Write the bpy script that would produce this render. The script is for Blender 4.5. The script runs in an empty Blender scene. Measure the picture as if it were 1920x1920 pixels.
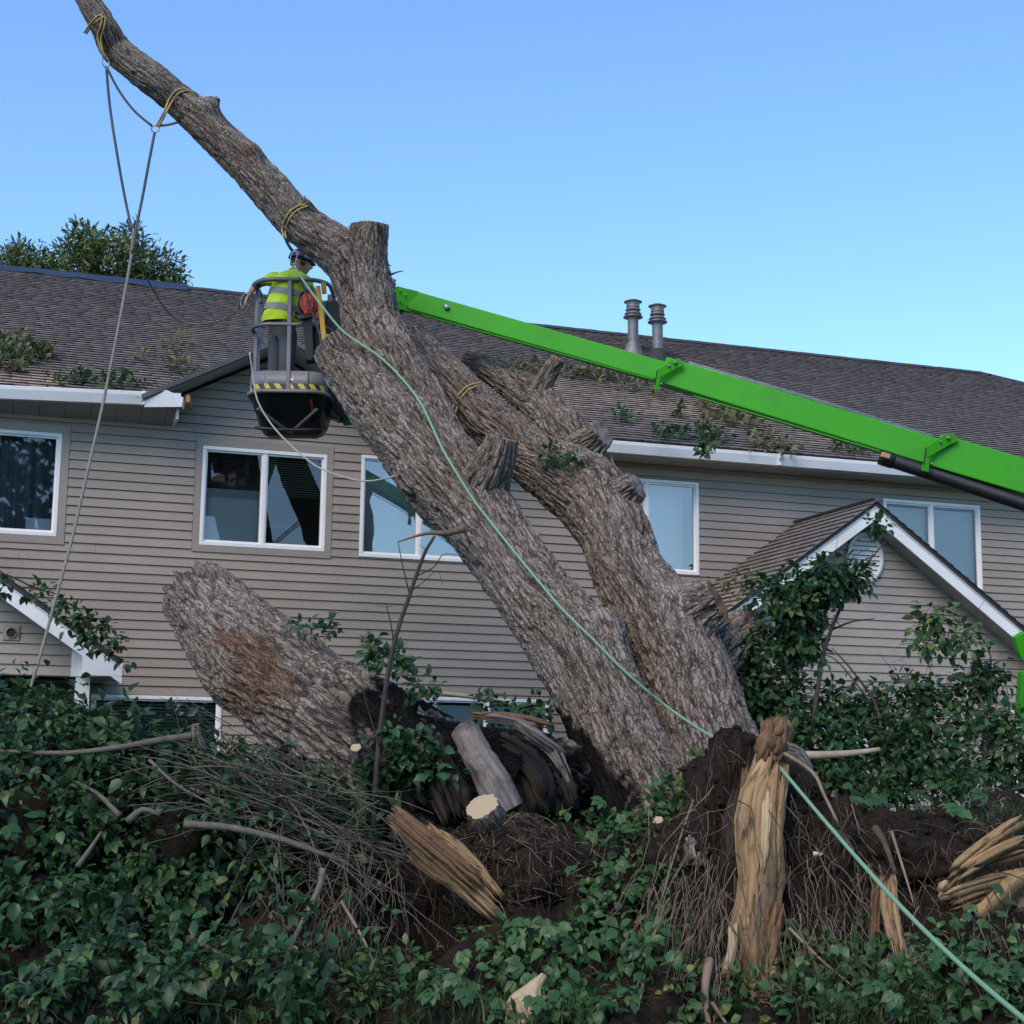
import bpy, bmesh, math, random
import numpy as np
from mathutils import Vector, Matrix

random.seed(11)
rng = np.random.default_rng(11)
S = bpy.context.scene
rad = math.radians

# ------------------------------------------------------------------ camera
FPX = 2900.0                      # focal length in pixels of the 1920 px photograph
PITCH, ROLL, YAW = rad(9.30), rad(0.67), rad(18.65)
CAM = np.array([0.0, 0.0, 1.6])
_f = np.array([0.0, math.cos(PITCH), math.sin(PITCH)])
_u = np.array([0.0, -math.sin(PITCH), math.cos(PITCH)])
_r = np.array([1.0, 0.0, 0.0])
CR = math.cos(ROLL) * _r + math.sin(ROLL) * _u
CU = -math.sin(ROLL) * _r + math.cos(ROLL) * _u
CF = _f
cam_data = bpy.data.cameras.new("camera")
cam_data.sensor_width = 36.0
cam_data.sensor_fit = 'HORIZONTAL'
cam_data.lens = 36.0 * FPX / 1920.0
cam_data.clip_start = 0.1
cam_data.clip_end = 2000.0
cam = bpy.data.objects.new("camera", cam_data)
S.collection.objects.link(cam)
m = Matrix.Identity(4)
for i in range(3):
    m[i][0] = CR[i]; m[i][1] = CU[i]; m[i][2] = -CF[i]; m[i][3] = CAM[i]
cam.matrix_world = m
S.camera = cam
S.render.resolution_x = S.render.resolution_y = 1024

# ------------------------------------------------------------------ light
SUN_EL, SUN_AZ = rad(42.0), rad(207.0)     # azimuth clockwise from +Y: behind the camera, a little to its left
world = bpy.data.worlds.new("World")
S.world = world
world.use_nodes = True
wn = world.node_tree
for n in list(wn.nodes):
    wn.nodes.remove(n)
w_out = wn.nodes.new('ShaderNodeOutputWorld')
w_bg = wn.nodes.new('ShaderNodeBackground')
w_sky = wn.nodes.new('ShaderNodeTexSky')
w_sky.sky_type = 'NISHITA'
w_sky.sun_disc = False
w_sky.sun_elevation = SUN_EL
w_sky.sun_rotation = SUN_AZ
w_sky.altitude = 200.0
w_sky.air_density = 1.0
w_sky.dust_density = 0.0
w_sky.ozone_density = 4.0
w_bg.inputs['Strength'].default_value = 0.14
w_tint = wn.nodes.new('ShaderNodeMix')            # evening white balance of the photograph, the same over the whole sky
w_tint.data_type = 'RGBA'; w_tint.blend_type = 'MULTIPLY'; w_tint.inputs[0].default_value = 1.0
w_tint.inputs[7].default_value = (0.78, 0.90, 1.0, 1.0)
wn.links.new(w_sky.outputs[0], w_tint.inputs[6])
wn.links.new(w_tint.outputs[2], w_bg.inputs['Color'])
wn.links.new(w_bg.outputs[0], w_out.inputs['Surface'])

sun_data = bpy.data.lights.new("sun", 'SUN')
sun_data.energy = 1.45
sun_data.angle = rad(36.0)
sun_data.color = (1.0, 0.80, 0.58)
sun = bpy.data.objects.new("sun", sun_data)
S.collection.objects.link(sun)
sd = Vector((math.sin(SUN_AZ) * math.cos(SUN_EL), math.cos(SUN_AZ) * math.cos(SUN_EL), math.sin(SUN_EL)))
sun.rotation_euler = sd.to_track_quat('Z', 'Y').to_euler()
sun.location = (0, -20, 30)

S.view_settings.view_transform = 'Standard'
S.view_settings.look = 'None'
S.view_settings.gamma = 1.0
S.view_settings.exposure = 1.05
S.view_settings.use_curve_mapping = False
S.render.engine = 'CYCLES'
S.cycles.max_bounces = 6
S.cycles.diffuse_bounces = 3
S.cycles.glossy_bounces = 3
S.cycles.transparent_max_bounces = 8
S.cycles.use_denoising = True

# ------------------------------------------------------------------ geometry helpers
def ray(px, py):
    return CF + (px - 960) / FPX * CR - (py - 960) / FPX * CU

def P(px, py, d):
    """Point of the place seen in direction (px, py) at d metres along the view axis."""
    return CAM + d * ray(px, py)

def V(a):
    return Vector((float(a[0]), float(a[1]), float(a[2])))

def topix(X):
    v = np.asarray(X) - CAM
    d = v @ CF
    return 960 + FPX * (v @ CR) / d, 960 - FPX * (v @ CU) / d, d

EU = np.array([math.cos(YAW), math.sin(YAW), 0.0])      # along the house wall, to the right
EI = np.array([-math.sin(YAW), math.cos(YAW), 0.0])     # into the house
HO = P(500, 1250, 19.3); HO[2] = 0.0                     # foot of the house wall

def W(px, py, off=0.0):
    """(along, height) on the plane `off` metres in front of the house wall."""
    D = ray(px, py)
    t = ((HO - off * EI - CAM) @ EI) / (D @ EI)
    X = CAM + t * D
    return float((X - HO) @ EU), float(X[2])

def H2W(u, y, z):
    return HO + u * EU + y * EI + np.array([0, 0, z])

COL = S.collection

def link(name, me, mat=None, parent=None, smooth=False):
    o = bpy.data.objects.new(name, me)
    COL.objects.link(o)
    if mat is not None:
        if isinstance(mat, (list, tuple)):
            for q in mat:
                me.materials.append(q)
        elif len(me.materials) == 0:
            me.materials.append(mat)
    if parent is not None:
        o.parent = parent
    if smooth and len(me.polygons):
        me.polygons.foreach_set('use_smooth', np.ones(len(me.polygons), bool))
    return o

def tag(o, label=None, cat=None, group=None, kind=None):
    if label: o['label'] = label
    if cat: o['category'] = cat
    if group: o['group'] = group
    if kind: o['kind'] = kind
    return o

def empty(name, loc=(0, 0, 0), rz=0.0, parent=None):
    o = bpy.data.objects.new(name, None)
    COL.objects.link(o)
    o.location = V(loc)
    o.rotation_euler = (0, 0, rz)
    o.empty_display_size = 0.2
    if parent is not None:
        o.parent = parent
    return o

def np_mesh(name, verts, quads=None, tris=None, attrs=None, smooth=True):
    me = bpy.data.meshes.new(name)
    verts = np.asarray(verts, np.float32).reshape(-1, 3)
    q = np.asarray(quads if quads is not None else np.zeros((0, 4)), np.int32).reshape(-1, 4)
    t = np.asarray(tris if tris is not None else np.zeros((0, 3)), np.int32).reshape(-1, 3)
    me.vertices.add(len(verts))
    me.vertices.foreach_set('co', verts.ravel())
    nl = q.size + t.size
    me.loops.add(nl)
    me.loops.foreach_set('vertex_index', np.concatenate([q.ravel(), t.ravel()]))
    me.polygons.add(len(q) + len(t))
    starts = np.concatenate([np.arange(len(q)) * 4, q.size + np.arange(len(t)) * 3]).astype(np.int32)
    me.polygons.foreach_set('loop_start', starts)
    if smooth:
        me.polygons.foreach_set('use_smooth', np.ones(len(q) + len(t), bool))
    if attrs:
        for k, v in attrs.items():
            v = np.asarray(v, np.float32)
            if v.ndim == 1:
                a = me.attributes.new(k, 'FLOAT', 'POINT'); a.data.foreach_set('value', v)
            else:
                a = me.attributes.new(k, 'FLOAT_VECTOR', 'POINT'); a.data.foreach_set('vector', v.ravel())
    me.update(calc_edges=True)
    me.validate()
    return me

class MB:
    """Collects boxes, prisms and tubes into one mesh."""
    def __init__(s):
        s.v = []; s.f = []
    def add(s, vs, fs):
        b = len(s.v)
        s.v += [tuple(map(float, p)) for p in vs]
        s.f += [tuple(i + b for i in f) for f in fs]
        return s
    def box(s, x0, x1, y0, y1, z0, z1):
        return s.add([(x0, y0, z0), (x1, y0, z0), (x1, y1, z0), (x0, y1, z0), (x0, y0, z1), (x1, y0, z1), (x1, y1, z1), (x0, y1, z1)],
                     [(0, 3, 2, 1), (4, 5, 6, 7), (0, 1, 5, 4), (1, 2, 6, 5), (2, 3, 7, 6), (3, 0, 4, 7)])
    def prism(s, poly, vec):
        """extrude the polygon (list of 3D points) along vec"""
        n = len(poly); vec = np.asarray(vec, float)
        a = [np.asarray(p, float) for p in poly]
        return s.add(a + [p + vec for p in a],
                     [tuple(range(n))[::-1], tuple(range(n, 2 * n))] + [(i, (i + 1) % n, n + (i + 1) % n, n + i) for i in range(n)])
    def bar(s, a, b, w, h=None, up=(0, 0, 1)):
        """rectangular bar from a to b"""
        h = h or w
        a = np.asarray(a, float); b = np.asarray(b, float)
        d = (b - a) / np.linalg.norm(b - a)
        x = np.cross(d, up); nx = np.linalg.norm(x)
        if nx < 1e-6: x = np.array([1.0, 0, 0]); nx = 1
        x = x / nx; y = np.cross(x, d)
        return s.prism([a + x * w / 2 * i + y * h / 2 * j for i, j in ((-1, -1), (1, -1), (1, 1), (-1, 1))], b - a)
    def tube(s, pts, r, n=8, cap=True):
        vs, qs = tube_np(np.asarray(pts, float), r, n)
        s.add(vs, [tuple(q) for q in qs])
        if cap:
            b = len(s.v) - len(vs)
            s.f.append(tuple(b + i for i in range(n))[::-1])
            s.f.append(tuple(len(s.v) - n + i for i in range(n)))
        return s
    def lathe(s, prof, org=(0, 0, 0), n=20):
        """prof: (radius, z)"""
        b = len(s.v)
        for r, z in prof:
            for i in range(n):
                a = 2 * math.pi * i / n
                s.v.append((org[0] + r * math.cos(a), org[1] + r * math.sin(a), org[2] + z))
        for j in range(len(prof) - 1):
            for i in range(n):
                k = (i + 1) % n
                s.f.append((b + j * n + i, b + j * n + k, b + (j + 1) * n + k, b + (j + 1) * n + i))
        return s
    def mesh(s, name):
        me = bpy.data.meshes.new(name)
        me.from_pydata(s.v, [], s.f)
        me.update()
        return me
    def build(s, name, mat, parent=None, smooth=False, bevel=0):
        o = link(name, s.mesh(name), mat, parent, smooth)
        if bevel:
            md = o.modifiers.new('bevel', 'BEVEL'); md.width = bevel; md.segments = 2; md.limit_method = 'ANGLE'
        return o

def spline(pts, step):
    """Catmull-Rom through rows of pts (any columns), resampled at about `step` of arc length over the first three."""
    p = np.asarray(pts, float)
    if len(p) == 2:
        n = max(2, int(np.linalg.norm(p[1, :3] - p[0, :3]) / step) + 1)
        t = np.linspace(0, 1, n)[:, None]
        return p[0] * (1 - t) + p[1] * t
    q = np.vstack([2 * p[0] - p[1], p, 2 * p[-1] - p[-2]])
    out = []
    for i in range(1, len(q) - 2):
        p0, p1, p2, p3 = q[i - 1], q[i], q[i + 1], q[i + 2]
        t = np.linspace(0, 1, 24, endpoint=False)[:, None]
        out.append(0.5 * ((2 * p1) + (-p0 + p2) * t + (2 * p0 - 5 * p1 + 4 * p2 - p3) * t ** 2 + (-p0 + 3 * p1 - 3 * p2 + p3) * t ** 3))
    out.append(p[-1:])
    o = np.vstack(out)
    s = np.concatenate([[0], np.cumsum(np.linalg.norm(np.diff(o[:, :3], axis=0), axis=1))])
    n = max(3, int(s[-1] / step) + 1)
    ss = np.linspace(0, s[-1], n)
    return np.stack([np.interp(ss, s, o[:, k]) for k in range(o.shape[1])], 1)

def frames(c):
    t = np.gradient(c, axis=0)
    t /= np.linalg.norm(t, axis=1)[:, None] + 1e-12
    a = np.array([0.0, 0, 1]) if abs(t[0, 2]) < 0.9 else np.array([0.0, 1, 0])
    n = np.cross(t[0], a); n /= np.linalg.norm(n)
    N = np.zeros_like(c)
    for i in range(len(c)):
        n = n - t[i] * (n @ t[i]); n /= np.linalg.norm(n) + 1e-12
        N[i] = n
    return t, N, np.cross(t, N)

def tube_np(c, r, n=8):
    c = np.asarray(c, float)
    r = np.broadcast_to(np.asarray(r, float), (len(c),))
    t, N, B = frames(c)
    a = np.linspace(0, 2 * np.pi, n, endpoint=False)
    vs = c[:, None, :] + r[:, None, None] * (np.cos(a)[None, :, None] * N[:, None, :] + np.sin(a)[None, :, None] * B[:, None, :])
    i = np.arange(len(c) - 1)[:, None]; j = np.arange(n)[None, :]
    k = (j + 1) % n
    q = np.stack([i * n + j, i * n + k, (i + 1) * n + k, (i + 1) * n + j], -1).reshape(-1, 4)
    return vs.reshape(-1, 3), q

def strand(name, pts, r, mat, parent=None, step=0.05, n=8, taper=None):
    """rope, twig or cable along a spline; pts in world space"""
    p = spline(np.asarray(pts, float), step)
    rr = r if taper is None else np.linspace(r, taper, len(p))
    if p.shape[1] > 3:
        rr = p[:, 3]
    vs, q = tube_np(p[:, :3], rr, n)
    nv = len(vs)
    vs = np.vstack([vs, p[0, :3], p[-1, :3]])
    j = np.arange(n); k = (j + 1) % n
    tr = np.vstack([np.stack([np.full(n, nv), k, j], 1), np.stack([np.full(n, nv + 1), nv - n + j, nv - n + k], 1)])
    return link(name, np_mesh(name, vs, q, tr), mat, parent)

# ------------------------------------------------------------------ noise
_perm = np.random.default_rng(5).permutation(256).astype(np.int32)
_perm = np.concatenate([_perm, _perm, _perm])
_g = np.array([(1, 1, 0), (-1, 1, 0), (1, -1, 0), (-1, -1, 0), (1, 0, 1), (-1, 0, 1), (1, 0, -1), (-1, 0, -1),
               (0, 1, 1), (0, -1, 1), (0, 1, -1), (0, -1, -1), (1, 1, 0), (-1, 1, 0), (0, -1, 1), (0, -1, -1)], np.float32)

def pnoise(p, seed=0):
    p = np.asarray(p, np.float32) + np.float32(seed * 17.31 + 100.0)
    i = np.floor(p).astype(np.int32)
    f = p - i
    i &= 255
    u = f * f * f * (f * (f * 6 - 15) + 10)
    res = np.zeros(len(p), np.float32)
    for dx in (0, 1):
        wx = u[:, 0] if dx else 1 - u[:, 0]
        a = _perm[i[:, 0] + dx]
        for dy in (0, 1):
            wy = u[:, 1] if dy else 1 - u[:, 1]
            b = _perm[a + i[:, 1] + dy]
            for dz in (0, 1):
                wz = u[:, 2] if dz else 1 - u[:, 2]
                g = _g[_perm[b + i[:, 2] + dz] & 15]
                res += wx * wy * wz * (g[:, 0] * (f[:, 0] - dx) + g[:, 1] * (f[:, 1] - dy) + g[:, 2] * (f[:, 2] - dz))
    return res

def fbm(p, oct=4, seed=0):
    r = 0; a = 1.0; p = np.asarray(p, np.float32)
    for o in range(oct):
        r = r + a * pnoise(p * (2 ** o), seed + o); a *= 0.5
    return r

# ------------------------------------------------------------------ materials
class NT:
    def __init__(s, name):
        s.m = bpy.data.materials.new(name); s.m.use_nodes = True
        s.t = s.m.node_tree; s.n = s.t.nodes
        s.b = s.n['Principled BSDF']; s.out = s.n['Material Output']
    def node(s, t, **kw):
        n = s.n.new(t)
        for k, v in kw.items(): setattr(n, k, v)
        return n
    def L(s, a, b): s.t.links.new(a, b)
    def coord(s, kind='Object', scale=(1, 1, 1), attr=None):
        if attr:
            c = s.node('ShaderNodeAttribute', attribute_name=attr); o = c.outputs['Vector']
        else:
            c = s.node('ShaderNodeTexCoord'); o = c.outputs[kind]
        mp = s.node('ShaderNodeMapping'); mp.inputs['Scale'].default_value = scale
        s.L(o, mp.inputs['Vector'])
        return mp.outputs[0]
    def noise(s, vec, scale, detail=4, rough=.55, dist=0):
        n = s.node('ShaderNodeTexNoise')
        n.inputs['Scale'].default_value = scale; n.inputs['Detail'].default_value = detail
        n.inputs['Roughness'].default_value = rough; n.inputs['Distortion'].default_value = dist
        if vec is not None: s.L(vec, n.inputs['Vector'])
        return n.outputs['Fac']
    def ramp(s, fac, stops):
        r = s.node('ShaderNodeValToRGB'); e = r.color_ramp.elements
        while len(e) < len(stops): e.new(0.5)
        for k, (p, c) in enumerate(stops):
            e[k].position = p; e[k].color = (*c, 1) if len(c) == 3 else c
        s.L(fac, r.inputs[0])
        return r.outputs[0]
    def mix(s, fac, a, b, mode='MIX'):
        n = s.node('ShaderNodeMix', data_type='RGBA', blend_type=mode)
        for sock, v in ((n.inputs[0], fac), (n.inputs[6], a), (n.inputs[7], b)):
            if hasattr(v, 'links'): s.L(v, sock)
            elif isinstance(v, (int, float)): sock.default_value = v
            else: sock.default_value = (*v, 1)
        return n.outputs[2]
    def math(s, op, a, b=None, clamp=False):
        n = s.node('ShaderNodeMath', operation=op); n.use_clamp = clamp
        for sock, v in ((n.inputs[0], a), (n.inputs[1], b)):
            if v is None: continue
            if hasattr(v, 'links'): s.L(v, sock)
            else: sock.default_value = v
        return n.outputs[0]
    def attr(s, name, out='Fac'):
        return s.node('ShaderNodeAttribute', attribute_name=name).outputs[out]
    def bump(s, h, strength=.5, dist=.01):
        n = s.node('ShaderNodeBump'); n.inputs['Strength'].default_value = strength; n.inputs['Distance'].default_value = dist
        s.L(h, n.inputs['Height']); s.L(n.outputs[0], s.b.inputs['Normal'])
    def set(s, col=None, rough=None, metal=None, spec=None):
        if col is not None:
            if hasattr(col, 'links'): s.L(col, s.b.inputs['Base Color'])
            else: s.b.inputs['Base Color'].default_value = (*col, 1)
        if rough is not None:
            if hasattr(rough, 'links'): s.L(rough, s.b.inputs['Roughness'])
            else: s.b.inputs['Roughness'].default_value = rough
        if metal is not None: s.b.inputs['Metallic'].default_value = metal
        if spec is not None: s.b.inputs['Specular IOR Level'].default_value = spec
        return s

def simple(name, c1, c2=None, scale=8, rough=.6, metal=0, bump=0, bscale=None, stretch=(1, 1, 1), spec=None, detail=4, bdist=.004, rvar=0):
    t = NT(name); v = t.coord('Object', stretch)
    if c2 is None: c2 = tuple(x * .82 for x in c1)
    n = t.noise(v, scale, detail)
    t.set(t.ramp(n, [(.3, c1), (.7, c2)]), rough, metal, spec)
    if rvar:
        t.set(rough=t.math('ADD', t.math('MULTIPLY', t.noise(v, scale * 1.7), rvar), rough - rvar / 2))
    if bump:
        t.bump(t.noise(v, bscale or scale * 4, 5), bump, bdist)
    return t.m
# ------------------------------------------------------------------ materials of the house
def siding_mat(name, c):
    t = NT(name); v = t.coord('Object')
    info = t.node('ShaderNodeObjectInfo')
    n = t.noise(v, 1.3, 3)
    grain = t.noise(t.coord('Object', (1.5, 40, 40)), 6, 4)
    streak = t.noise(t.coord('Object', (9, 1, .35)), 1.6, 4)
    col = t.ramp(n, [(.3, tuple(x * .93 for x in c)), (.7, tuple(x * 1.06 for x in c))])
    col = t.mix(t.math('MULTIPLY', t.math('SUBTRACT', streak, .5, True), .8, True), col, tuple(x * .62 for x in c))
    rnd = t.math('ADD', t.math('MULTIPLY', info.outputs['Random'], .10), .95)
    hs = t.node('ShaderNodeHueSaturation'); t.L(col, hs.inputs['Color']); t.L(rnd, hs.inputs['Value'])
    t.set(hs.outputs[0], .55, spec=.35)
    t.bump(grain, .25, .002)
    return t.m

def shingle_mat():
    t = NT('asphalt shingle')
    v = t.coord('Object')
    tone = t.attr('tone')
    g = t.noise(v, 140, 2)
    big = t.noise(v, .55, 4)
    c = t.ramp(tone, [(0, (.105, .096, .094)), (.5, (.155, .140, .135)), (1, (.215, .195, .185))])
    c = t.mix(t.math('MULTIPLY', g, .5), c, (.16, .14, .13))
    c = t.mix(t.math('MULTIPLY', t.math('SUBTRACT', big, .5, True), 1.2, True), c, (.17, .142, .12))
    # wood dust and scuffed granules where the tree came down
    d = t.attr('dust')
    dn = t.noise(t.coord('Object', (.6, 1, 1)), 5, 5, .7)
    dm = t.math('MULTIPLY', d, t.ramp(dn, [(.36, (0, 0, 0)), (.55, (1, 1, 1))]))
    c = t.mix(t.math('MULTIPLY', dm, .85), c, (.44, .33, .235))
    t.set(c, .9, spec=.2)
    t.bump(g, .5, .003)
    return t.m

MS = dict(
    siding=siding_mat('taupe vinyl siding', (.305, .252, .202)),
    siding_porch=siding_mat('porch vinyl siding', (.36, .305, .255)),
    trim=simple('taupe trim', (.315, .262, .212), (.285, .235, .19), 3, .5),
    white=simple('white aluminium', (.86, .85, .83), (.76, .75, .73), 1.4, .42, bump=.05, bscale=3, bdist=.01),
    vinyl=simple('white vinyl', (.84, .82, .79), (.78, .76, .73), 3, .4),
    soffit=simple('grey soffit', (.34, .325, .31), (.28, .27, .26), 3, .6),
    room=simple('dim room', (.10, .10, .11), (.07, .07, .08), 1, .9),
    blind=simple('ivory blind', (.80, .78, .74), (.74, .72, .68), 2, .6),
    blind_dark=simple('olive blind', (.40, .39, .27), (.32, .31, .21), 2, .6),
    curtain=simple('grey curtain', (.13, .15, .17), (.07, .08, .095), 1.5, .9, stretch=(6, 1, .5)),
    panel=simple('pale shade', (.70, .72, .70), (.62, .64, .63), 1, .7),
    shingle=shingle_mat(),
    shingle_edge=simple('asphalt butt edge', (.022, .020, .020), (.014, .013, .013), 30, .9),
    ridge=simple('ridge cap', (.045, .043, .045), (.03, .03, .032), 20, .85),
    galv=simple('galvanised pipe', (.22, .215, .21), (.13, .127, .124), 9, .55, metal=.45, rvar=.25),
    tarp=simple('blue tarp', (.020, .036, .070), (.014, .025, .05), 3, .6, bump=.4, bscale=9, bdist=.02),
    drip=simple('grey drip edge', (.10, .097, .095), (.065, .062, .06), 4, .5),
    wood=simple('bare lumber', (.50, .26, .10), (.40, .20, .08), 12, .7),
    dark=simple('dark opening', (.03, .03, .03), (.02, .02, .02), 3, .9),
    red=simple('red plastic', (.25, .02, .02), (.18, .015, .015), 4, .4),
)
def glass_mat(name, tint, k, base):
    t = NT(name)
    t.n.remove(t.b)
    g = t.node('ShaderNodeBsdfGlossy'); g.inputs['Roughness'].default_value = .015
    g.inputs['Color'].default_value = (*tint, 1)
    tr = t.node('ShaderNodeBsdfTransparent'); tr.inputs['Color'].default_value = (.93, .965, .96, 1)
    mx = t.node('ShaderNodeMixShader')
    fr = t.node('ShaderNodeFresnel'); fr.inputs['IOR'].default_value = 1.7
    f = t.math('ADD', t.math('MULTIPLY', fr.outputs[0], k), base, True)
    t.L(f, mx.inputs[0]); t.L(tr.outputs[0], mx.inputs[1]); t.L(g.outputs[0], mx.inputs[2])
    n = t.noise(t.coord('Object'), 1.3, 1)
    bp = t.node('ShaderNodeBump'); bp.inputs['Strength'].default_value = .03; bp.inputs['Distance'].default_value = .05
    t.L(n, bp.inputs['Height']); t.L(bp.outputs[0], g.inputs['Normal'])
    t.L(mx.outputs[0], t.out.inputs['Surface'])
    return t.m
MS['glass'] = glass_mat('clear window glass', (1.0, .93, .87), 1.0, .03)
MS['glass_coated'] = glass_mat('coated window glass', (1.0, .90, .80), 1.6, .18)

# ------------------------------------------------------------------ house
house = empty('house', HO, YAW)
tag(house, 'long two storey house with taupe siding and dark shingle roof behind the fallen tree', 'house')
U0, U1 = -7.0, 21.0
PITCH_R = 0.5
EAVE_Y, EAVE_Z = -0.5, 5.93
RIDGE_Y = 7.0
RIDGE_Z = EAVE_Z + PITCH_R * (RIDGE_Y - EAVE_Y)
EXPO = 0.1136
Z_LINE = 4.312
GP_U, GP_Z, GP_S = 0.0, 6.88, 0.53         # the small cross gable over the bucket
SOFF_Z = 5.735

# windows: (u0,u1,z0,z1, trim, mullions, inside)
wins = [
    dict(u=(-4.35, -2.61), z=(4.265, 5.535), trim=.095, mull=[-3.48], inside='curtain'),
    dict(u=(-.905, .680), z=(4.262, 5.522), trim=.085, mull=[-.118], inside='split'),
    dict(u=(1.130, 2.70), z=(4.225, 5.560), trim=0, mull=[1.93], inside='dark', glass='glass_coated'),
    dict(u=(4.37, 5.945), z=(4.222, 5.525), trim=0, mull=[5.16], inside='dark', glass='glass_coated'),
    dict(u=(8.905, 10.555), z=(4.20, 5.500), trim=0, mull=[9.72], inside='blind'),
    dict(u=(-2.10, -.540), z=(1.10, 2.385), trim=0, mull=[], inside='closed'),
    dict(u=(2.05, 3.75), z=(1.10, 2.46), trim=0, mull=[2.9], inside='blind'),
]
def wall_top(u):
    return max(SOFF_Z, GP_Z - .10 - GP_S * abs(u - GP_U)) if abs(u) < 1.72 else SOFF_Z

# wall backing (with openings) built as strips
def solid_spans(z0, z1, lo, hi, holes):
    spans = [(lo, hi)]
    for a, b, c, d in holes:
        if z1 > c + 1e-4 and z0 < d - 1e-4:
            ns = []
            for s0, s1 in spans:
                if b <= s0 or a >= s1: ns.append((s0, s1))
                else:
                    if a > s0: ns.append((s0, a))
                    if b < s1: ns.append((b, s1))
            spans = ns
    return [s for s in spans if s[1] - s[0] > .02]

holes = [(w['u'][0], w['u'][1], w['z'][0], w['z'][1]) for w in wins]
mb = MB()
zs = sorted({0.0, SOFF_Z + .02} | {h[2] for h in holes} | {h[3] for h in holes})
for a, b in zip(zs[:-1], zs[1:]):
    for s0, s1 in solid_spans(a, b, U0, U1, holes):
        mb.box(s0, s1, .0, .12, a, b)
mb.prism([(-1.75, 0, SOFF_Z + .02), (1.75, 0, SOFF_Z + .02), (0, 0, GP_Z - .12)], (0, .12, 0))
wall = mb.build('wall', simple('lap shade backing', (.07, .055, .045), (.05, .04, .032), 3, .9), house)  # backing coloured dark so the gaps stand in for shade under each lap
wall['label'] = 'taupe horizontally sided house wall'

def board_mesh(L, h=EXPO, ends=None):
    """lapped vinyl board, length L along x, bottom edge proud; ends = extra run of the top edge at each end (for gables)"""
    e0, e1 = ends or (0, 0)
    g = .010
    y0, y1 = -.024, -.005
    b = MB()
    b.add([(0, y0, g), (L, y0, g), (L - e1, y1, h + .004), (e0, y1, h + .004), (0, -.0005, g), (L, -.0005, g), (L - e1, -.0005, h + .004), (e0, -.0005, h + .004)],
          [(0, 1, 2, 3), (4, 7, 6, 5), (0, 4, 5, 1), (3, 2, 6, 7), (0, 3, 7, 4), (1, 5, 6, 2)])
    return b.mesh('siding_board')
_bm = {}
def board(u0, u1, z, y=0, mat=None, parent=None, ends=None, h=EXPO):
    key = (round(u1 - u0, 3), ends, mat.name, round(h, 4))
    if key not in _bm:
        _bm[key] = board_mesh(u1 - u0, h, ends); _bm[key].materials.append(mat)
    o = bpy.data.objects.new('siding_board', _bm[key])
    COL.objects.link(o); o.parent = parent; o.location = (u0, y, z)
    return o
bholes = [(w['u'][0] - w['trim'] - .004, w['u'][1] + w['trim'] + .004, w['z'][0] - w['trim'] - .004, w['z'][1] + w['trim'] + .004) for w in wins]
k0 = int((Z_LINE - .85) / EXPO)
z = Z_LINE - k0 * EXPO
while z < GP_Z - .2:
    z1 = min(z + EXPO, SOFF_Z)
    if z < SOFF_Z - .02:
        # split a board where a window edge cuts it, so that nothing crosses the opening
        hs = []
        for a, b, c, d in bholes:
            if z + EXPO * .35 < d and z + EXPO * .65 > c: hs.append((a, b, z - 1, z + 1))
        for s0, s1 in solid_spans(z, z + EXPO, -5.2, 13.2, hs):
            cut = s0 + random.uniform(1.2, 3.4) if s1 - s0 > 4.2 else None
            if cut:
                board(s0, cut, z, 0, MS['siding'], wall); board(cut + .003, s1, z, .001, MS['siding'], wall)
            else:
                board(s0, s1, z, 0, MS['siding'], wall)
        for a, b, c, d in bholes:              # ripped boards above and below the windows
            if z + EXPO * .35 < d and z + EXPO * .65 > c:
                if z + .012 < c: board(a, b, z, 0, MS['siding'], wall, h=c - z - .003)
                if d < z + EXPO - .012: board(a, b, d - .008, 0, MS['siding'], wall, h=z + EXPO - d + .008)
    else:
        hw = (GP_Z - .12 - z) / GP_S
        if hw > .25:
            board(GP_U - hw, GP_U + hw, z, 0, MS['siding'], wall, ends=(round(EXPO / GP_S, 3),) * 2)
    z += EXPO

# windows
def blind_slats(parent, u0, u1, z0, z1, y, mat, pitch=.026, tilt=.5):
    n = int((z1 - z0) / pitch)
    mb = MB()
    for i in range(n):
        zz = z0 + (i + .5) * pitch
        c, s = math.cos(tilt) * .0125, math.sin(tilt) * .0125
        mb.add([(u0, y - c, zz - s), (u1, y - c, zz - s), (u1, y + c, zz + s), (u0, y + c, zz + s)], [(0, 1, 2, 3)])
    return mb.build('blind', mat, parent)

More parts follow.
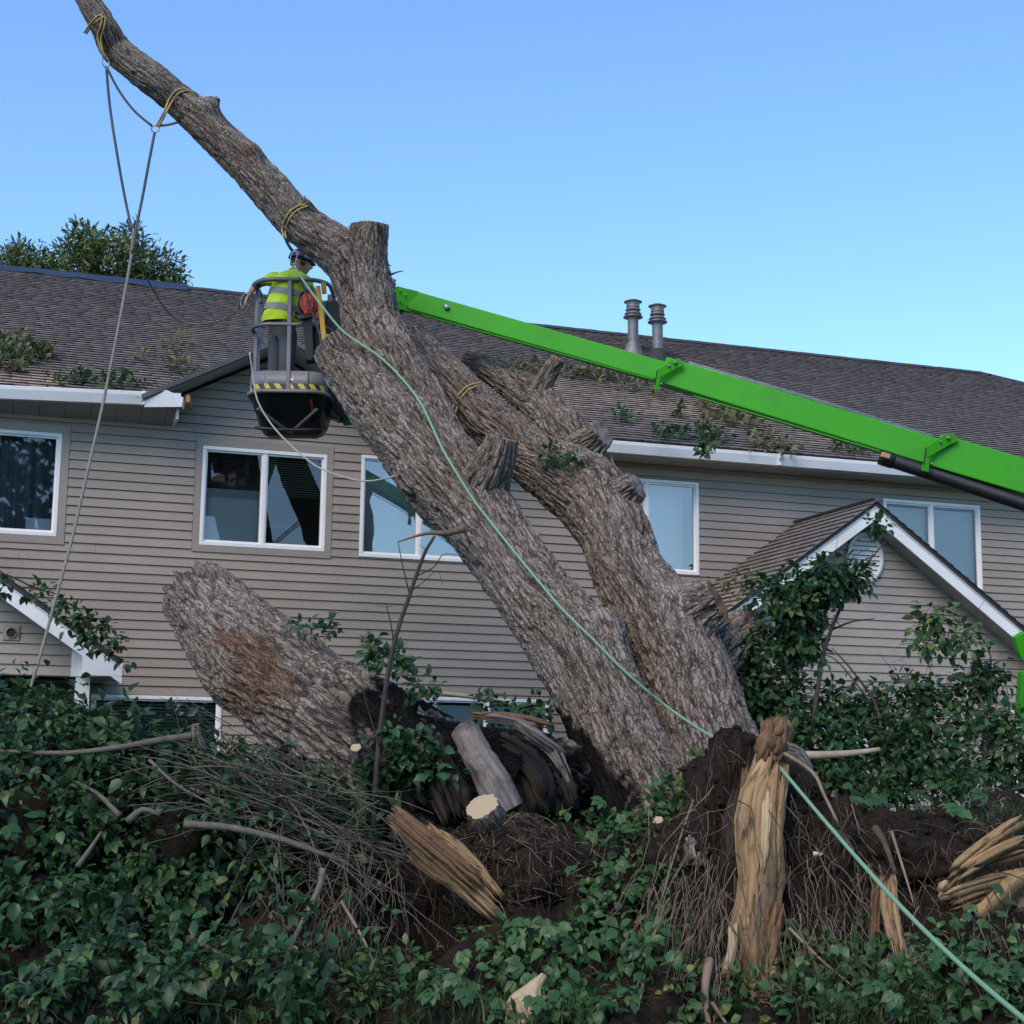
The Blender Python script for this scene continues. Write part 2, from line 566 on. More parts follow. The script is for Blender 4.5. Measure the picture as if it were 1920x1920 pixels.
def window(w, parent=house, y0=0.0):
    (u0, u1), (z0, z1), tr = w['u'], w['z'], w['trim']
    fr = .045
    win = MB()
    yo = y0 - .028
    win.box(u0, u1, yo, y0 + .06, z1 - fr, z1).box(u0, u1, yo, y0 + .06, z0, z0 + fr * 1.05)
    win.box(u0, u0 + fr, yo, y0 + .06, z0 + fr * 1.05, z1 - fr).box(u1 - fr, u1, yo, y0 + .06, z0 + fr * 1.05, z1 - fr)
    wo = win.build('window', MS['vinyl'], parent, bevel=.004)
    edges = [u0 + fr] + [e for mm in w['mull'] for e in (mm - .024, mm + .024)] + [u1 - fr]
    for mm in w['mull']:
        MB().box(mm - .024, mm + .024, y0 - .018, y0 + .05, z0 + fr * 1.05, z1 - fr).build('mullion', MS['vinyl'], wo, bevel=.003)
    for a, b in zip(edges[::2], edges[1::2]):
        sf = MB()   # sash
        sf.box(a, b, y0 + .0, y0 + .045, z1 - fr - .022, z1 - fr).box(a, b, y0, y0 + .045, z0 + fr * 1.05, z0 + fr * 1.05 + .026)
        sf.box(a, a + .02, y0, y0 + .045, z0 + fr * 1.05 + .026, z1 - fr - .022).box(b - .02, b, y0, y0 + .045, z0 + fr * 1.05 + .026, z1 - fr - .022)
        sf.build('sash', MS['vinyl'], wo)
        MB().add([(a + .02, y0 + .026, z0 + fr * 1.05 + .026), (b - .02, y0 + .026, z0 + fr * 1.05 + .026), (b - .02, y0 + .026, z1 - fr - .022), (a + .02, y0 + .026, z1 - fr - .022)], [(0, 1, 2, 3)]).build('pane', MS[w.get('glass', 'glass')], wo)
    if tr:
        t = MB()
        yt = y0 - .022
        t.box(u0 - tr, u1 + tr, yt, y0 - .0005, z1 + .002, z1 + tr * 1.15).box(u0 - tr, u1 + tr, yt - .004, y0 - .0005, z0 - tr, z0 - .002)
        t.box(u0 - tr, u0 - .002, yt, y0 - .0005, z0 - .002, z1 + .002).box(u1 + .002, u1 + tr, yt, y0 - .0005, z0 - .002, z1 + .002)
        t.build('trim', MS['trim'], wo, bevel=.003)
    # room behind
    rm = MB()
    a, b, c, d, e = u0 - .25, u1 + .25, z0 - .3, z1 + .1, y0 + 1.3
    y1 = y0 + .125
    rm.add([(a, e, c), (b, e, c), (b, e, d), (a, e, d), (a, y1, c), (b, y1, c), (b, y1, d), (a, y1, d)],
           [(0, 1, 2, 3), (0, 4, 5, 1), (3, 2, 6, 7), (0, 3, 7, 4), (1, 5, 6, 2)])
    rm.build('room', MS['room'], wo)
    yb = y0 + .10
    k = w['inside']
    if k == 'split':
        zc = z0 + (z1 - z0) * .60
        blind_slats(wo, u0 + fr, w['mull'][0] - .03, zc, z1 - fr, yb, MS['blind_dark'], .030, .35)
        MB().box(u0 + fr, w['mull'][0] - .03, yb + .04, yb + .05, z0 + .02, zc - .004).build('shade', MS['panel'], wo)
        blind_slats(wo, u0 + fr, w['mull'][0] - .03, zc - .11, zc - .005, yb, MS['blind'], .026, .5)
        blind_slats(wo, w['mull'][0] + .03, u1 - fr, zc - .06, z1 - fr, yb, MS['blind_dark'], .030, .6)
        MB().box(u0 + .85, u1 - .35, yb + .3, yb + .32, z0 + .33, z0 + .385).build('shelf_edge', MS['red'], wo)
    elif k == 'blind':
        blind_slats(wo, u0 + fr, u1 - fr, z0 + .02, z1 - .09, yb, MS['blind'], .027, 1.15)
        MB().box(u0 + fr, u1 - fr, yb + .03, yb + .034, z0 + .02, z1 - .1).build('liner', MS['blind'], wo)
    elif k == 'dark':
        MB().box(u0 + fr, u1 - fr, yb + .30, yb + .31, z0 - .1, z1).build('reflection_panel', MS['blind'], wo)  # pale panel added behind the glass to lighten its sky reflection
    elif k == 'closed':
        blind_slats(wo, u0 + fr, u1 - fr, z0 + .12, z1 - .06, yb, simple('grey green blind', (.26, .30, .29), (.22, .26, .25), 2, .6), .040, .95)
    elif k == 'curtain':
        mb = MB(); n = 60
        for i in range(n):
            x0 = u0 + (u1 - u0) * i / n; x1 = u0 + (u1 - u0) * (i + 1) / n
            ya = yb + .12 + .03 * math.sin(i * .9) + .015 * math.sin(i * 2.3); yc = yb + .12 + .03 * math.sin((i + 1) * .9) + .015 * math.sin((i + 1) * 2.3)
            mb.add([(x0, ya, z0), (x1, yc, z0), (x1, yc, z1), (x0, ya, z1)], [(0, 1, 2, 3)])
        mb.build('curtain', MS['curtain'], wo)
        MB().box(u1 - .36, u1 - .06, yb + .02, yb + .04, z0 + .03, z0 + .23).build('box', MS['panel'], wo)
    return wo
for w in wins: window(w)

# ------------------------------------------------------------------ roofs
def smooth01(x): return np.clip(x, 0, 1) ** 2 * (3 - 2 * np.clip(x, 0, 1))
def course(parent, org, ex, es, en, a, b, s, seed, expo=.143, dustf=None, name='shingle_course', tabw=(.11, .30)):
    """one lapped course of laminated shingles: a..b along ex, lower edge at s along es, normal en"""
    r = random.Random(seed)
    org = np.asarray(org, float); ex = np.asarray(ex, float); es = np.asarray(es, float); en = np.asarray(en, float)
    vs = []; qs = []; tone = []; dust = []
    x = a
    while x < b - .01:
        w = r.uniform(*tabw)
        x2 = min(b, x + w)
        th = r.choice((.015, .018, .018, .020))
        t = min(1, max(0, r.gauss(.5, .13)))
        drop = r.uniform(-.0012, .0012)
        p = []
        for xx in (x, x2):
            for ss, hh in ((s + drop, .0), (s + drop, th + .004), (s + expo + .02, .001)):
                p.append(org + ex * xx + es * ss + en * hh)
        b0 = len(vs); vs += p
        qs += [(b0 + 1, b0 + 4, b0 + 5, b0 + 2), (b0, b0 + 3, b0 + 4, b0 + 1), (b0, b0 + 1, b0 + 2, b0 + 2), (b0 + 3, b0 + 5, b0 + 4, b0 + 4)]
        tone += [t] * 6
        dd = dustf((x + x2) / 2, s) if dustf else 0
        dust += [dd] * 6
        x = x2
    q = [f for f in qs if len(set(f)) == 4]
    tr = [tuple(dict.fromkeys(f)) for f in qs if len(set(f)) == 3]
    me = np_mesh(name, vs, q, tr, {'tone': tone, 'dust': dust}, smooth=False)
    me.materials.append(MS['shingle']); me.materials.append(MS['shingle_edge'])
    mi = np.zeros(len(q) + len(tr), np.int32); mi[1:len(q):2] = 1          # the cut butt edges are bare black asphalt
    me.polygons.foreach_set('material_index', mi)
    return link(name, me, None, parent)

sl = math.hypot(1, PITCH_R)
ES = np.array([0, 1 / sl, PITCH_R / sl]); EN = np.array([0, -PITCH_R / sl, 1 / sl]); EX = np.array([1.0, 0, 0])
ORG = np.array([0, EAVE_Y - .05, EAVE_Z + .02 - PITCH_R * .05])
RID_U = W(1835, 714, -RIDGE_Y)[0]                     # right end of the ridge, then the hip
mb = MB()
dk = []
slope_len = (RIDGE_Y - EAVE_Y + .05) * sl
for (a, b, s0, s1) in ((U0, U1 + .3, 0, slope_len),):
    pass
hipk = 0.80
def hip_u(s): return RID_U + (slope_len - s) * hipk
def deck(polys, name, parent, org, ex, es, en):
    mb = MB()
    for poly in polys:
        mb.prism([org + ex * x + es * s - en * .004 for x, s in poly], -en * .05)
    return mb.build(name, MS['ridge'], parent)
sv = (GP_Z - ORG[2]) / ES[2]          # slope distance where the gable ridge meets the main roof
roof = deck([[(U0, 0), (-1.72, 0), (0, sv), (0, slope_len), (U0, slope_len)],
             [(1.72, 0), (hip_u(0), 0), (RID_U, slope_len), (0, slope_len), (0, sv)]], 'roof', house, ORG, EX, ES, EN)
def dust_main(x, s):
    v = 0
    for cx, cs, rx, rs, k in ((6.3, 2.2, 2.3, 1.0, 1.0), (4.4, 2.6, 1.3, 1.2, .9), (-3.1, .5, 1.0, .5, 1.0), (8.3, 1.0, 1.2, .7, .55), (-1.6, .8, .9, .6, .35), (3.0, 2.9, 2.0, .8, .6)):
        v = max(v, k * math.exp(-((x - cx) / rx) ** 2 - ((s - cs) / rs) ** 2))
    return v
n = int(slope_len / .143)
for i in range(n + 1):
    s = i * .143
    if s > slope_len - .1: break
    zc = ORG[2] + ES[2] * s
    hr = hip_u(s + .07)
    if zc < GP_Z - .05:
        g = (GP_Z - zc) / GP_S
        course(roof, ORG, EX, ES, EN, -5.6, -g + .05, s, i * 3, dustf=dust_main)
        course(roof, ORG, EX, ES, EN, g - .05, hr, s, i * 3 + 1, dustf=dust_main)
    else:
        course(roof, ORG, EX, ES, EN, -5.6, hr, s, i * 3, dustf=dust_main)
# ridge caps and hip caps, one piece each
capm = MB().add([(0, -.16, -.075), (.30, -.16, -.075), (.30, 0, .014), (0, 0, .014), (.30, .16, -.075), (0, .16, -.075), (0, -.16, -.085), (.30, -.16, -.085), (0, .16, -.085), (.30, .16, -.085)],
               [(0, 1, 2, 3), (3, 2, 4, 5), (0, 6, 7, 1), (5, 4, 9, 8), (0, 3, 5, 8, 6), (1, 7, 9, 4, 2)]).mesh('ridge_cap')
capm.materials.append(MS['ridge'])
u = -5.6
while u < RID_U - .05:
    o = bpy.data.objects.new('ridge_cap', capm); COL.objects.link(o); o.parent = roof
    o.location = (u, RIDGE_Y, RIDGE_Z + .045 + random.uniform(0, .006)); u += .245
hipd = np.array([hip_u(0) - RID_U, -(RIDGE_Y - EAVE_Y), -(RIDGE_Z - EAVE_Z)]); hl = np.linalg.norm(hipd); hipd /= hl
for i in range(int(hl / .245)):
    o = bpy.data.objects.new('hip_cap', capm); COL.objects.link(o); o.parent = roof
    p = np.array([RID_U, RIDGE_Y, RIDGE_Z + .05]) + hipd * i * .245
    o.location = V(p)
    yy = np.cross([0, 0, 1], hipd); yy /= np.linalg.norm(yy); zz = np.cross(hipd, yy)
    o.rotation_euler = Matrix(((hipd[0], yy[0], zz[0]), (hipd[1], yy[1], zz[1]), (hipd[2], yy[2], zz[2]))).to_euler()
# far slope and hip end, so that the roof is a closed body
MB().add([(U0, RIDGE_Y, RIDGE_Z), (RID_U, RIDGE_Y, RIDGE_Z), (hip_u(0), RIDGE_Y * 2 + .5, EAVE_Z), (U0, RIDGE_Y * 2 + .5, EAVE_Z)], [(0, 1, 2, 3)]).build('rear_slope', MS['shingle'], house)
MB().add([(RID_U, RIDGE_Y, RIDGE_Z), (hip_u(0), EAVE_Y, EAVE_Z), (hip_u(0), RIDGE_Y * 2 + .5, EAVE_Z)], [(0, 1, 2)]).build('hip_slope', MS['shingle'], house)
MB().box(U0, hip_u(0) - .5, RIDGE_Y * 2 - .1, RIDGE_Y * 2, 0, EAVE_Z).box(hip_u(0) - .55, hip_u(0) - .45, .13, RIDGE_Y * 2, 0, EAVE_Z).build('rear_wall', MS['siding'], house)

# eave: soffit, fascia gutter
def gutter(a, b, za, zb, name='gutter'):
    """white box gutter / fascia from u=a to u=b"""
    mb = MB(); y = EAVE_Y
    h = .158
    sec = [(-.045, 0), (-.075, -.012), (-.07, -.05), (-.03, -h), (.045, -h), (.045, -.006)]
    mb.add([(a, y + p, za + q) for p, q in sec] + [(b, y + p, zb + q) for p, q in sec],
           [(0, 1, 2, 3, 4, 5)[::-1], (6, 7, 8, 9, 10, 11)] + [(i, (i + 1) % 6, 6 + (i + 1) % 6, 6 + i) for i in range(6)])
    return mb.build(name, MS['white'], house)
g1 = gutter(-5.6, -1.27, 5.865, 6.045)
g1['label'] = 'white gutter with a bent end cap'
gutter(1.72, hip_u(0), 5.905, 5.925)
# joints of the gutter lengths
MB().box(-1.73, -1.70, EAVE_Y - .079, EAVE_Y + .04, 5.86, 6.03).build('gutter_joint', MS['white'], house)
MB().box(6.9, 6.94, EAVE_Y - .079, EAVE_Y + .04, 5.75, 5.918).build('gutter_joint', MS['white'], house)
# crumpled corner sheet
cr = MB()
cr.add([(-1.70, EAVE_Y - .08, 6.02), (-1.45, EAVE_Y - .105, 6.055), (-1.24, EAVE_Y - .06, 5.99), (-1.255, EAVE_Y - .09, 5.865), (-1.70, EAVE_Y - .062, 5.83), (-1.2, EAVE_Y + .05, 5.96), (-1.22, EAVE_Y + .05, 5.86)],
       [(0, 1, 4), (1, 3, 4), (1, 2, 3), (2, 5, 6), (2, 6, 3)])
cr.build('bent_corner', MS['white'], house)
MB().bar((-1.18, EAVE_Y - .02, 5.99), (-1.10, EAVE_Y + .40, 5.99), .05, .09).build('rafter_end', MS['wood'], house)
for a, b in ((-5.6, -1.30), (1.60, 15.5)):
    i = 0; x = a
    while x < b:
        x2 = min(b, x + .30)
        zo = SOFF_Z + (.0 if i % 2 else .003)
        zf = (lambda q: 5.865 + (q + 5.6) * .18 / 4.33 - .155) if b < 0 else (lambda q: SOFF_Z)
        za, zb_ = zf(x), zf(x2); yo = EAVE_Y + .046
        MB().add([(x + .003, yo, za), (x2 - .003, yo, zb_), (x2 - .003, -.018, zo), (x + .003, -.018, zo), (x + .003, yo, za + .02), (x2 - .003, yo, zb_ + .02), (x2 - .003, -.018, zo + .02), (x + .003, -.018, zo + .02)],
                 [(0, 3, 2, 1), (4, 5, 6, 7), (0, 1, 5, 4), (1, 2, 6, 5), (2, 3, 7, 6), (3, 0, 4, 7)]).build('soffit_panel', MS['soffit'], house)
        x = x2; i += 1

MB().box(-1.30, -1.272, EAVE_Y + .046, -.018, 5.738, 5.90).build('eave_end', MS['white'], house)
# cross gable over the bucket
gs = math.hypot(1, GP_S)
for sgn in (-1, 1):
    ex = np.array([0, 1.0, 0]); es = np.array([-sgn / gs, 0, GP_S / gs]); en = np.array([sgn * GP_S / gs, 0, 1 / gs])
    org = np.array([sgn * 1.72, EAVE_Y - .10, GP_Z - GP_S * 1.72])
    Ls = 1.72 * gs
    if sgn < 0: pass
    depth = (GP_Z - ORG[2]) / ES[2] * ES[1] + ORG[1] - (EAVE_Y - .10)
    d2 = deck([[(0, 0), (.45, 0), (depth + .1, Ls), (0, Ls)]], 'gable_roof', house, org, ex, es, en)
    for i in range(int(Ls / .143) + 1):
        s = i * .143
        if s > Ls - .05: break
        course(d2, org, ex, es, en, 0, .35 + depth * min(1, s / Ls) + .1, s, 900 + i + (50 if sgn > 0 else 0))
    # rake drip edge and soffit
    p0 = np.array([sgn * 1.74, EAVE_Y - .11, GP_Z - GP_S * 1.74]); p1 = np.array([0, EAVE_Y - .11, GP_Z])
    MB().prism([p0 + (0, 0, .02), p1 + (0, 0, .02), p1 + (0, 0, -.045), p0 + (0, 0, -.045)], (0, .02, 0)).build('rake_board', MS['drip'], house)
    MB().prism([p0 + (0, .025, -.055), p1 + (0, .025, -.055), p1 + (0, .025, -.068), p0 + (0, .025, -.068)], (0, .56, 0)).build('rake_soffit', MS['soffit'], house)
# blue tarp over the ridge
tp = MB(); NN = 16
for i in range(NN + 1):
    u = -4.05 + 3.6 * i / NN
    sag = .012 * math.sin(i * 1.7)
    w = .20 + .16 * (i / NN) + .03 * math.sin(i * 2.1)
    for y, zz in ((RIDGE_Y - w, RIDGE_Z - PITCH_R * w + .05 + sag), (RIDGE_Y - .02, RIDGE_Z + .085), (RIDGE_Y + .4, RIDGE_Z - .12)):
        tp.v.append((u, y, zz))
for i in range(NN):
    for j in range(2):
        tp.f.append((i * 3 + j, (i + 1) * 3 + j, (i + 1) * 3 + j + 1, i * 3 + j + 1))
tp.build('roof_tarp', MS['tarp'], house, smooth=True)

# flue pipes: stand where the photograph shows them on the front slope
def flue(px, py_base, py_top, k):
    # base on the main slope
    D = ray(px, py_base)
    nW = EN[0] * EU + EN[1] * EI + EN[2] * np.array([0, 0, 1]); o0 = H2W(*ORG)
    t = ((o0 - CAM) @ nW) / (D @ nW)
    X = CAM + t * D
    u_, y_, z_ = float((X - HO) @ EU), float((X - HO) @ EI), float(X[2])
    h = (py_base - py_top) / FPX * t / math.cos(rad(13))
    r = 12.0 / FPX * t
    e = empty('flue_pipe', (u_, y_, z_), 0, house)
    MB().lathe([(r * 1.7, -.25), (r * 1.5, .0), (r * 1.2, .10 * h), (r * 1.15, .16 * h)], n=24).build('flashing', MS['ridge'] if k else MS['galv'], e, True)
    MB().lathe([(r * .85, 0), (r * .85, h * .72)], n=24).build('pipe', MS['galv'], e, True)
    capp = MB()
    def disc(z, ro, th=.03): capp.lathe([(r * .8, z - th * 1.6), (ro, z - th), (ro, z - th * .6), (r * .8, z + th)], n=24)
    disc(h * .70, r * 1.55); disc(h * .76, r * 1.35); disc(h * .84, r * 1.2); disc(h * .99, r * 1.45, .02)
    capp.lathe([(r * .8, h * .70), (r * .8, h * .99), (0.001, h * 1.0)], n=24)
    capp.lathe([(r * 1.05, h * .86), (r * 1.05, h * .97)], n=24)
    capp.build('cap', MS['galv'], e, True)
flue(1187, 660, 563, 0)
flue(1233, 672, 571, 1)

# ------------------------------------------------------------------ right porch gable
PR_U, PR_Z, PR_S, PR_OFF = 7.46, 5.03, .705, 2.10
def porch(pu, pz, slope, off, half, name, matw, zbot, vis=(-1, 1), wall_z0=0.6, seed=0, ulo=None, uhi=None):
    root = empty(name, (0, 0, 0), 0, house)
    gl = math.hypot(1, slope)
    fw = -(off - .36)                         # y of the front wall
    top = pz - .17
    wl, wr = (ulo if ulo is not None else pu - half + .3), (uhi if uhi is not None else pu + half - .3)
    # wall body
    zc_l = top - slope * (pu - wl); zc_r = top - slope * (wr - pu)
    MB().prism([(wl, fw, wall_z0), (wr, fw, wall_z0), (wr, fw, zc_r), (pu, fw, top), (wl, fw, zc_l)], (0, .1, 0)).build('gable_wall', matw, root)
    z = wall_z0
    z = zbot
    while z < top - .15:
        hw = (top - z) / slope
        a, b = max(wl, pu - hw), min(wr, pu + hw)
        ea = round(EXPO / slope, 3) if a > wl + .001 else 0
        eb = round(EXPO / slope, 3) if b < wr - .001 else 0
        if b - a > .3: board(a, b, z, fw, matw, root, ends=(ea, eb))
        z += EXPO
    for sgn in (-1, 1):
        ex = np.array([0, 1.0, 0]); es = np.array([-sgn / gl, 0, slope / gl]); en = np.array([sgn * slope / gl, 0, 1 / gl])
        org = np.array([pu + sgn * half, -off - .02, pz - slope * half])
        Ls = half * gl
        dkk = deck([[(0, 0), (off + .02, 0), (off + .02, Ls), (0, Ls)]], 'porch_roof', root, org, ex, es, en)
        if sgn in vis:
            for i in range(int(Ls / .143) + 1):
                s = i * .143
                if s > Ls - .04: break
                course(dkk, org, ex, es, en, -.02, off - .004, s, seed + i * 2 + (sgn > 0), name='shingle', dustf=(lambda x, s_: .8 * math.exp(-((s_ - 1.2) / .9) ** 2)) if sgn < 0 else None)
        p0 = np.array([pu + sgn * half, -off, pz - slope * half]); p1 = np.array([pu, -off, pz])
        # rake: wide white board, with a narrow upper band proud of it
        n_ = np.array([0, 0, 1.0])
        MB().prism([p0 - n_ * .055, p1 - n_ * .055, p1 - n_ * .245, p0 - n_ * .245], (0, .02, 0)).build('rake_board', MS['white'], root)
        MB().prism([p0 + (0, -.018, -.004), p1 + (0, -.018, -.004), p1 + (0, -.018, -.075), p0 + (0, -.018, -.075)], (0, .0375, 0)).build('rake_cap', MS['white'], root)
        # soffit panels
        m_ = int(Ls / .19)
        for i in range(m_):
            a = org + es * (i * Ls / m_ + .004); b = org + es * ((i + 1) * Ls / m_ - .004)
            a = np.array([a[0], -off + .022, a[2] - .215 - (.010 if i % 2 else 0)]); b = np.array([b[0], -off + .022, b[2] - .215 - (.004 if i % 2 else 0)])
            MB().prism([a, b, b + (0, 0, .012), a + (0, 0, .012)], (0, .335, 0)).build('soffit_panel', MS['soffit'], root)
        # J channel where soffit meets the wall
        MB().prism([p0 + (0, .337, -.225), p1 + (0, .337, -.225), p1 + (0, .337, -.25), p0 + (0, .337, -.25)], (0, .02, 0)).build('channel', MS['soffit'], root)
    return root, fw
zb = Z_LINE - 33 * EXPO
pr, pfw = porch(PR_U, PR_Z, PR_S, PR_OFF, 3.35, 'porch', MS['siding_porch'], zb, seed=3000)
# round louvred vent
vu, vz = W(1620, 1046, PR_OFF - .36)
ve = empty('gable_vent', (vu, pfw - .02, vz), 0, pr)
ring = MB(); NN = 40; A, B = .275, .335
for (ra, yy) in ((1.0, .0), (1.0, -.03), (.80, -.03), (.80, .01)):
    for i in range(NN):
        t = 2 * math.pi * i / NN
        ring.v.append((A * ra * math.cos(t), yy, B * ra * math.sin(t)))
for j in range(3):
    for i in range(NN):
        k = (i + 1) % NN
        ring.f.append((j * NN + i, j * NN + k, (j + 1) * NN + k, (j + 1) * NN + i))
ring.build('vent_ring', MS['vinyl'], ve, True)
for i in range(9):
    zz = -B * .74 + i * B * 1.48 / 8
    hw = A * .80 * math.sqrt(max(.02, 1 - (zz / (B * .80)) ** 2))
    MB().add([(-hw, -.022, zz - .028), (hw, -.022, zz - .028), (hw, .006, zz + .026), (-hw, .006, zz + .026), (-hw, .0, zz - .028), (hw, .0, zz - .028)], [(0, 1, 2, 3), (0, 4, 5, 1)]).build('louvre', MS['vinyl'], ve)
MB().box(-A * .9, A * .9, .012, .016, -B * .8, B * .8).build('mesh_screen', MS['dark'], ve)
# door trim, small window and electric device on the porch wall
du, dz = W(1613, 1330, PR_OFF - .36)
MB().box(du - .075, du + .075, pfw - .06, pfw - .018, .2, dz + .1).build('post', MS['white'], pr)
wu, wz = W(1893, 1325, PR_OFF - .36)
window(dict(u=(wu, wu + 1.4), z=(wz - 1.2, wz), trim=0, mull=[], inside='closed'), pr, pfw - .04)
eu_, ez_ = W(1912, 1286, PR_OFF - .36)
ew = empty('electric_box', (eu_, pfw - .02, ez_), 0, pr)
MB().box(-.07, .10, -.03, 0, -.12, .09).build('plate', MS['trim'], ew, bevel=.004)
MB().lathe([(.001, .05), (.07, .04), (.08, 0), (.05, -.05), (.001, -.06)], (.05, -.08, .0), 16).build('lamp', MS['red'], ew, True)

# ------------------------------------------------------------------ left porch
PL_OFF, PL_S = 2.0, .68
pe_u, pe_z = W(230, 1240, PL_OFF)
half_l = 3.4
PL_U = pe_u - half_l
PL_Z = pe_z + PL_S * half_l
pl, plfw = porch(PL_U, PL_Z, PL_S, PL_OFF, half_l, 'porch', MS['siding_porch'], 2.50, wall_z0=2.5, seed=5000, uhi=pe_u - .44)
# boxed end of the eave
zlow = W(228, 1268, PL_OFF)[1]
MB().prism([(pe_u - .42, -PL_OFF - .003, zlow), (pe_u - .003, -PL_OFF - .003, zlow), (pe_u - .003, -PL_OFF - .003, pe_z - .06), (pe_u - .42, -PL_OFF - .003, pe_z - .06 + PL_S * .417)], (0, .36, 0)).build('eave_return', MS['white'], pl)
MB().box(pe_u - .42, pe_u - .01, -PL_OFF + .37, -.03, zlow + .012, zlow + .02).build('soffit_panel', MS['soffit'], pl)
MB().box(pe_u - .06, pe_u + .02, -PL_OFF + .37, -.02, zlow, zlow + .17).build('gutter', MS['white'], pl)
MB().box(pe_u - .52, pe_u - .42, plfw - .03, plfw + .11, zlow + .001, zlow + .45).build('corner_board', MS['white'], pl)
pu0 = W(141, 1300, PL_OFF - .3)[0]; pu1 = W(168, 1300, PL_OFF - .3)[0]
MB().box(pu0, pu1, plfw - .02, plfw + .12, .2, 2.498).build('post', MS['white'], pl)
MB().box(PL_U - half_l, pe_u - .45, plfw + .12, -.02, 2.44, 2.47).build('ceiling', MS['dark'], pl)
MB().box(PL_U - half_l, pe_u - .9, -.06, -.02, .2, 2.43).build('porch_shade_sheet', MS['dark'], pl)  # near-black sheet on the wall, like the ceiling, stands in for porch shade
# dryer vent
vu, vz = W(21, 1187, PL_OFF - .36)
ve = empty('dryer_vent', (vu, plfw - .018, vz), 0, pl)
MB().box(-.085, .085, -.018, 0, -.08, .08).build('plate', MS['trim'], ve, bevel=.004)
b = MB(); NN = 24
for yy, rr in ((-.019, .058), (-.035, .058), (-.035, .050), (-.0185, .050)):
    for i in range(NN):
        t = 2 * math.pi * i / NN; b.v.append((rr * math.cos(t), yy, rr * math.sin(t)))
for j in range(3):
    for i in range(NN):
        b.f.append((j * NN + i, j * NN + (i + 1) % NN, (j + 1) * NN + (i + 1) % NN, (j + 1) * NN + i))
b.build('duct_ring', MS['trim'], ve, True)
b = MB(); b.v = [(.05 * math.cos(2 * math.pi * i / NN), -.0195, .05 * math.sin(2 * math.pi * i / NN)) for i in range(NN)]; b.f = [tuple(range(NN))]
b.build('duct_mouth', MS['dark'], ve)
# ------------------------------------------------------------------ bark and wood materials
def bark_mat(name, warm=0.0):
    t = NT(name)
    v = t.coord(attr='bk')
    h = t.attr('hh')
    fine = t.noise(t.coord(attr='bk', scale=(1, 1, .2)), 75, 5, .65)
    mid = t.noise(t.coord(attr='bk', scale=(1, 1, .18)), 22, 6, .62, .5)
    big = t.noise(t.coord(attr='bk', scale=(1, 1, .3)), 2.4, 5, .6)
    lich = t.noise(v, 5, 5, .7)
    c = t.ramp(mid, [(.25, (.155, .120, .096)), (.5, (.252, .208, .172)), (.75, (.37, .322, .278))])
    # weathered plate tops are grey, colour runs to near black down in the furrows
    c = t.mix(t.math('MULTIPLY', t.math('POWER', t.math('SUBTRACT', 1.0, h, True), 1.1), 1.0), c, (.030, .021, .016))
    c = t.mix(t.ramp(big, [(.47, (0, 0, 0)), (.66, (.36, .36, .36))]), c, (.42, .38, .34))
    c = t.mix(t.ramp(lich, [(.60, (0, 0, 0)), (.72, (.35, .35, .35))]), c, (.20, .185, .10))
    red = t.attr('red')
    c = t.mix(t.math('MULTIPLY', t.math('MULTIPLY', red, .9), t.ramp(mid, [(.2, (.4, .4, .4)), (.5, (1, 1, 1))])), c, (.165, .098, .062))
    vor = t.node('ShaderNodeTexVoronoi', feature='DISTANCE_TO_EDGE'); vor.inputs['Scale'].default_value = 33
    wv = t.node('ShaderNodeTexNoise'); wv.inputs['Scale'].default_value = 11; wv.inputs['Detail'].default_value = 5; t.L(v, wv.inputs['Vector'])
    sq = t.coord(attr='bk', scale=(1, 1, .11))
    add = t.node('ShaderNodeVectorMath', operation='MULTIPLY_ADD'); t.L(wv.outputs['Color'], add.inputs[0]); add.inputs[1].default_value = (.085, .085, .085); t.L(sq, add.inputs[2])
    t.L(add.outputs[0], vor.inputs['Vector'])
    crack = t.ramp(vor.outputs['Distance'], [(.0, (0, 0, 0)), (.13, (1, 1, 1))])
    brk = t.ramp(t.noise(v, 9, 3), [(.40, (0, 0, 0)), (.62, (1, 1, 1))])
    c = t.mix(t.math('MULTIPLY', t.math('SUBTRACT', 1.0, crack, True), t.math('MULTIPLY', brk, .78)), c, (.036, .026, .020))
    ch = t.attr('char')
    c = t.mix(ch, c, t.ramp(mid, [(.35, (.004, .004, .004)), (.8, (.022, .018, .016))]))
    t.set(c, .9, spec=.12)
    bp = t.math('ADD', t.math('MULTIPLY', fine, .5), t.math('ADD', t.math('MULTIPLY', mid, .8), t.math('MULTIPLY', crack, .7)))
    t.bump(bp, 1.0, .022)
    return t.m

def wood_mat(name, c1, c2, dirt=(.05, .035, .025), scale=30, dirt_lo=.55):
    t = NT(name)
    g = t.noise(t.coord(attr='bk', scale=(1, 1, .05)), scale, 5, .6, .5)
    big = t.noise(t.coord(attr='bk'), 6, 4, .65)
    c = t.ramp(g, [(.3, c1), (.7, c2)])
    c = t.mix(t.ramp(big, [(dirt_lo, (0, 0, 0)), (dirt_lo + .16, (.9, .9, .9))]), c, dirt)
    t.set(c, .75, spec=.25)
    t.bump(g, .7, .01)
    return t.m

def endgrain_mat():
    t = NT('sawn end grain')
    v = t.coord('Object')
    w = t.node('ShaderNodeTexWave', wave_type='RINGS', rings_direction='Z')
    w.inputs['Scale'].default_value = 14; w.inputs['Distortion'].default_value = 3; w.inputs['Detail'].default_value = 3
    t.L(v, w.inputs['Vector'])
    n = t.noise(v, 8, 4)
    c = t.ramp(w.outputs['Fac'], [(0, (.26, .18, .105)), (1, (.40, .30, .19))])
    c = t.mix(t.ramp(n, [(.5, (0, 0, 0)), (.75, (.6, .6, .6))]), c, (.24, .15, .085))
    t.set(c, .8); t.bump(n, .4, .01)
    return t.m

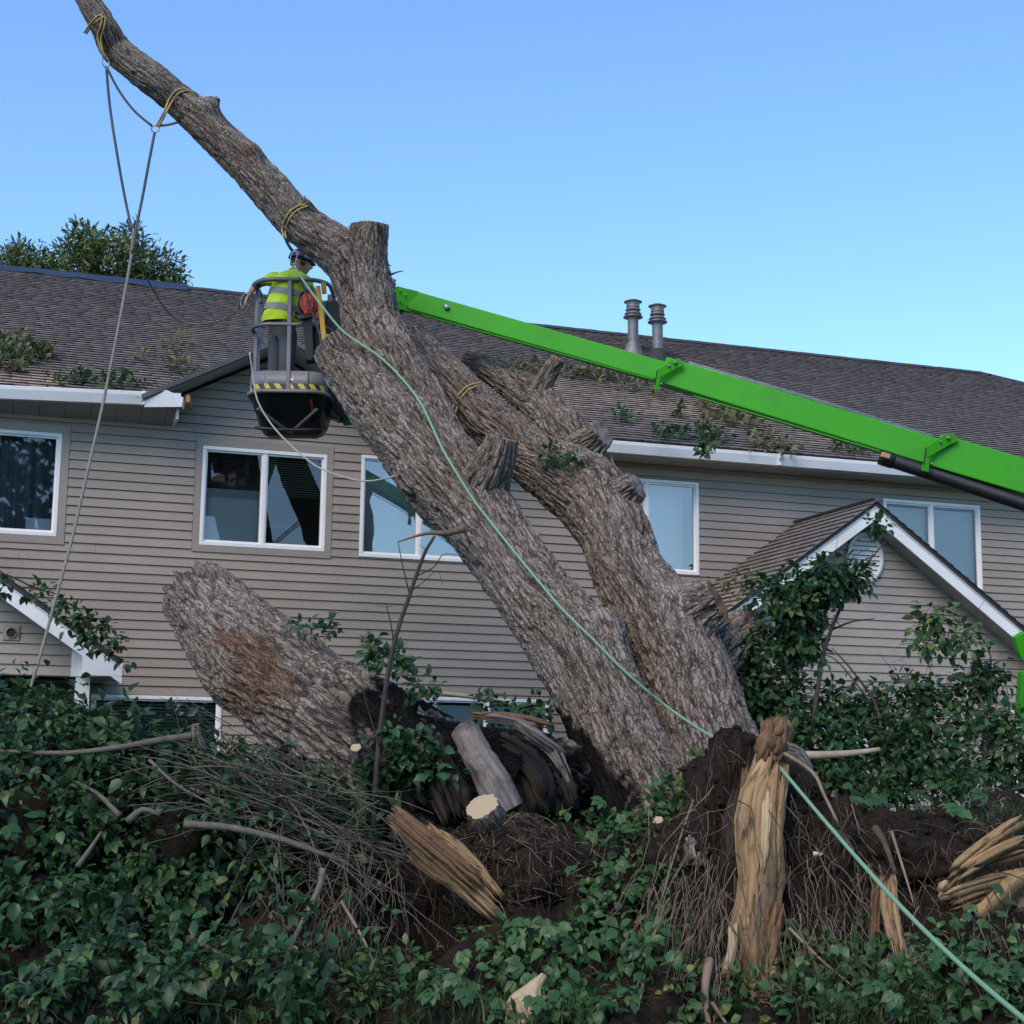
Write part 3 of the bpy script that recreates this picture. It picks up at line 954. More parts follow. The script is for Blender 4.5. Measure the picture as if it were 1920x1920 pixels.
MT = dict(
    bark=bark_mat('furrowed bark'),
    wood=wood_mat('torn yellow wood', (.16, .098, .046), (.40, .275, .145), dirt_lo=.53),
    woodr=wood_mat('torn red brown wood', (.10, .055, .030), (.24, .14, .075), dirt_lo=.50),
    grey=wood_mat('bleached grey wood', (.10, .086, .075), (.23, .20, .178), dirt_lo=.50),
    pale=wood_mat('pale fresh wood', (.36, .27, .16), (.47, .37, .24), dirt=(.3, .2, .11), dirt_lo=.62),
    end=endgrain_mat(),
    rot=wood_mat('rotten dark wood', (.015, .012, .010), (.055, .040, .028), dirt=(.01, .009, .008)),
)

def bark_tube(name, pts, parent=None, mat=None, spacing=.0103, depth=.024, seed=0, lump=.055, bumps=(), cut0=False, cut1=False,
              ridge=.046, along=7.5, red=(), char=(), wob=0.0, smooth_end=False, endrough=.012, jag=0.0, flare0=0.0, hlift=.10):
    """Limb through pts (px, py, radius_px, depth) with furrowed bark modelled as geometry."""
    w = np.array([[*P(a, b, d), r / FPX * d] for a, b, r, d in pts])
    c = spline(w, spacing)
    ctr, R = c[:, :3], c[:, 3]
    t, N, B = frames(ctr)
    s = np.concatenate([[0], np.cumsum(np.linalg.norm(np.diff(ctr, axis=0), axis=1))])
    rm = float(R.mean())
    n = int(max(24, 2 * np.pi * rm / spacing))
    a = np.linspace(0, 2 * np.pi, n, endpoint=False)
    A, SS = np.meshgrid(a, s)
    RR = np.repeat(R[:, None], n, 1)
    k = np.stack([np.cos(A) * rm, np.sin(A) * rm, SS], -1).reshape(-1, 3)
    base = ctr[:, None, :] + RR[..., None] * (np.cos(A)[..., None] * N[:, None, :] + np.sin(A)[..., None] * B[:, None, :])
    nrm = (np.cos(A)[..., None] * N[:, None, :] + np.sin(A)[..., None] * B[:, None, :])
    base = base.reshape(-1, 3); nrm = nrm.reshape(-1, 3)
    lowf = fbm(k * np.array([1.6, 1.6, .9]) / max(rm * 2, .25) , 3, seed)
    flut = pnoise(k * np.array([3.2, 3.2, .45]) / max(rm * 2, .3), seed + 9)       # long flutes
    disp = RR.ravel() * (lump * 1.6 * lowf + lump * 1.3 * flut)
    # bark plates: thin furrows around elongated plates, interlacing
    wrp = np.stack([pnoise(k * np.array([4, 4, 1.6]), seed + 20), pnoise(k * np.array([4, 4, 1.6]), seed + 21), pnoise(k * np.array([4, 4, 1.6]), seed + 22)], 1)
    kk = k + wrp * np.array([.05, .05, .12])
    q = kk / np.array([ridge, ridge, ridge * along])
    n1 = np.abs(pnoise(q, seed + 1)) * 2.6
    n2 = np.abs(pnoise(q * np.array([1.9, 1.9, 2.2]) + 7.7, seed + 2)) * 2.4
    n3 = pnoise(kk / np.array([.022, .022, .05]), seed + 3)
    f1 = np.clip(n1 / .52, 0, 1) ** .8; f2 = np.clip(n2 / .75, 0, 1)
    h = f1 * (.70 + .30 * f2)
    plate = .5 + .5 * pnoise(kk / np.array([ridge * 1.6, ridge * 1.6, ridge * 5]), seed + 4)
    bark = depth * 1.6 * (h * (.72 + .5 * plate) - .62) + depth * .30 * n3 * h
    disp = disp + bark
    reda = np.zeros(len(base)); cha = np.zeros(len(base))
    for (px, py, d, rr, amt) in bumps:
        c0 = P(px, py, d)
        g = np.exp(-(((base - c0) ** 2).sum(1)) / (2 * (rr / FPX * d) ** 2))
        disp = disp + amt / FPX * d * g
    pos = base + nrm * disp[:, None]
    hx, hy, _ = topix(pos)
    wn_ = .35 * fbm(k / .12, 3, seed + 31)
    for lst, arr in ((red, reda), (char, cha)):
        for (px, py, rx, ry, rot_) in lst:
            dx, dy = hx - px, hy - py
            cr_, sr_ = math.cos(rot_), math.sin(rot_)
            e = np.sqrt(((dx * cr_ + dy * sr_) / rx) ** 2 + ((-dx * sr_ + dy * cr_) / ry) ** 2)
            arr[:] = np.maximum(arr, np.clip((1.12 - e + 1.5 * wn_) * 3.2, 0, 1))
    if jag:
        # broken, ridge by ridge uneven end (at the first point)
        fall = np.clip(1 - SS.ravel() / .5, 0, 1)
        ang = np.stack([np.cos(A).ravel() * 3.4, np.sin(A).ravel() * 3.4, np.zeros(A.size)], 1)
        pos = pos - np.repeat(t, n, 0) * (jag * fbm(ang, 2, seed + 41) * fall)[:, None]
        rnd = np.clip(1 - SS.ravel() / .10, 0, 1)
        pos = pos - nrm * (rnd ** 2 * .014)[:, None]
    m_ = len(ctr)
    i = np.arange(m_ - 1)[:, None]; j = np.arange(n)[None, :]; kq = (j + 1) % n
    qd = np.stack([i * n + j, i * n + kq, (i + 1) * n + kq, (i + 1) * n + j], -1).reshape(-1, 4)
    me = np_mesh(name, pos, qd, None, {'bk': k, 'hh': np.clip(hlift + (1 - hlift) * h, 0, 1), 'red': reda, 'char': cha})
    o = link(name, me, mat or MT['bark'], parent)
    for flag, idx, sg in ((cut0, 0, -1), (cut1, m_ - 1, 1)):
        if flag:
            ring = pos.reshape(m_, n, 3)[idx]
            cc = ring.mean(0)
            lv = [1.0, .975, .9, .75, .55, .3, .1]
            vs = []
            for q_ in lv:
                p_ = cc + (ring - cc) * q_
                nz = pnoise(p_ * 9, seed + 50) * endrough * (1 if q_ < .99 else 0)
                vs.append(p_ + (t[idx] * sg)[None, :] * (nz + (.004 if q_ < .99 else 0))[:, None])
            vs = np.vstack(vs + [cc[None, :]])
            L_ = len(lv); ii = np.arange(L_ - 1)[:, None]
            qd2 = np.stack([ii * n + j, ii * n + kq, (ii + 1) * n + kq, (ii + 1) * n + j], -1).reshape(-1, 4)
            tr2 = np.stack([(L_ - 1) * n + np.arange(n), (L_ - 1) * n + (np.arange(n) + 1) % n, np.full(n, L_ * n)], 1)
            fm = np_mesh('cut_face', vs, qd2, tr2)
            link('cut_face', fm, flag if not isinstance(flag, bool) else MT['end'], o)
    return o

# ------------------------------------------------------------------ the fallen tree
tree = empty('fallen_tree', P(1250, 1600, 12.4))
tree.location.z = 0.9
tag(tree, 'huge uprooted tree with furrowed grey bark leaning across towards the house', 'tree')
TI = tree.matrix_basis.inverted() if False else None
def keep(o, parent):
    """parent o without moving it"""
    o.parent = parent
    o.matrix_parent_inverse = Matrix.Translation(-parent.location)
    return o

A1 = [(640, 640, 57, 16.0), (668, 684, 61, 15.9), (716, 745, 68, 15.6), (775, 820, 76, 15.2), (835, 890, 79, 14.8), (885, 950, 75, 14.5), (937, 1022, 70, 14.2), (988, 1101, 71, 13.9),
      (1045, 1170, 78, 13.6), (1085, 1225, 82, 13.35), (1126, 1304, 80, 13.05), (1168, 1400, 82, 12.75), (1205, 1480, 90, 12.5), (1250, 1570, 104, 12.2), (1285, 1640, 116, 12.0)]
trunk = bark_tube('trunk', A1, depth=.027, seed=1, cut0=True,
                  bumps=[(745, 905, 14.6, 24, 16), (1160, 1180, 13.5, 30, 22), (745, 760, 15.3, 30, 12), (845, 1005, 14.0, 26, 10)],
                  char=[(1062, 1385, 30, 100, -.5), (1100, 1450, 52, 110, -.5), (1140, 1520, 62, 100, -.5), (1175, 1580, 70, 80, -.4)],
                  red=[(862, 735, 14, 10, 0), (1145, 1172, 12, 8, 0)])
keep(trunk, tree)
A2 = [(668, 470, 50, 16.0), (678, 515, 53, 16.0), (688, 560, 53, 15.95), (702, 615, 52, 15.85), (735, 678, 53, 15.6), (778, 745, 50, 15.35), (818, 812, 46, 15.1), (850, 870, 36, 14.9)]
keep(bark_tube('stem', A2, depth=.022, seed=2, bumps=[(640, 480, 16, 30, 8)]), tree)
LIMB = [(690, 525, 46, 16.05), (655, 488, 47, 16.0), (612, 452, 43, 16.0), (557, 412, 38, 16.0), (500, 350, 37, 16.0), (437, 283, 36, 16.0), (385, 232, 33, 16.0),
        (335, 189, 30, 16.0), (288, 150, 28.5, 15.9), (240, 113, 27, 15.9), (213, 85, 26, 15.9), (196, 52, 23.5, 15.8), (166, 2, 21, 15.8), (128, -60, 20, 15.8), (95, -120, 19, 15.8)]
keep(bark_tube('limb', LIMB, depth=.015, seed=3, ridge=.045, spacing=.0095, hlift=.45,
               bumps=[(395, 196, 15.9, 15, 18), (476, 280, 15.9, 14, 9), (375, 250, 15.8, 14, 6), (225, 50, 15.7, 10, 6), (575, 380, 15.9, 8, 6)],
               red=[(462, 285, 12, 10, 0)]), tree)
keep(bark_tube('stub', [(688, 535, 42, 15.98), (690, 495, 39, 15.95), (693, 455, 34, 15.95), (694, 421, 33, 15.95)], depth=.018, seed=4, cut1=True, ridge=.05, bumps=[(690, 440, 15.8, 12, 4)]), tree)
keep(bark_tube('stub', [(388, 222, 16, 15.95), (397, 200, 13, 15.95), (402, 184, 11, 15.95)], depth=.012, seed=5, cut1=True, ridge=.035), tree)
# rear stem
BB = [(765, 640, 36, 16.9), (800, 675, 38, 16.7), (845, 717, 40, 16.5), (898, 772, 45, 16.3), (948, 819, 48, 16.1), (1000, 864, 50, 15.8), (1062, 897, 64, 15.5), (1118, 945, 68, 15.2), (1152, 1000, 65, 14.9), (1176, 1067, 67, 14.6),
      (1206, 1122, 75, 14.3), (1243, 1185, 85, 14.05), (1280, 1270, 91, 13.7), (1314, 1370, 95, 13.3), (1345, 1470, 106, 12.95), (1375, 1570, 120, 12.7)]
keep(bark_tube('stem', BB, depth=.027, seed=6, bumps=[(885, 790, 16.0, 22, 12), (1150, 900, 15.0, 24, 10), (1300, 1120, 13.8, 34, 22), (1240, 1090, 14.2, 24, 10)]), tree)
CC = [(879, 674, 16, 17.3), (894, 680, 20, 17.2), (934, 702, 25, 17.0), (980, 733, 31, 16.75), (1022, 768, 36, 16.45), (1056, 818, 42, 16.0), (1096, 866, 46, 15.7), (1130, 920, 40, 15.4)]
keep(bark_tube('limb', CC, depth=.024, seed=7, cut0=MT['grey'], bumps=[(1075, 772, 16.0, 18, 10)]), tree)
keep(bark_tube('stub', [(1004, 752, 22, 16.5), (1022, 715, 18, 16.5), (1045, 674, 14, 16.5)], depth=.016, seed=8, cut1=True, ridge=.04), tree)
keep(bark_tube('stub', [(1075, 862, 40, 15.75), (1105, 832, 33, 15.6), (1130, 812, 27, 15.5)], depth=.026, seed=9, lump=.12, cut1=MT['grey'], endrough=.05), tree)
keep(bark_tube('stub', [(1130, 955, 42, 15.1), (1168, 928, 32, 14.95), (1194, 912, 25, 14.9)], depth=.024, seed=10, lump=.12, cut1=MT['grey'], endrough=.05), tree)
keep(bark_tube('stub', [(890, 940, 52, 14.45), (915, 890, 42, 14.35), (934, 850, 34, 14.3), (940, 824, 30, 14.3)], depth=.028, seed=12, lump=.1, cut1=MT['grey'], endrough=.05, ridge=.05), tree)
keep(bark_tube('stub', [(1250, 1190, 70, 14.0), (1300, 1150, 60, 13.9), (1345, 1128, 42, 13.85)], depth=.03, seed=13, lump=.12, cut1=MT['woodr'], endrough=.08, red=[(1362, 1105, 18, 26, 0)]), tree)
keep(bark_tube('stub', [(1330, 1235, 60, 14.2), (1380, 1195, 44, 14.4), (1420, 1178, 34, 14.5)], depth=.03, seed=14, lump=.12, cut1=MT['grey']), tree)
keep(bark_tube('stub', [(590, 398, 8, 15.9), (578, 382, 6, 15.85), (570, 374, 4, 15.85)], depth=.006, seed=15, cut1=True, ridge=.03), tree)
for pts in ([(733, 515, 16.0), (745, 510, 15.95), (756, 508, 15.9)], [(727, 497, 16.0), (733, 498, 15.97)], [(660, 428, 15.9), (652, 424, 15.9)], [(575, 378, 15.9), (571, 366, 15.9)], [(401, 186, 15.9), (407, 180, 15.9)]):
    keep(strand('twig', [P(*q) for q in pts], .012, MT['grey'], n=6, taper=.005), tree)
# torn stick jutting from the trunk
st = strand('broken_branch', [[*P(870, 992, 13.75), .03], [*P(835, 1000, 13.6), .026], [*P(800, 1000, 13.55), .016], [*P(745, 1016, 13.5), .006]], .02, simple('brown dead stick', (.20, .13, .075), (.12, .08, .05), 20, .8, bump=.5), n=7)
keep(st, tree)

# sawn log lying to the left
LG = [(356, 1106, 59, 13.7), (376, 1128, 67, 13.6), (432, 1192, 81, 13.3), (502, 1256, 93, 13.0), (580, 1318, 101, 12.7), (665, 1380, 108, 12.4), (760, 1440, 112, 12.2), (850, 1480, 108, 12.1), (940, 1515, 104, 12.1)]
log = bark_tube('fallen_stem', LG, depth=.036, seed=21, ridge=.072, along=5.0, lump=.07, cut0=MT['grey'], jag=.11,
                red=[(488, 1262, 48, 78, -.5), (450, 1305, 34, 44, -.2), (430, 1200, 30, 22, .3)],
                char=[(800, 1380, 150, 130, .6), (870, 1450, 160, 140, 0), (700, 1330, 50, 40, .6)],
                bumps=[(480, 1230, 12.9, 36, 14), (420, 1290, 13.0, 26, 10), (455, 1150, 13.1, 24, 8), (560, 1400, 12.5, 30, -10)])
keep(log, tree)
log['label'] = 'thick sawn stem with a ragged end and torn red brown patch'

# splinter pieces: flat tapered torn boards
def splinter(name, a, b, wpx, mat, parent, d0, d1, seed, thick=.35, twist=.4, taper=.35, bow=.03, hollow=0, n=14, tip=.15, fib=None, via=None, wprof=None, plank=False):
    """torn wood: a bundle of flat sided slivers of uneven length lying along one axis"""
    r = np.random.default_rng(seed)
    a3, b3_ = P(a[0], a[1], d0), P(b[0], b[1], d1)
    L = np.linalg.norm(b3_ - a3)
    mid = (a3 + b3_) / 2 + r.normal(0, bow, 3)
    c = spline(np.array([a3, mid, b3_] if via is None else [P(*q) for q in via]), L / 24)
    t, N, B = frames(c)
    # turn the frame so that the wide side faces the camera
    side = np.cross(t, CF); side /= np.linalg.norm(side, axis=1)[:, None]
    dep = np.cross(side, t)
    w = wpx / FPX * (d0 + d1) / 2
    m_ = len(c)
    nf = fib or int(max(7, min(46, w * thick / .0010)))
    V_, Q_, T_, K_ = [], [], [], []; off = 0
    for f in range(nf):
        u = r.uniform(-1, 1); v = r.uniform(-1, 1)
        if u * u + v * v > 1.1: u *= .7; v *= .7
        s0 = max(0, r.normal(.02, .10)) if r.random() < .75 else r.uniform(0, .5)
        s1 = 1 - max(0, r.normal(.06, .14)) if r.random() < .7 else r.uniform(.45, 1)
        if s1 - s0 < .25: s1 = min(1, s0 + .35)
        k = 9
        ss = np.linspace(s0, s1, k)
        idx = ss * (m_ - 1); i0_ = np.clip(idx.astype(int), 0, m_ - 2); fr0 = (idx - i0_)[:, None]
        cc = c[i0_] * (1 - fr0) + c[i0_ + 1] * fr0
        sd_ = side[i0_]; dp_ = dep[i0_]
        sp = 1 - (1 - taper) * ss if wprof is None else np.interp(ss, np.linspace(0, 1, len(wprof)), wprof)
        wob = np.cumsum(r.normal(0, .05, (k, 2)), 0) * w * .25
        cen = cc + sd_ * ((u * .42 * w * sp + wob[:, 0]))[:, None] + dp_ * ((v * .42 * w * thick * sp + wob[:, 1]))[:, None]
        fw = w * r.uniform(.10, .30) * (1 if nf > 12 else 1.5); fh = fw * r.uniform(.35, .8)
        if plank: fw = w * r.uniform(.4, .95); fh = fw * r.uniform(.12, .3)
        prof = np.clip(np.minimum((ss - s0) / (.05 + .12 * r.random()), (s1 - ss) / (.05 + .2 * r.random())), 0.06, 1) * (1 + r.normal(0, .08, k))
        rot_ = (r.normal(0, .35) if plank else r.uniform(0, math.pi)) + np.linspace(0, r.normal(0, twist), k)
        corners = [(-1, -1), (1, -.8), (.9, 1), (-.8, .9)]
        vs = np.zeros((k, 4, 3))
        for q, (x_, y_) in enumerate(corners):
            X = x_ * fw / 2 * prof; Y = y_ * fh / 2 * prof
            vs[:, q] = cen + sd_ * (X * np.cos(rot_) - Y * np.sin(rot_))[:, None] + dp_ * (X * np.sin(rot_) + Y * np.cos(rot_))[:, None]
        V_.append(vs.reshape(-1, 3))
        i = np.arange(k - 1)[:, None]; j = np.arange(4)[None, :]; kq = (j + 1) % 4
        Q_.append(off + np.stack([i * 4 + j, i * 4 + kq, (i + 1) * 4 + kq, (i + 1) * 4 + j], -1).reshape(-1, 4))
        Q_.append(off + np.array([[3, 2, 1, 0], [k * 4 - 4, k * 4 - 3, k * 4 - 2, k * 4 - 1]]))
        kk = np.zeros((k, 4, 3)); kk[:, :, 0] = r.uniform(0, 3) + np.array([c_[0] for c_ in corners])[None] * fw / 2; kk[:, :, 1] = r.uniform(0, 3) + np.array([c_[1] for c_ in corners])[None] * fh / 2; kk[:, :, 2] = (ss * L)[:, None]
        K_.append(kk.reshape(-1, 3)); off += k * 4
    me = np_mesh(name, np.vstack(V_), np.vstack(Q_), None, {'bk': np.vstack(K_)}, smooth=False)
    o = link(name, me, mat)
    return keep(o, parent)

# hollow, rotten heart of the log: bleached shell pieces and dark inside
for i, (a, b, wpx, mt, d0, d1) in enumerate([
    ((905, 1345), (1010, 1366), 22, 'grey', 11.75, 11.8), ((965, 1352), (1062, 1418), 24, 'grey', 11.75, 11.8),
    ((985, 1378), (1055, 1445), 16, 'grey', 11.72, 11.7), ((880, 1340), (1040, 1362), 18, 'woodr', 11.85, 12.0), ((1040, 1405), (1070, 1470), 20, 'grey', 11.75, 11.7),
    ((700, 1420), (790, 1520), 60, 'rot', 11.7, 11.6), ((790, 1400), (860, 1540), 80, 'rot', 11.75, 11.5), ((660, 1440), (690, 1540), 34, 'grey', 11.8, 11.6), ((905, 1405), (1010, 1530), 120, 'rot', 12.2, 12.0),
    ((980, 1395), (1060, 1530), 90, 'rot', 12.25, 12.1)]):
    splinter('rotten_shell', a, b, wpx, MT[mt], tree, d0, d1, 100 + i, thick=.35, bow=.03, taper=.9, n=18, tip=.1)

splinter('broken_root', (1438, 1440), (1425, 1860), 78, MT['wood'], tree, 10.82, 10.32, 211, thick=.4, fib=9, plank=True, twist=.3, via=[(1440, 1440, 10.84), (1424, 1560, 10.7), (1430, 1650, 10.58), (1414, 1740, 10.44), (1428, 1860, 10.25)], wprof=[.6, 1, .8, .8, .5])
# smooth bleached root stem and the rotten continuation of the sawn stem up to the trunk
keep(bark_tube('bleached_root', [(872, 1372, 26, 11.9), (900, 1425, 31, 11.68), (928, 1472, 32, 11.55), (955, 1520, 30, 11.5)], mat=MT['grey'], seed=45, depth=.006, lump=.12, ridge=.09), tree)
keep(bark_tube('rotten_stem', [(770, 1405, 88, 12.3), (850, 1430, 78, 12.25), (930, 1446, 74, 12.3), (1010, 1462, 72, 12.4), (1080, 1488, 60, 12.65), (1140, 1510, 44, 12.75)], seed=46, depth=.045, lump=.14, ridge=.08, along=4,
               char=[(920, 1440, 230, 130, .2)], red=[(960, 1372, 60, 14, .2)], spacing=.013), tree)
# broken roots
RV = [(1462, 1352, 11.0), (1446, 1410, 10.95), (1430, 1470, 10.9), (1420, 1560, 10.8), (1428, 1640, 10.7), (1410, 1730, 10.55), (1428, 1810, 10.4), (1420, 1900, 10.2), (1415, 1960, 10.1)]
splinter('broken_root', RV[0][:2], RV[-1][:2], 100, MT['wood'], tree, 11.0, 10.1, 201, thick=.7, fib=44, twist=.4, via=RV, wprof=[.5, .55, .8, 1.0, .75, .8, .85, .6, .5])
RV2 = [(1470, 1345, 11.0), (1462, 1372, 10.95), (1446, 1402, 10.9), (1426, 1440, 10.9)]
splinter('root_head', RV2[0][:2], RV2[-1][:2], 46, MT['woodr'], tree, 11.0, 10.9, 209, thick=.8, fib=9, plank=True, twist=.2, via=RV2, wprof=[.7, 1, .9, .6])
RV3 = [(1392, 1470, 11.05), (1388, 1560, 10.9), (1394, 1660, 10.75), (1380, 1760, 10.6)]
splinter('root_splinter', RV3[0][:2], RV3[-1][:2], 66, MT['rot'], tree, 11.05, 10.6, 210, thick=.8, fib=30, twist=.8, via=RV3, wprof=[.6, 1, .8, .6])
splinter('root_splinter', (1408, 1440), (1388, 1740), 60, MT['woodr'], tree, 11.0, 10.65, 202, thick=.7, taper=.8)
splinter('root_splinter', (1466, 1430), (1452, 1660), 34, MT['wood'], tree, 10.85, 10.55, 203, thick=.6, taper=.5)
splinter('root_splinter', (1452, 1348), (1440, 1440), 64, MT['woodr'], tree, 10.98, 10.9, 204, thick=.9, taper=.8)
splinter('root_splinter', (1455, 1690), (1436, 1900), 50, MT['woodr'], tree, 10.5, 10.2, 205, thick=.8, taper=.7)
splinter('root_splinter', (1462, 1400), (1520, 1450), 40, MT['grey'], tree, 10.9, 10.9, 206, thick=.7, taper=.5)
splinter('root_splinter', (1440, 1480), (1430, 1640), 26, MT['pale'], tree, 10.78, 10.55, 208, thick=.5, taper=.6)
for i, (a, b, w) in enumerate([((728, 1524), (905, 1670), 44), ((752, 1548), (940, 1722), 40), ((815, 1562), (935, 1690), 34), ((768, 1590), (880, 1662), 34), ((800, 1548), (900, 1640), 26), ((735, 1540), (830, 1620), 24)]):
    splinter('root_splinter', a, b, w, MT['wood' if i % 3 else 'woodr'], tree, 10.75 + .03 * i, 10.55 + .03 * i, 220 + i, thick=.45, taper=1.2, n=14, tip=.2)
for i, (a, b, w, mt) in enumerate([((1765, 1652), (1925, 1528), 26, 'wood'), ((1770, 1680), (1930, 1590), 24, 'woodr'), ((1790, 1650), (1925, 1572), 20, 'wood'), ((1752, 1690), (1935, 1640), 22, 'wood'),
                                   ((1800, 1760), (1945, 1640), 60, 'wood'), ((1780, 1700), (1940, 1665), 20, 'woodr'), ((1795, 1730), (1940, 1690), 22, 'rot'), ((1850, 1720), (1890, 1745), 14, 'pale'), ((1760, 1660), (1800, 1690), 22, 'pale')]):
    splinter('root_splinter', a, b, w, MT[mt], tree, 10.35, 10.3 + .02 * i, 240 + i, thick=.5, taper=1.1, fib=6, plank=True, twist=.25)
splinter('root_splinter', (1665, 1640), (1690, 1800), 34, MT['wood'], tree, 10.4, 10.0, 260, thick=.8, taper=.9, n=14)
splinter('root_splinter', (1648, 1640), (1655, 1930), 22, MT['woodr'], tree, 10.5, 10.0, 261, thick=.8, taper=.9, n=12)
splinter('root_splinter', (1375, 1730), (1358, 1830), 22, MT['pale'], tree, 10.4, 10.2, 262, thick=.8, taper=.7, n=12)
rb = bark_tube('root_stub', [(1695, 1790, 36, 10.3), (1706, 1822, 46, 10.1), (1712, 1848, 50, 9.95)], seed=31, depth=.02, ridge=.05, cut1=MT['woodr'], endrough=.07, spacing=.012)
keep(rb, tree)
keep(bark_tube('root_stub', [(1290, 1545, 12, 11.0), (1300, 1590, 18, 10.85), (1305, 1620, 20, 10.8)], seed=32, depth=.012, ridge=.03, cut1=MT['woodr'], endrough=.05), tree)
keep(bark_tube('root_stub', [(1240, 1600, 13, 11.1), (1237, 1560, 12, 11.05), (1233, 1538, 10, 11.0)], seed=33, depth=.006, ridge=.03, cut1=MT['pale']), tree)
keep(bark_tube('branch_stub', [(930, 1560, 34, 11.2), (912, 1530, 34, 11.0), (903, 1512, 32, 10.95)], seed=34, depth=.01, ridge=.03, cut1=MT['pale']), tree)
keep(bark_tube('branch_stub', [(668, 1445, 11, 11.6), (668, 1420, 10, 11.5), (667, 1402, 10, 11.45)], seed=35, depth=.006, ridge=.03, cut1=MT['pale']), tree)
# ------------------------------------------------------------------ ground
def soil_mat(name, c1, c2, litter=True):
    t = NT(name)
    v = t.coord('Object')
    a = t.noise(v, 14, 6, .7); b = t.noise(v, 60, 4, .7); c_ = t.noise(v, 2.2, 4)
    c = t.ramp(a, [(.3, c1), (.7, c2)])
    c = t.mix(t.ramp(b, [(.62, (0, 0, 0)), (.72, (.6, .6, .6))]), c, (.15, .115, .075) if litter else c2)
    c = t.mix(t.ramp(c_, [(.5, (0, 0, 0)), (.7, (.5, .5, .5))]), c, tuple(x * .5 for x in c1))
    t.set(c, .95, spec=.15)
    t.bump(t.math('ADD', a, t.math('MULTIPLY', b, .5)), 1.0, .05)
    return t.m
MG = dict(
    soil=soil_mat('dark root soil', (.014, .0105, .008), (.046, .034, .025)),
    lawn=soil_mat('rough lawn ground', (.035, .045, .018), (.065, .070, .03)),
    fibre=simple('root fibre', (.095, .064, .042), (.045, .030, .02), 12, .85),
    fibre_pale=simple('pale rootlet', (.26, .20, .14), (.15, .11, .075), 9, .8),
    twig=simple('grey twig', (.15, .128, .105), (.075, .062, .05), 14, .8, bump=.4),
    twig_dark=simple('dark twig', (.055, .042, .034), (.03, .024, .02), 14, .8),
    vinestem=simple('green stem', (.10, .12, .05), (.07, .08, .035), 14, .7),
)
gr = MB().add([(-900, -300, 0), (900, -300, 0), (900, 1500, 0), (-900, 1500, 0)], [(0, 1, 2, 3)]).build('ground', MG['lawn'])
tag(gr, kind='structure')

# earth bank thrown up round the roots: a loft through cross sections (px column: list of (py, depth))
cols = {
    -260: [(2030, 9.0), (1850, 9.8), (1700, 10.5), (1560, 11.0), (1430, 11.6), (1340, 12.3)],
    60: [(2030, 9.0), (1860, 9.8), (1720, 10.5), (1580, 10.9), (1450, 11.5), (1380, 12.2)],
    330: [(2030, 9.0), (1860, 9.8), (1760, 11.2), (1640, 11.3), (1560, 11.2), (1490, 12.0)],
    600: [(2030, 9.0), (1890, 9.7), (1770, 10.6), (1680, 11.1), (1600, 11.5), (1560, 12.1)],
    800: [(2030, 9.0), (1910, 9.7), (1830, 10.5), (1760, 11.3), (1640, 11.5), (1550, 11.9)],
    1000: [(2030, 9.0), (1890, 9.7), (1780, 10.4), (1690, 10.9), (1620, 11.3), (1580, 11.9)],
    1180: [(2030, 9.0), (1890, 9.7), (1770, 10.4), (1670, 10.9), (1610, 11.4), (1575, 12.0)],
    1330: [(2030, 9.1), (1910, 9.9), (1800, 10.55), (1640, 10.95), (1520, 11.2), (1440, 11.6)],
    1470: [(2030, 9.1), (1910, 9.9), (1800, 10.6), (1650, 11.0), (1530, 11.3), (1460, 11.7)],
    1620: [(2030, 9.0), (1900, 9.7), (1790, 10.3), (1680, 10.8), (1600, 11.2), (1555, 11.9)],
    1800: [(2030, 9.0), (1890, 9.6), (1780, 10.2), (1670, 10.7), (1580, 11.2), (1530, 12.0)],
    2150: [(2030, 9.0), (1870, 9.6), (1740, 10.2), (1640, 10.8), (1570, 11.4), (1510, 12.2)],
}
rows = []
for px, lst in cols.items():
    pts = [P(px, a, d) for a, d in lst]
    pts[0][2] = min(pts[0][2], -.05)
    last = pts[-1]
    x = last[0]
    pts += [np.array([x * 1.05, last[1] + 1.0, last[2] * .85]), np.array([x * 1.15, last[1] + 2.6, last[2] * .45]), np.array([x * 1.25, last[1] + 4.2, .0]), np.array([x * 1.25, last[1] + 4.6, -.1])]
    rows.append(spline(np.array(pts), .035)[:, :3])
NS = 200
rs = []
for r_ in rows:
    s_ = np.concatenate([[0], np.cumsum(np.linalg.norm(np.diff(r_, axis=0), axis=1))]); s_ /= s_[-1]
    q_ = np.linspace(0, 1, NS)
    rs.append(np.stack([np.interp(q_, s_, r_[:, k]) for k in range(3)], 1))
rs = np.array(rs)                                     # columns x NS x 3
NC = 270
tt = np.linspace(0, len(rs) - 1, NC)
i0 = np.clip(np.floor(tt).astype(int), 0, len(rs) - 2); fr_ = tt - i0
fr_ = fr_ * fr_ * (3 - 2 * fr_)
G = rs[i0] * (1 - fr_)[:, None, None] + rs[i0 + 1] * fr_[:, None, None]
dx_ = np.gradient(G, axis=0); dy_ = np.gradient(G, axis=1)
GN = np.cross(dx_, dy_); GN /= np.linalg.norm(GN, axis=2)[..., None] + 1e-9
flat = G.reshape(-1, 3)
nz = .20 * fbm(flat / .55, 4, 61) + .09 * np.abs(fbm(flat / .14, 3, 67)) + .03 * fbm(flat / .05, 2, 69)
G2 = (flat + GN.reshape(-1, 3) * nz[:, None]).reshape(G.shape)
ii = np.arange(NC - 1)[:, None]; jj = np.arange(NS - 1)[None, :]
qd = np.stack([ii * NS + jj, (ii + 1) * NS + jj, (ii + 1) * NS + jj + 1, ii * NS + jj + 1], -1).reshape(-1, 4)
bank = link('terrain', np_mesh('terrain', G2.reshape(-1, 3), qd), MG['soil'])
tag(bank, kind='structure')
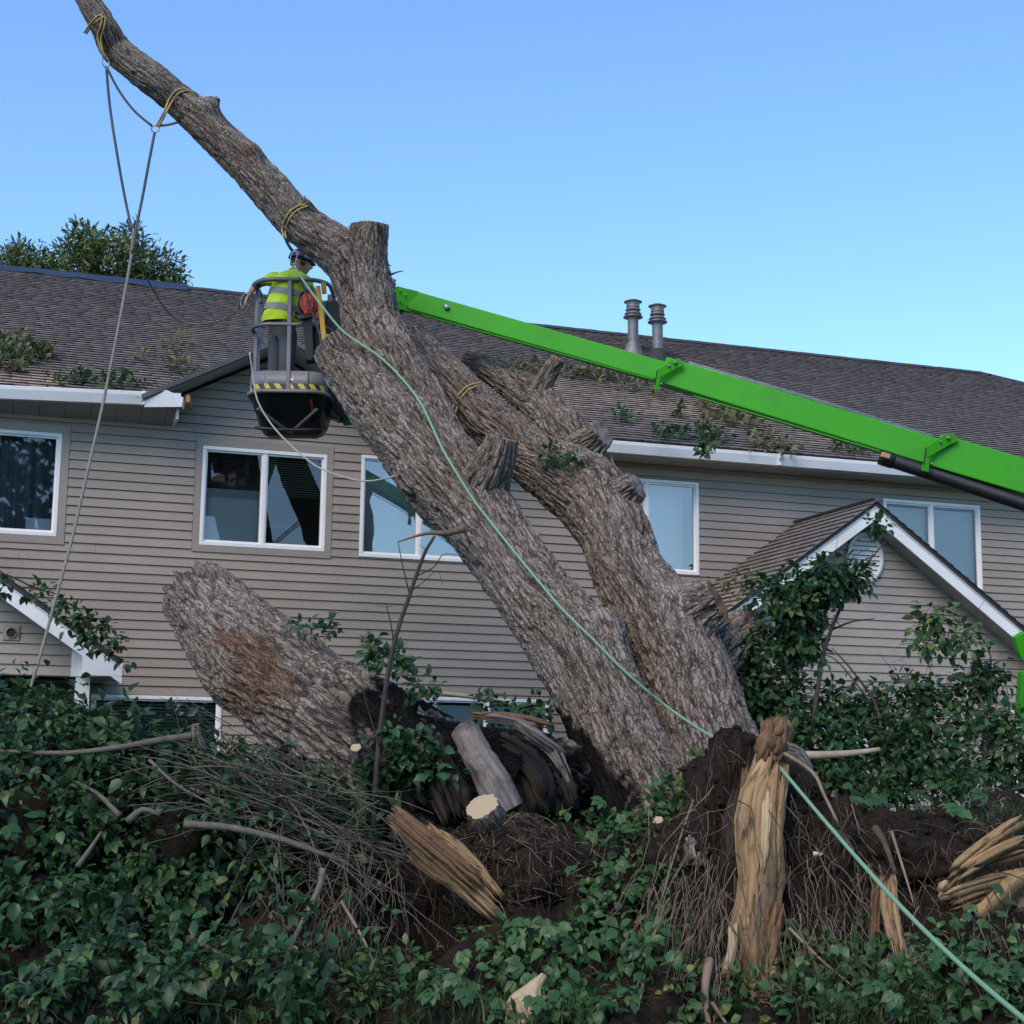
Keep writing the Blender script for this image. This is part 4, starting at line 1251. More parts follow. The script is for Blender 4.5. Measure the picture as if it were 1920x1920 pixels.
GPX, GPY, GD = topix(G2.reshape(-1, 3))
GPX = GPX.reshape(NC, NS); GPY = GPY.reshape(NC, NS); GD = GD.reshape(NC, NS)
# cell areas for even sampling
GA = np.linalg.norm(np.cross(dx_, dy_), axis=2)

def sample_bank(n, weight, seed):
    """n random points on the bank, with density weight(px, py, depth)"""
    r = np.random.default_rng(seed)
    w = GA * weight(GPX, GPY, GD)
    w = w.ravel() / w.sum()
    idx = r.choice(len(w), n, p=w)
    return G2.reshape(-1, 3)[idx] + r.normal(0, .02, (n, 3)), GN.reshape(-1, 3)[idx]

# ------------------------------------------------------------------ root plate of the tree: clods of earth and roots
def clod(px, py, d, rx, ry, rz, seed, name='root_ball', mat=None, rough=.22):
    n1, n2 = 92, 60
    a = np.linspace(0, 2 * np.pi, n1, endpoint=False); b = np.linspace(-np.pi / 2, np.pi / 2, n2)
    A, Bb = np.meshgrid(a, b)
    u = np.stack([np.cos(A) * np.cos(Bb), np.sin(A) * np.cos(Bb), np.sin(Bb)], -1).reshape(-1, 3)
    s_ = d / FPX
    r_ = 1 + rough * 1.4 * fbm(u * 1.7, 4, seed) + .10 * np.abs(fbm(u * 6, 3, seed + 3)) + .05 * fbm(u * 16, 3, seed + 6)
    p = P(px, py, d) + u * np.array([rx * s_, rz * s_, ry * s_]) * r_[:, None]
    i = np.arange(n2 - 1)[:, None]; j = np.arange(n1)[None, :]; k = (j + 1) % n1
    q = np.stack([i * n1 + j, i * n1 + k, (i + 1) * n1 + k, (i + 1) * n1 + j], -1).reshape(-1, 4)
    o = link(name, np_mesh(name, p, q, None, {'bk': p}), mat or MG['soil'])
    return keep(o, tree), p, u
balls = []
for args in [(965, 1640, 11.15, 140, 100, 110, 71), (1385, 1490, 11.4, 90, 110, 100, 72), (1330, 1640, 11.1, 120, 130, 100, 73), (1530, 1640, 11.05, 120, 130, 90, 74),
             (1720, 1610, 11.0, 130, 80, 90, 75), (1440, 1760, 10.9, 210, 140, 90, 76), (1380, 1420, 11.5, 50, 40, 50, 77), (1850, 1680, 10.75, 120, 110, 60, 78)]:
    o, p, u = clod(*args)
    balls.append((p, u, args))
MT['bark_litter'] = MG['soil']

def bundle(name, curves, mat, parent=None, n=5, kind=None):
    """many thin fibres joined into one part"""
    V_, Q_ = [], []; off = 0
    for c, r in curves:
        v, q = tube_np(c, r, n)
        V_.append(v); Q_.append(q + off); off += len(v)
    o = link(name, np_mesh(name, np.vstack(V_), np.vstack(Q_)), mat)
    if parent is not None: keep(o, parent)
    if kind: o['kind'] = kind
    return o

def hang(start, length, r, seed, drift=None, curl=.5, n=14, grav=1.0):
    g = np.random.default_rng(seed)
    d = np.array([g.normal(0, .35), g.normal(-.35, .25), g.normal(-.4, .4)]) if drift is None else np.asarray(drift, float)
    d /= np.linalg.norm(d); p = np.asarray(start, float).copy(); out = [p.copy()]
    st = length / n
    for i in range(n):
        d = d + np.array([0, 0, -.16 * grav]) + g.normal(0, curl * .35, 3)
        d /= np.linalg.norm(d); p = p + d * st; out.append(p.copy())
    return np.array(out), np.linspace(r, r * .35, n + 1)
cur, cur2 = [], []
g_ = np.random.default_rng(81)
for bi, (p, u, args) in enumerate(balls):
    front = np.where((u[:, 1] < .25) & (np.abs(u[:, 2]) < .95))[0]
    for q in g_.choice(front, 400 if bi in (5, 2, 3) else 200):
        (cur if g_.random() < .78 else cur2).append(hang(p[q], g_.uniform(.10, .50), g_.uniform(.0014, .0045), int(g_.integers(1e9)), n=9))
# fans of pale rootlets
for px, py, d, n_, L in ((1330, 1690, 10.55, 46, .75), (1300, 1640, 10.6, 20, .6), (1345, 1860, 10.1, 26, .5), (1620, 1700, 10.4, 24, .6), (1500, 1680, 10.5, 26, .7), (1560, 1760, 10.3, 16, .7), (620, 1690, 10.6, 24, .7), (700, 1640, 10.8, 22, .6), (1280, 1750, 10.3, 40, .8), (1350, 1780, 10.25, 40, .8), (1500, 1790, 10.2, 40, .7), (1600, 1780, 10.2, 36, .6), (1230, 1690, 10.5, 26, .6), (1850, 1780, 9.95, 30, .5)):
    for _ in range(n_):
        dr = np.array([g_.normal(-.35 if px < 1400 else .15, .35), -.25, -.75])
        cur2.append(hang(P(px + g_.normal(0, 34), py + g_.normal(0, 40), d + g_.normal(0, .08)), g_.uniform(.3, 1) * L, g_.uniform(.0016, .005), int(g_.integers(1e9)), dr, curl=.32, grav=.7))
for _ in range(150):
    px = g_.uniform(1215, 1900); py = g_.uniform(1470, 1720) if px < 1600 else g_.uniform(1590, 1720)
    dr = np.array([g_.normal(0, .6), -.2, -.8])
    (cur2 if g_.random() < .3 else cur).append(hang(P(px, py, 10.75 - (py - 1500) / 220 * .35 + g_.normal(0, .1)), g_.uniform(.25, 1.0), g_.uniform(.0018, .0075), int(g_.integers(1e9)), dr, .5, 11, .6))
bundle('root_fibres', cur, MG['fibre'], tree, 3, 'stuff')
bundle('rootlets', cur2, MG['fibre_pale'], tree, 3, 'stuff')
# thicker roots one can pick apart
for pts, r in (([(1440, 1395, 10.9), (1520, 1445, 10.8), (1545, 1490, 10.7), (1572, 1545, 10.6)], .018), ([(1330, 1800, 10.2), (1322, 1860, 10.0), (1330, 1930, 9.8)], .035), ([(1322, 1870, 9.95), (1290, 1930, 9.8)], .016),
               ([(1335, 1880, 9.95), (1372, 1935, 9.8)], .016), ([(1480, 1740, 10.3), (1540, 1800, 10.1), (1600, 1850, 9.9)], .012), ([(1672, 1560, 10.6), (1700, 1650, 10.3), (1715, 1700, 10.2)], .012),
               ([(640, 1690, 10.5), (690, 1780, 10.2), (730, 1900, 9.8)], .012), ([(1245, 1700, 10.5), (1220, 1780, 10.2), (1195, 1900, 9.7)], .010), ([(1300, 1500, 11.0), (1260, 1620, 10.7), (1195, 1850, 9.9)], .007)):
    keep(strand('root', [P(*q) for q in pts], r, MG['fibre_pale'], n=7, taper=r * .5), tree)
# mulch and torn litter over the bank
lit, lit2 = [], []
pp, nn = sample_bank(5200, lambda x, y, d: ((x > 450) & (x < 2000) & (y < 1960)) * (1.0 + 1.5 * (x > 1200)), 83)
for q, nv in zip(pp, nn):
    dd = np.random.default_rng(int(abs(q[0] * 1e5))).normal(0, 1, 3); dd -= nv * (dd @ nv) * .8; dd /= np.linalg.norm(dd)
    L = g_.uniform(.03, .16)
    c = np.stack([q - dd * L / 2, q + nv * .02 + g_.normal(0, .008, 3), q + dd * L / 2])
    (lit if g_.random() < .7 else lit2).append((c, g_.uniform(.002, .007)))
o = bundle('debris', lit, MG['fibre'], None, 3); tag(o, 'brown torn root litter strewn over the dark earth bank', 'litter', kind='stuff')
o = bundle('debris', lit2, MG['fibre_pale'], None, 3); tag(o, 'pale wood shreds strewn over the dark earth bank', 'litter', kind='stuff')

# clods and small stones lying on the bank, and the matted coat of the round root ball
def lumps(pts, size, seed):
    r = np.random.default_rng(seed)
    base = np.array([(1, 0, 0), (-1, 0, 0), (0, 1, 0), (0, -1, 0), (0, 0, 1), (0, 0, -1), (.6, .6, .5), (-.6, .6, .5), (.6, -.6, .5), (-.6, -.6, .5)], float)
    tri = np.array([(4, 6, 8), (4, 7, 6), (4, 9, 7), (4, 8, 9), (0, 8, 6), (2, 6, 7), (1, 7, 9), (3, 9, 8), (0, 6, 2), (2, 7, 1), (1, 9, 3), (3, 8, 0), (0, 2, 5), (2, 1, 5), (1, 3, 5), (3, 0, 5)])
    n = len(pts)
    sc = size[0] + (size[1] - size[0]) * r.random(n) ** 3
    ang = r.uniform(0, 6.28, n); ca, sa = np.cos(ang), np.sin(ang)
    b = base[None] * r.uniform(.6, 1.3, (n, 10, 1)) * r.uniform(.6, 1.4, (n, 1, 3))
    x = b[..., 0] * ca[:, None] - b[..., 1] * sa[:, None]; y = b[..., 0] * sa[:, None] + b[..., 1] * ca[:, None]
    v = pts[:, None, :] + np.stack([x, y, b[..., 2]], -1) * sc[:, None, None]
    f = (tri[None] + (np.arange(n) * 10)[:, None, None]).reshape(-1, 3)
    return v.reshape(-1, 3), f
pp, nn = sample_bank(3000, lambda x, y, d: ((x > 560) & (x < 2000) & (y < 1980)) * 1.0, 91)
v, f = lumps(pp + nn * .01, (.006, .05), 92)
tag(link('clods', np_mesh('clods', v, None, f, smooth=False), MG['soil']), 'crumbled dark clods strewn over the earth bank', 'clods', kind='stuff')
cp = []
for p, u, args in balls:
    fr_i = np.where(u[:, 1] < .3)[0]; cp.append(p[g_.choice(fr_i, 260)])
v, f = lumps(np.vstack(cp), (.008, .045), 93)
o = keep(link('clods', np_mesh('clods', v, None, f, smooth=False), MG['soil']), tree); o['kind'] = 'stuff'
coat = []
p, u, args = balls[0]
for q in g_.choice(np.where(u[:, 1] < .35)[0], 1500):
    d_ = np.cross(u[q], g_.normal(0, 1, 3)); d_ += np.array([.5, -.2, -.3])
    coat.append(hang(p[q] + u[q] * .01, g_.uniform(.06, .22), g_.uniform(.0015, .0045), int(g_.integers(1e9)), d_, .3, 5, .3))
bundle('matted_roots', coat[:1000], MG['fibre'], tree, 3, 'stuff')
bundle('matted_roots', coat[1000:], MG['fibre_pale'], tree, 3, 'stuff')
# ------------------------------------------------------------------ boom lift
ML = dict(
    green=simple('green lift paint', (.034, .34, .003), (.028, .295, .003), 1.2, .55, spec=.3, rvar=.25, bump=.06, bscale=4),
    black=simple('black steel', (.018, .018, .020), (.010, .010, .012), 6, .45),
    grey=simple('grey rail paint', (.155, .155, .165), (.12, .12, .13), 5, .45, metal=.2),
    tub=simple('grey moulded tub', (.175, .175, .19), (.15, .15, .165), 4, .5),
    yellow=simple('safety yellow', (.70, .42, .02), (.62, .36, .02), 6, .45),
    tape_y=simple('hazard yellow', (.62, .52, .05), (.42, .36, .06), 14, .5),
    tape_k=simple('hazard black', (.03, .03, .035), (.02, .02, .025), 10, .5),
    white=simple('decal white', (.75, .75, .75), (.7, .7, .7), 4, .5),
    red=simple('saw red', (.55, .045, .02), (.46, .035, .018), 5, .35),
    steel=simple('bright steel', (.36, .37, .38), (.26, .27, .28), 9, .3, metal=.9),
    hiviz=simple('hi vis fabric', (.50, .72, .02), (.38, .58, .015), 6, .75, bump=.5, bscale=14, bdist=.02),
    reflect=simple('reflective tape', (.24, .25, .25), (.20, .21, .21), 4, .45),
    denim=simple('slate work trousers', (.085, .090, .105), (.055, .060, .072), 7, .85, bump=.5, bscale=16, bdist=.02),
    skin=simple('skin', (.40, .22, .15), (.34, .18, .12), 6, .55),
    sleeve=simple('dark undershirt', (.09, .035, .045), (.05, .025, .035), 6, .8),
    navy=simple('navy helmet', (.015, .028, .055), (.012, .02, .04), 4, .3),
    orange=simple('orange collar', (.55, .14, .03), (.45, .11, .03), 4, .7),
)
def boom_paint():
    t = NT('scuffed green lift paint')
    v = t.coord('Object')
    c = t.ramp(t.noise(v, 1.1, 4), [(.3, (.034, .34, .003)), (.7, (.028, .29, .004))])
    scuff = t.noise(t.coord('Object', (1, 1, 4)), 16, 6, .75)
    c = t.mix(t.ramp(scuff, [(.60, (0, 0, 0)), (.70, (.5, .5, .5))]), c, (.05, .20, .03))
    dirt = t.noise(v, 3.5, 6, .7)
    c = t.mix(t.ramp(dirt, [(.55, (0, 0, 0)), (.75, (.5, .5, .5))]), c, (.05, .16, .03))
    t.set(c, t.math('ADD', t.math('MULTIPLY', scuff, .4), .3), spec=.3)
    t.bump(scuff, .08, .003)
    return t.m
ML['green'] = boom_paint()
lift = empty('boom_lift', P(2240, 1640, 15.2))
lift.location.z = 0.0
tag(lift, 'bright green telescopic boom lift with its grey basket beside the trunk', 'lift')
def kl(o): return keep(o, lift)
def section(name, x0, y0, d0, x1, y1, d1, h, w, parent=lift):
    o = MB().bar(P(x0, y0, d0), P(x1, y1, d1), w, h).build(name, ML['green'], None, bevel=.012)
    return keep(o, parent)
def dax(x): return 16.9 - (x - 745) / 1175 * 1.4
s1 = section('boom_section', 742, 557, dax(742), 1300, 716, dax(1300), .215, .17)
s2 = section('boom_section', 1243, 697, dax(1243), 1800, 866, dax(1800), .285, .225)
s3 = section('boom_section', 1752, 848, dax(1752), 2260, 998, dax(2260), .345, .28)
# wear pad collars with bolted lugs
def plate(name, pts, dep, th, mat, parent=lift):
    a = [P(x, y, dep) for x, y in pts]
    o = MB().prism(a, CF * th).build(name, mat, None, bevel=.006)
    return keep(o, parent)
def bolt(x, y, d, r=.018):
    c = P(x, y, d); b = MB(); n = 14
    for k, rr in ((0, r), (-.02, r), (-.022, r * .6)):
        for i in range(n):
            t = 2 * math.pi * i / n
            b.v.append(tuple(c + CR * rr * math.cos(t) + CU * rr * math.sin(t) + CF * k))
    for j in range(2):
        for i in range(n): b.f.append((j * n + i, j * n + (i + 1) % n, (j + 1) * n + (i + 1) % n, (j + 1) * n + i))
    b.f.append(tuple(range(2 * n, 3 * n)))
    return keep(b.build('bolt', ML['steel'], None, True), lift)
for (x, y) in ((1258, 692), (1768, 836)):
    d = dax(x) - .19
    k = 1.0 if x < 1500 else 1.2
    plate('lug', [(x - 28 * k, y + 2 * k), (x + 2 * k, y - 18 * k), (x + 16 * k, y - 20 * k), (x + 26 * k, y - 8 * k), (x + 10 * k, y - 1 * k), (x - 26 * k, y + 20 * k)], d, .02, ML['green'])
    plate('lug', [(x - 28 * k, y + 18 * k), (x - 20 * k, y + 20 * k), (x - 22 * k, y + 42 * k), (x - 34 * k, y + 38 * k)], d, .02, ML['green'])
    plate('seam', [(x - 27 * k, y + 3 * k), (x - 25 * k, y + 3 * k), (x - 29 * k, y + 30 * k), (x - 31 * k, y + 30 * k)], d - .003, .006, ML['black'])
    bolt(x + 8 * k, y - 12 * k, d - .005); bolt(x - 4 * k, y - 6 * k, d - .005, .012); bolt(x - 18 * k, y + 28 * k, d - .005, .012)
bolt(838, 576, dax(838) - .10, .030)
plate('end_plate', [(742, 536), (785, 546), (772, 585), (742, 578)], dax(742) - .125, .02, ML['green'])
for q in ((750, 545), (750, 565), (760, 553), (762, 572)): bolt(*q, dax(742) - .13, .009)
for (x0, y0, x1, y1, w_) in ((790, 590, 1225, 712, .010), (1300, 742, 1650, 846, .012), (1790, 905, 2000, 966, .012)):
    kl(MB().bar(P(x0, y0, dax(x0) - .125), P(x1, y1, dax(x1) - .125), .012, w_).build('weld_seam', ML['green'], None, bevel=.003))
# cables over the middle section, hose cylinder below the last
for off in (0, 3):
    kl(strand('cable', [P(1288, 681 - off, dax(1288)), P(1520, 748 - off, dax(1520)), P(1755, 822 - off, dax(1755))], .008, ML['steel'], n=6))
kl(strand('lift_cylinder', [P(1668, 862, 15.7), P(1800, 905, 15.55), P(1990, 968, 15.3)], .075, ML['black'], n=16))
kl(strand('cylinder_eye', [P(1650, 856, 15.72), P(1662, 860, 15.7), P(1675, 864, 15.7)], .085, ML['black'], n=16))
kl(MB().bar(P(1652, 852, 15.60), P(1668, 857, 15.60), .05, .05).build('pad', MS['wood'], None, bevel=.006))
# head, jib and basket mount (behind the trunk)
kl(MB().bar(P(752, 552, 16.95), P(728, 575, 17.0), .16, .30).build('boom_head', ML['black'], None, bevel=.02))
kl(strand('head_eye', [P(738, 523, 16.9), P(735, 528, 16.9), P(738, 536, 16.9)], .035, ML['grey'], n=12))
kl(MB().bar(P(735, 575, 17.0), P(655, 778, 17.0), .13, .16).build('jib', ML['green'], None, bevel=.012))
kl(MB().bar(P(655, 772, 16.9), P(658, 797, 16.9), .14, .10).build('jib_foot', ML['green'], None, bevel=.01))
kl(MB().bar(P(612, 765, 16.95), P(655, 775, 16.95), .16, .22).build('basket_mount', ML['black'], None, bevel=.02))
for i, (x, y) in enumerate(((628, 745), (640, 755), (634, 775))):
    kl(MB().bar(P(x, y - 18, 16.75), P(x + 3, y + 18, 16.75), .035, .05).build('valve', ML['grey'] if i == 1 else ML['black'], None, bevel=.005))
for k in range(5):
    kl(strand('hose', [P(608 + 2 * k, 640, 16.85), P(622 + 3 * k, 690 + 6 * k, 16.75), P(618 + 6 * k, 735, 16.7), P(628 + 4 * k, 770 + 3 * k, 16.72), P(640 + 3 * k, 792, 16.8)], .011, ML['black'], n=7))
# turret and chassis beyond the frame, riser arm at its edge
kl(MB().bar(P(2235, 985, 15.1), P(2240, 1480, 15.2), .5, .7, up=(0, 1, 0)).build('riser', ML['green'], None, bevel=.03))
plate('riser_link', [(1904, 1196), (1921, 1186), (1990, 1200), (1990, 1246), (1919, 1240), (1910, 1222)], 15.3, .12, ML['green'])
plate('outrigger_arm', [(1917, 1262), (1990, 1240), (1990, 1380), (1907, 1362), (1912, 1330)], 15.2, .15, ML['green'])
kl(MB().bar(P(1960, 1215, 15.35), P(2220, 1300, 15.2), .2, .25).build('link_arm', ML['green'], None, bevel=.02))
b_ = P(2240, 1600, 15.2)
kl(MB().box(b_[0] - .9, b_[0] + .9, b_[1] - .7, b_[1] + .7, .45, 1.15).build('chassis', ML['green'], None, bevel=.05))
for sy in (-1, 1):
    kl(MB().box(b_[0] - 1.1, b_[0] + 1.1, b_[1] + sy * .62 - .18, b_[1] + sy * .62 + .18, .0, .5).build('track', ML['black'], None, bevel=.15))

# basket, in its own frame
BO = P(545, 748, 16.75)
SC = 16.75 / FPX
def b3(x, y, z): return BO + np.array([x, y, z])
def u_path(hw, fr, bk, r, n=8, z=0):
    """U shaped plan open at the back: from back left round the front to back right"""
    pts = [(-hw, bk, z)]
    for i in range(n + 1):
        t = math.pi + i / n * math.pi / 2
        pts.append((-hw + r + r * math.cos(t), -fr + r + r * math.sin(t), z))
    for i in range(n + 1):
        t = 1.5 * math.pi + i / n * math.pi / 2
        pts.append((hw - r + r * math.cos(t), -fr + r + r * math.sin(t), z))
    pts.append((hw, bk, z))
    return pts
def kb(o): return keep(o, lift)
HW, FRN, BCK, RC = .415, .34, .30, .22
for z, nm, hw in ((1.235, 'top_rail', .405), (.735, 'mid_rail', .425)):
    pth = [b3(*q) for q in u_path(hw, FRN, .20, .24, 10, z)]
    e0 = [b3(-hw, .24, z - .03), b3(-hw, .25, z - .10)]; e1 = [b3(hw, .24, z - .03), b3(hw, .25, z - .10)]
    kb(strand(nm, np.array(e0[::-1] + pth + e1), .024, ML['grey'], step=.03, n=10))
for x, y, zt in ((0.0, -FRN + .01, 1.22), (-.395, -.06, 1.20), (-.425, .26, 1.12), (.385, .02, 1.18), (.41, .26, 1.12)):
    kb(MB().bar(b3(x * 1.02 + .02, y, 0), b3(x, y, zt), .045, .055, up=(0, 1, 0)).build('post', ML['grey'], None, bevel=.008))
kb(strand('back_rail', [b3(-.40, .28, .30), b3(0, .30, .28), b3(.40, .28, .30)], .012, ML['grey'], n=8))
# toe board
def wall_strip(name, mat, z0, z1, grow=0.0, mats=None, stripes=0, slant=0.0, a0=0, a1=None, taper=0.0):
    pth = spline(np.array(u_path(HW + grow, FRN + grow, BCK, RC, 10)), .012)
    if a1: pth = pth[int(len(pth) * a0):int(len(pth) * a1)]
    s_ = np.concatenate([[0], np.cumsum(np.linalg.norm(np.diff(pth, axis=0), axis=1))])
    b = MB(); n = len(pth)
    for zz in (z0, z1):
        for i in range(n):
            q = pth[i].copy()
            if zz == z0 and taper: q[:2] *= (1 - taper)
            if slant and zz == z1:
                j = min(n - 1, max(0, i - int(slant / .012))); q = pth[j].copy()
            b.v.append(tuple(b3(q[0], q[1], zz)))
    mi = []
    for i in range(n - 1):
        b.f.append((i, i + 1, n + i + 1, n + i)); mi.append(int(s_[i] / stripes) % 2 if stripes else 0)
    o = b.build(name, mats or mat, None, smooth=not stripes)
    if stripes: o.data.polygons.foreach_set('material_index', mi)
    if not stripes:
        md = o.modifiers.new('s', 'SOLIDIFY'); md.thickness = .018; md.offset = -1
    return kb(o)
wall_strip('toe_board', ML['tub'], 0.015, .225)
wall_strip('hazard_tape', None, .03, .085, .004, [ML['tape_y'], ML['tape_k']], .062, slant=.045, a0=.13, a1=.90)
kb(strand('base_rim', [b3(*q) for q in u_path(HW + .015, FRN + .015, BCK, RC, 10, 0)], .022, ML['tub'], step=.03, n=10))
# moulded underside
b = MB(); ringz = [(0, 1.0, 0), (-.06, .985, 0), (-.16, .95, .03), (-.26, .88, .06), (-.33, .78, .09), (-.37, .62, .11)]
base_p = spline(np.array(u_path(HW, FRN, BCK + .05, RC, 10)), .03)
n = len(base_p)
for zz, sc_, sh in ringz:
    for q in base_p: b.v.append(tuple(b3(q[0] * sc_, q[1] * sc_ + sh, zz)))
for j in range(len(ringz) - 1):
    for i in range(n - 1): b.f.append((j * n + i, (j + 1) * n + i, (j + 1) * n + i + 1, j * n + i + 1))
    b.f.append((j * n + n - 1, (j + 1) * n + n - 1, (j + 1) * n, j * n))
b.f.append(tuple((len(ringz) - 1) * n + i for i in range(n))[::-1]); b.f.append(tuple(range(n)))
# only the lower back of the tub is deep: pull the front up
for idx in range(n, len(b.v)):
    v = np.array(b.v[idx]) - BO
    k = np.clip((v[1] + .34) / .55, 0, 1)
    v[2] = v[2] * (.22 + .78 * k)
    b.v[idx] = tuple(BO + v)
kb(b.build('tub_underside', ML['black'], None, smooth=False, bevel=.006))
for a, c in (((-.32, -.22, -.16), (0, .08, -.36)), ((.32, -.22, -.16), (0, .08, -.36))):
    kb(MB().bar(b3(*a), b3(*c), .03, .03).build('underframe', ML['grey'], None, bevel=.004))
kb(strand('low_rim', [b3(-.38, .10, -.30), b3(-.3, .0, -.33), b3(0, -.02, -.345), b3(.3, .0, -.335), b3(.38, .1, -.30)], .02, ML['black'], n=8))
kb(MB().bar(b3(.26, -.28, -.07), b3(.265, -.18, -.17), .016, .01).build('red_strap', ML['red'], None))
# warning decal
dq = b3(.04, -FRN - .002, .155)
kb(MB().box(dq[0] - .032, dq[0] + .032, dq[1] - .003, dq[1], dq[2] - .034, dq[2] + .034).build('decal', ML['white'], None))
kb(MB().box(dq[0] - .030, dq[0] + .030, dq[1] - .005, dq[1] - .0035, dq[2] + .014, dq[2] + .032).build('decal_band', ML['orange'], None))
kb(MB().add([(dq[0] - .022, dq[1] - .005, dq[2] - .024), (dq[0] - .006, dq[1] - .005, dq[2] - .024), (dq[0] - .004, dq[1] - .005, dq[2] + .006), (dq[0] - .02, dq[1] - .005, dq[2] + .004),
                     (dq[0] - .002, dq[1] - .005, dq[2] - .010), (dq[0] + .024, dq[1] - .005, dq[2] - .008), (dq[0] + .022, dq[1] - .005, dq[2] + .008), (dq[0], dq[1] - .005, dq[2] + .006)], [(0, 1, 2, 3), (4, 5, 6, 7)]).build('decal_figure', ML['tape_k'], None))
# control box and yellow guard
kb(MB().box(BO[0] + .34, BO[0] + .56, BO[1] - .02, BO[1] + .22, BO[2] + .56, BO[2] + 1.12).build('control_box', ML['black'], None, bevel=.03))
kb(MB().bar(P(596, 536, 16.45), P(612, 667, 16.42), .05, .03, up=(0, 1, 0)).build('yellow_guard', ML['yellow'], None, bevel=.005))
kb(MB().add([tuple(P(x, y, 16.5)) for x, y in ((601, 529), (611, 528), (613, 551), (604, 552))] + [tuple(P(x, y, 16.53)) for x, y in ((601, 529), (611, 528), (613, 551), (604, 552))], [(0, 1, 2, 3), (7, 6, 5, 4), (0, 4, 5, 1), (1, 5, 6, 2), (2, 6, 7, 3), (3, 7, 4, 0)]).build('yellow_guard', ML['yellow'], None))
for k, x in enumerate((576, 585, 594)):
    kb(strand('scabbard', [P(x, 606, 16.6), P(x + 1, 650, 16.6), P(x + 2, 682, 16.6)], .026, ML['black'], n=10))
kb(MB().bar(P(606, 668, 16.5), P(607, 700, 16.5), .05, .05, up=(0, 1, 0)).build('post', ML['grey'], None, bevel=.006))

# ------------------------------------------------------------------ worker
def skin_obj(name, verts, edges, radii, mat, parent=None, root=0, sub=2):
    me = bpy.data.meshes.new(name); me.from_pydata([tuple(v) for v in verts], edges, []); me.update()
    o = link(name, me, mat)
    o.modifiers.new('skin', 'SKIN')
    if not me.skin_vertices: me.skin_vertices.new()
    for i, r in enumerate(radii):
        sv_ = me.skin_vertices[0].data[i]
        sv_.radius = (r, r) if not isinstance(r, tuple) else r
        sv_.use_root = (i == root)
    md = o.modifiers.new('sub', 'SUBSURF'); md.levels = sub; md.render_levels = sub
    if parent is not None: keep(o, parent)
    return o
DW = 16.78
def pj(x, y, dd=0.0): return P(x, y + 12 * max(0.0, min(1.0, (y - 610) / 120)) - 3 * max(0.0, min(1.0, (600 - y) / 80)), DW + dd)
person = empty('person', P(530, 750, DW))
person.location.z = BO[2] + .02
tag(person, 'worker in a yellow hi vis shirt, dark helmet and slate trousers standing in the basket', 'person')
J = dict(pel=pj(530, 612), sp=pj(536, 585), ch=pj(543, 550), nk=pj(553, 518), hb=pj(559, 505), hd=pj(563, 488),
         ls=pj(512, 525, .0), le=pj(480, 536, .02), lw=pj(466, 556, .0), lh=pj(461, 564, -.02),
         rs=pj(574, 530, .10), re=pj(592, 560, .12), rw=pj(598, 585, -.02), rh=pj(598, 592, -.06),
         lhip=pj(520, 622, .06), lk=pj(517, 672, .05), lf=pj(512, 728, .08), lt=pj(530, 733, .16),
         rhip=pj(541, 622, -.05), rk=pj(538, 674, -.10), rf=pj(534, 730, -.04), rt=pj(552, 735, .04))
names = list(J); ix = {k: i for i, k in enumerate(names)}
ed = [('pel', 'sp'), ('sp', 'ch'), ('ch', 'nk'), ('nk', 'hb'), ('hb', 'hd'), ('ch', 'ls'), ('ls', 'le'), ('le', 'lw'), ('lw', 'lh'), ('ch', 'rs'), ('rs', 're'), ('re', 'rw'), ('rw', 'rh'),
      ('pel', 'lhip'), ('lhip', 'lk'), ('lk', 'lf'), ('lf', 'lt'), ('pel', 'rhip'), ('rhip', 'rk'), ('rk', 'rf'), ('rf', 'rt')]
rd = dict(pel=.14, sp=.125, ch=.155, nk=.058, hb=.06, hd=.085, ls=.07, le=.042, lw=.028, lh=.03, rs=.07, re=.042, rw=.028, rh=.03, lhip=.085, lk=.06, lf=.045, lt=.03, rhip=.085, rk=.06, rf=.045, rt=.03)
skin_obj('body', [J[k] for k in names], [(ix[a], ix[b_]) for a, b_ in ed], [rd[k] for k in names], ML['skin'], person)
def sub(keys, edges, radii, name, mat, ext=None):
    pts = dict(J)
    if ext: pts.update(ext)
    k2 = {k: i for i, k in enumerate(keys)}
    return skin_obj(name, [pts[k] for k in keys], [(k2[a], k2[b_]) for a, b_ in edges], radii, mat, person)
sub(['pel', 'lhip', 'lk', 'lf', 'rhip', 'rk', 'rf', 'wst'], [('wst', 'pel'), ('pel', 'lhip'), ('lhip', 'lk'), ('lk', 'lf'), ('pel', 'rhip'), ('rhip', 'rk'), ('rk', 'rf')],
    [.155, .115, .090, .080, .115, .090, .080, .145], 'trousers', ML['denim'], {'wst': pj(533, 596)})
for s_ in ('l', 'r'):
    sub([s_ + 'f', s_ + 't'], [(s_ + 'f', s_ + 't')], [.06, .045], 'boot', ML['black'])
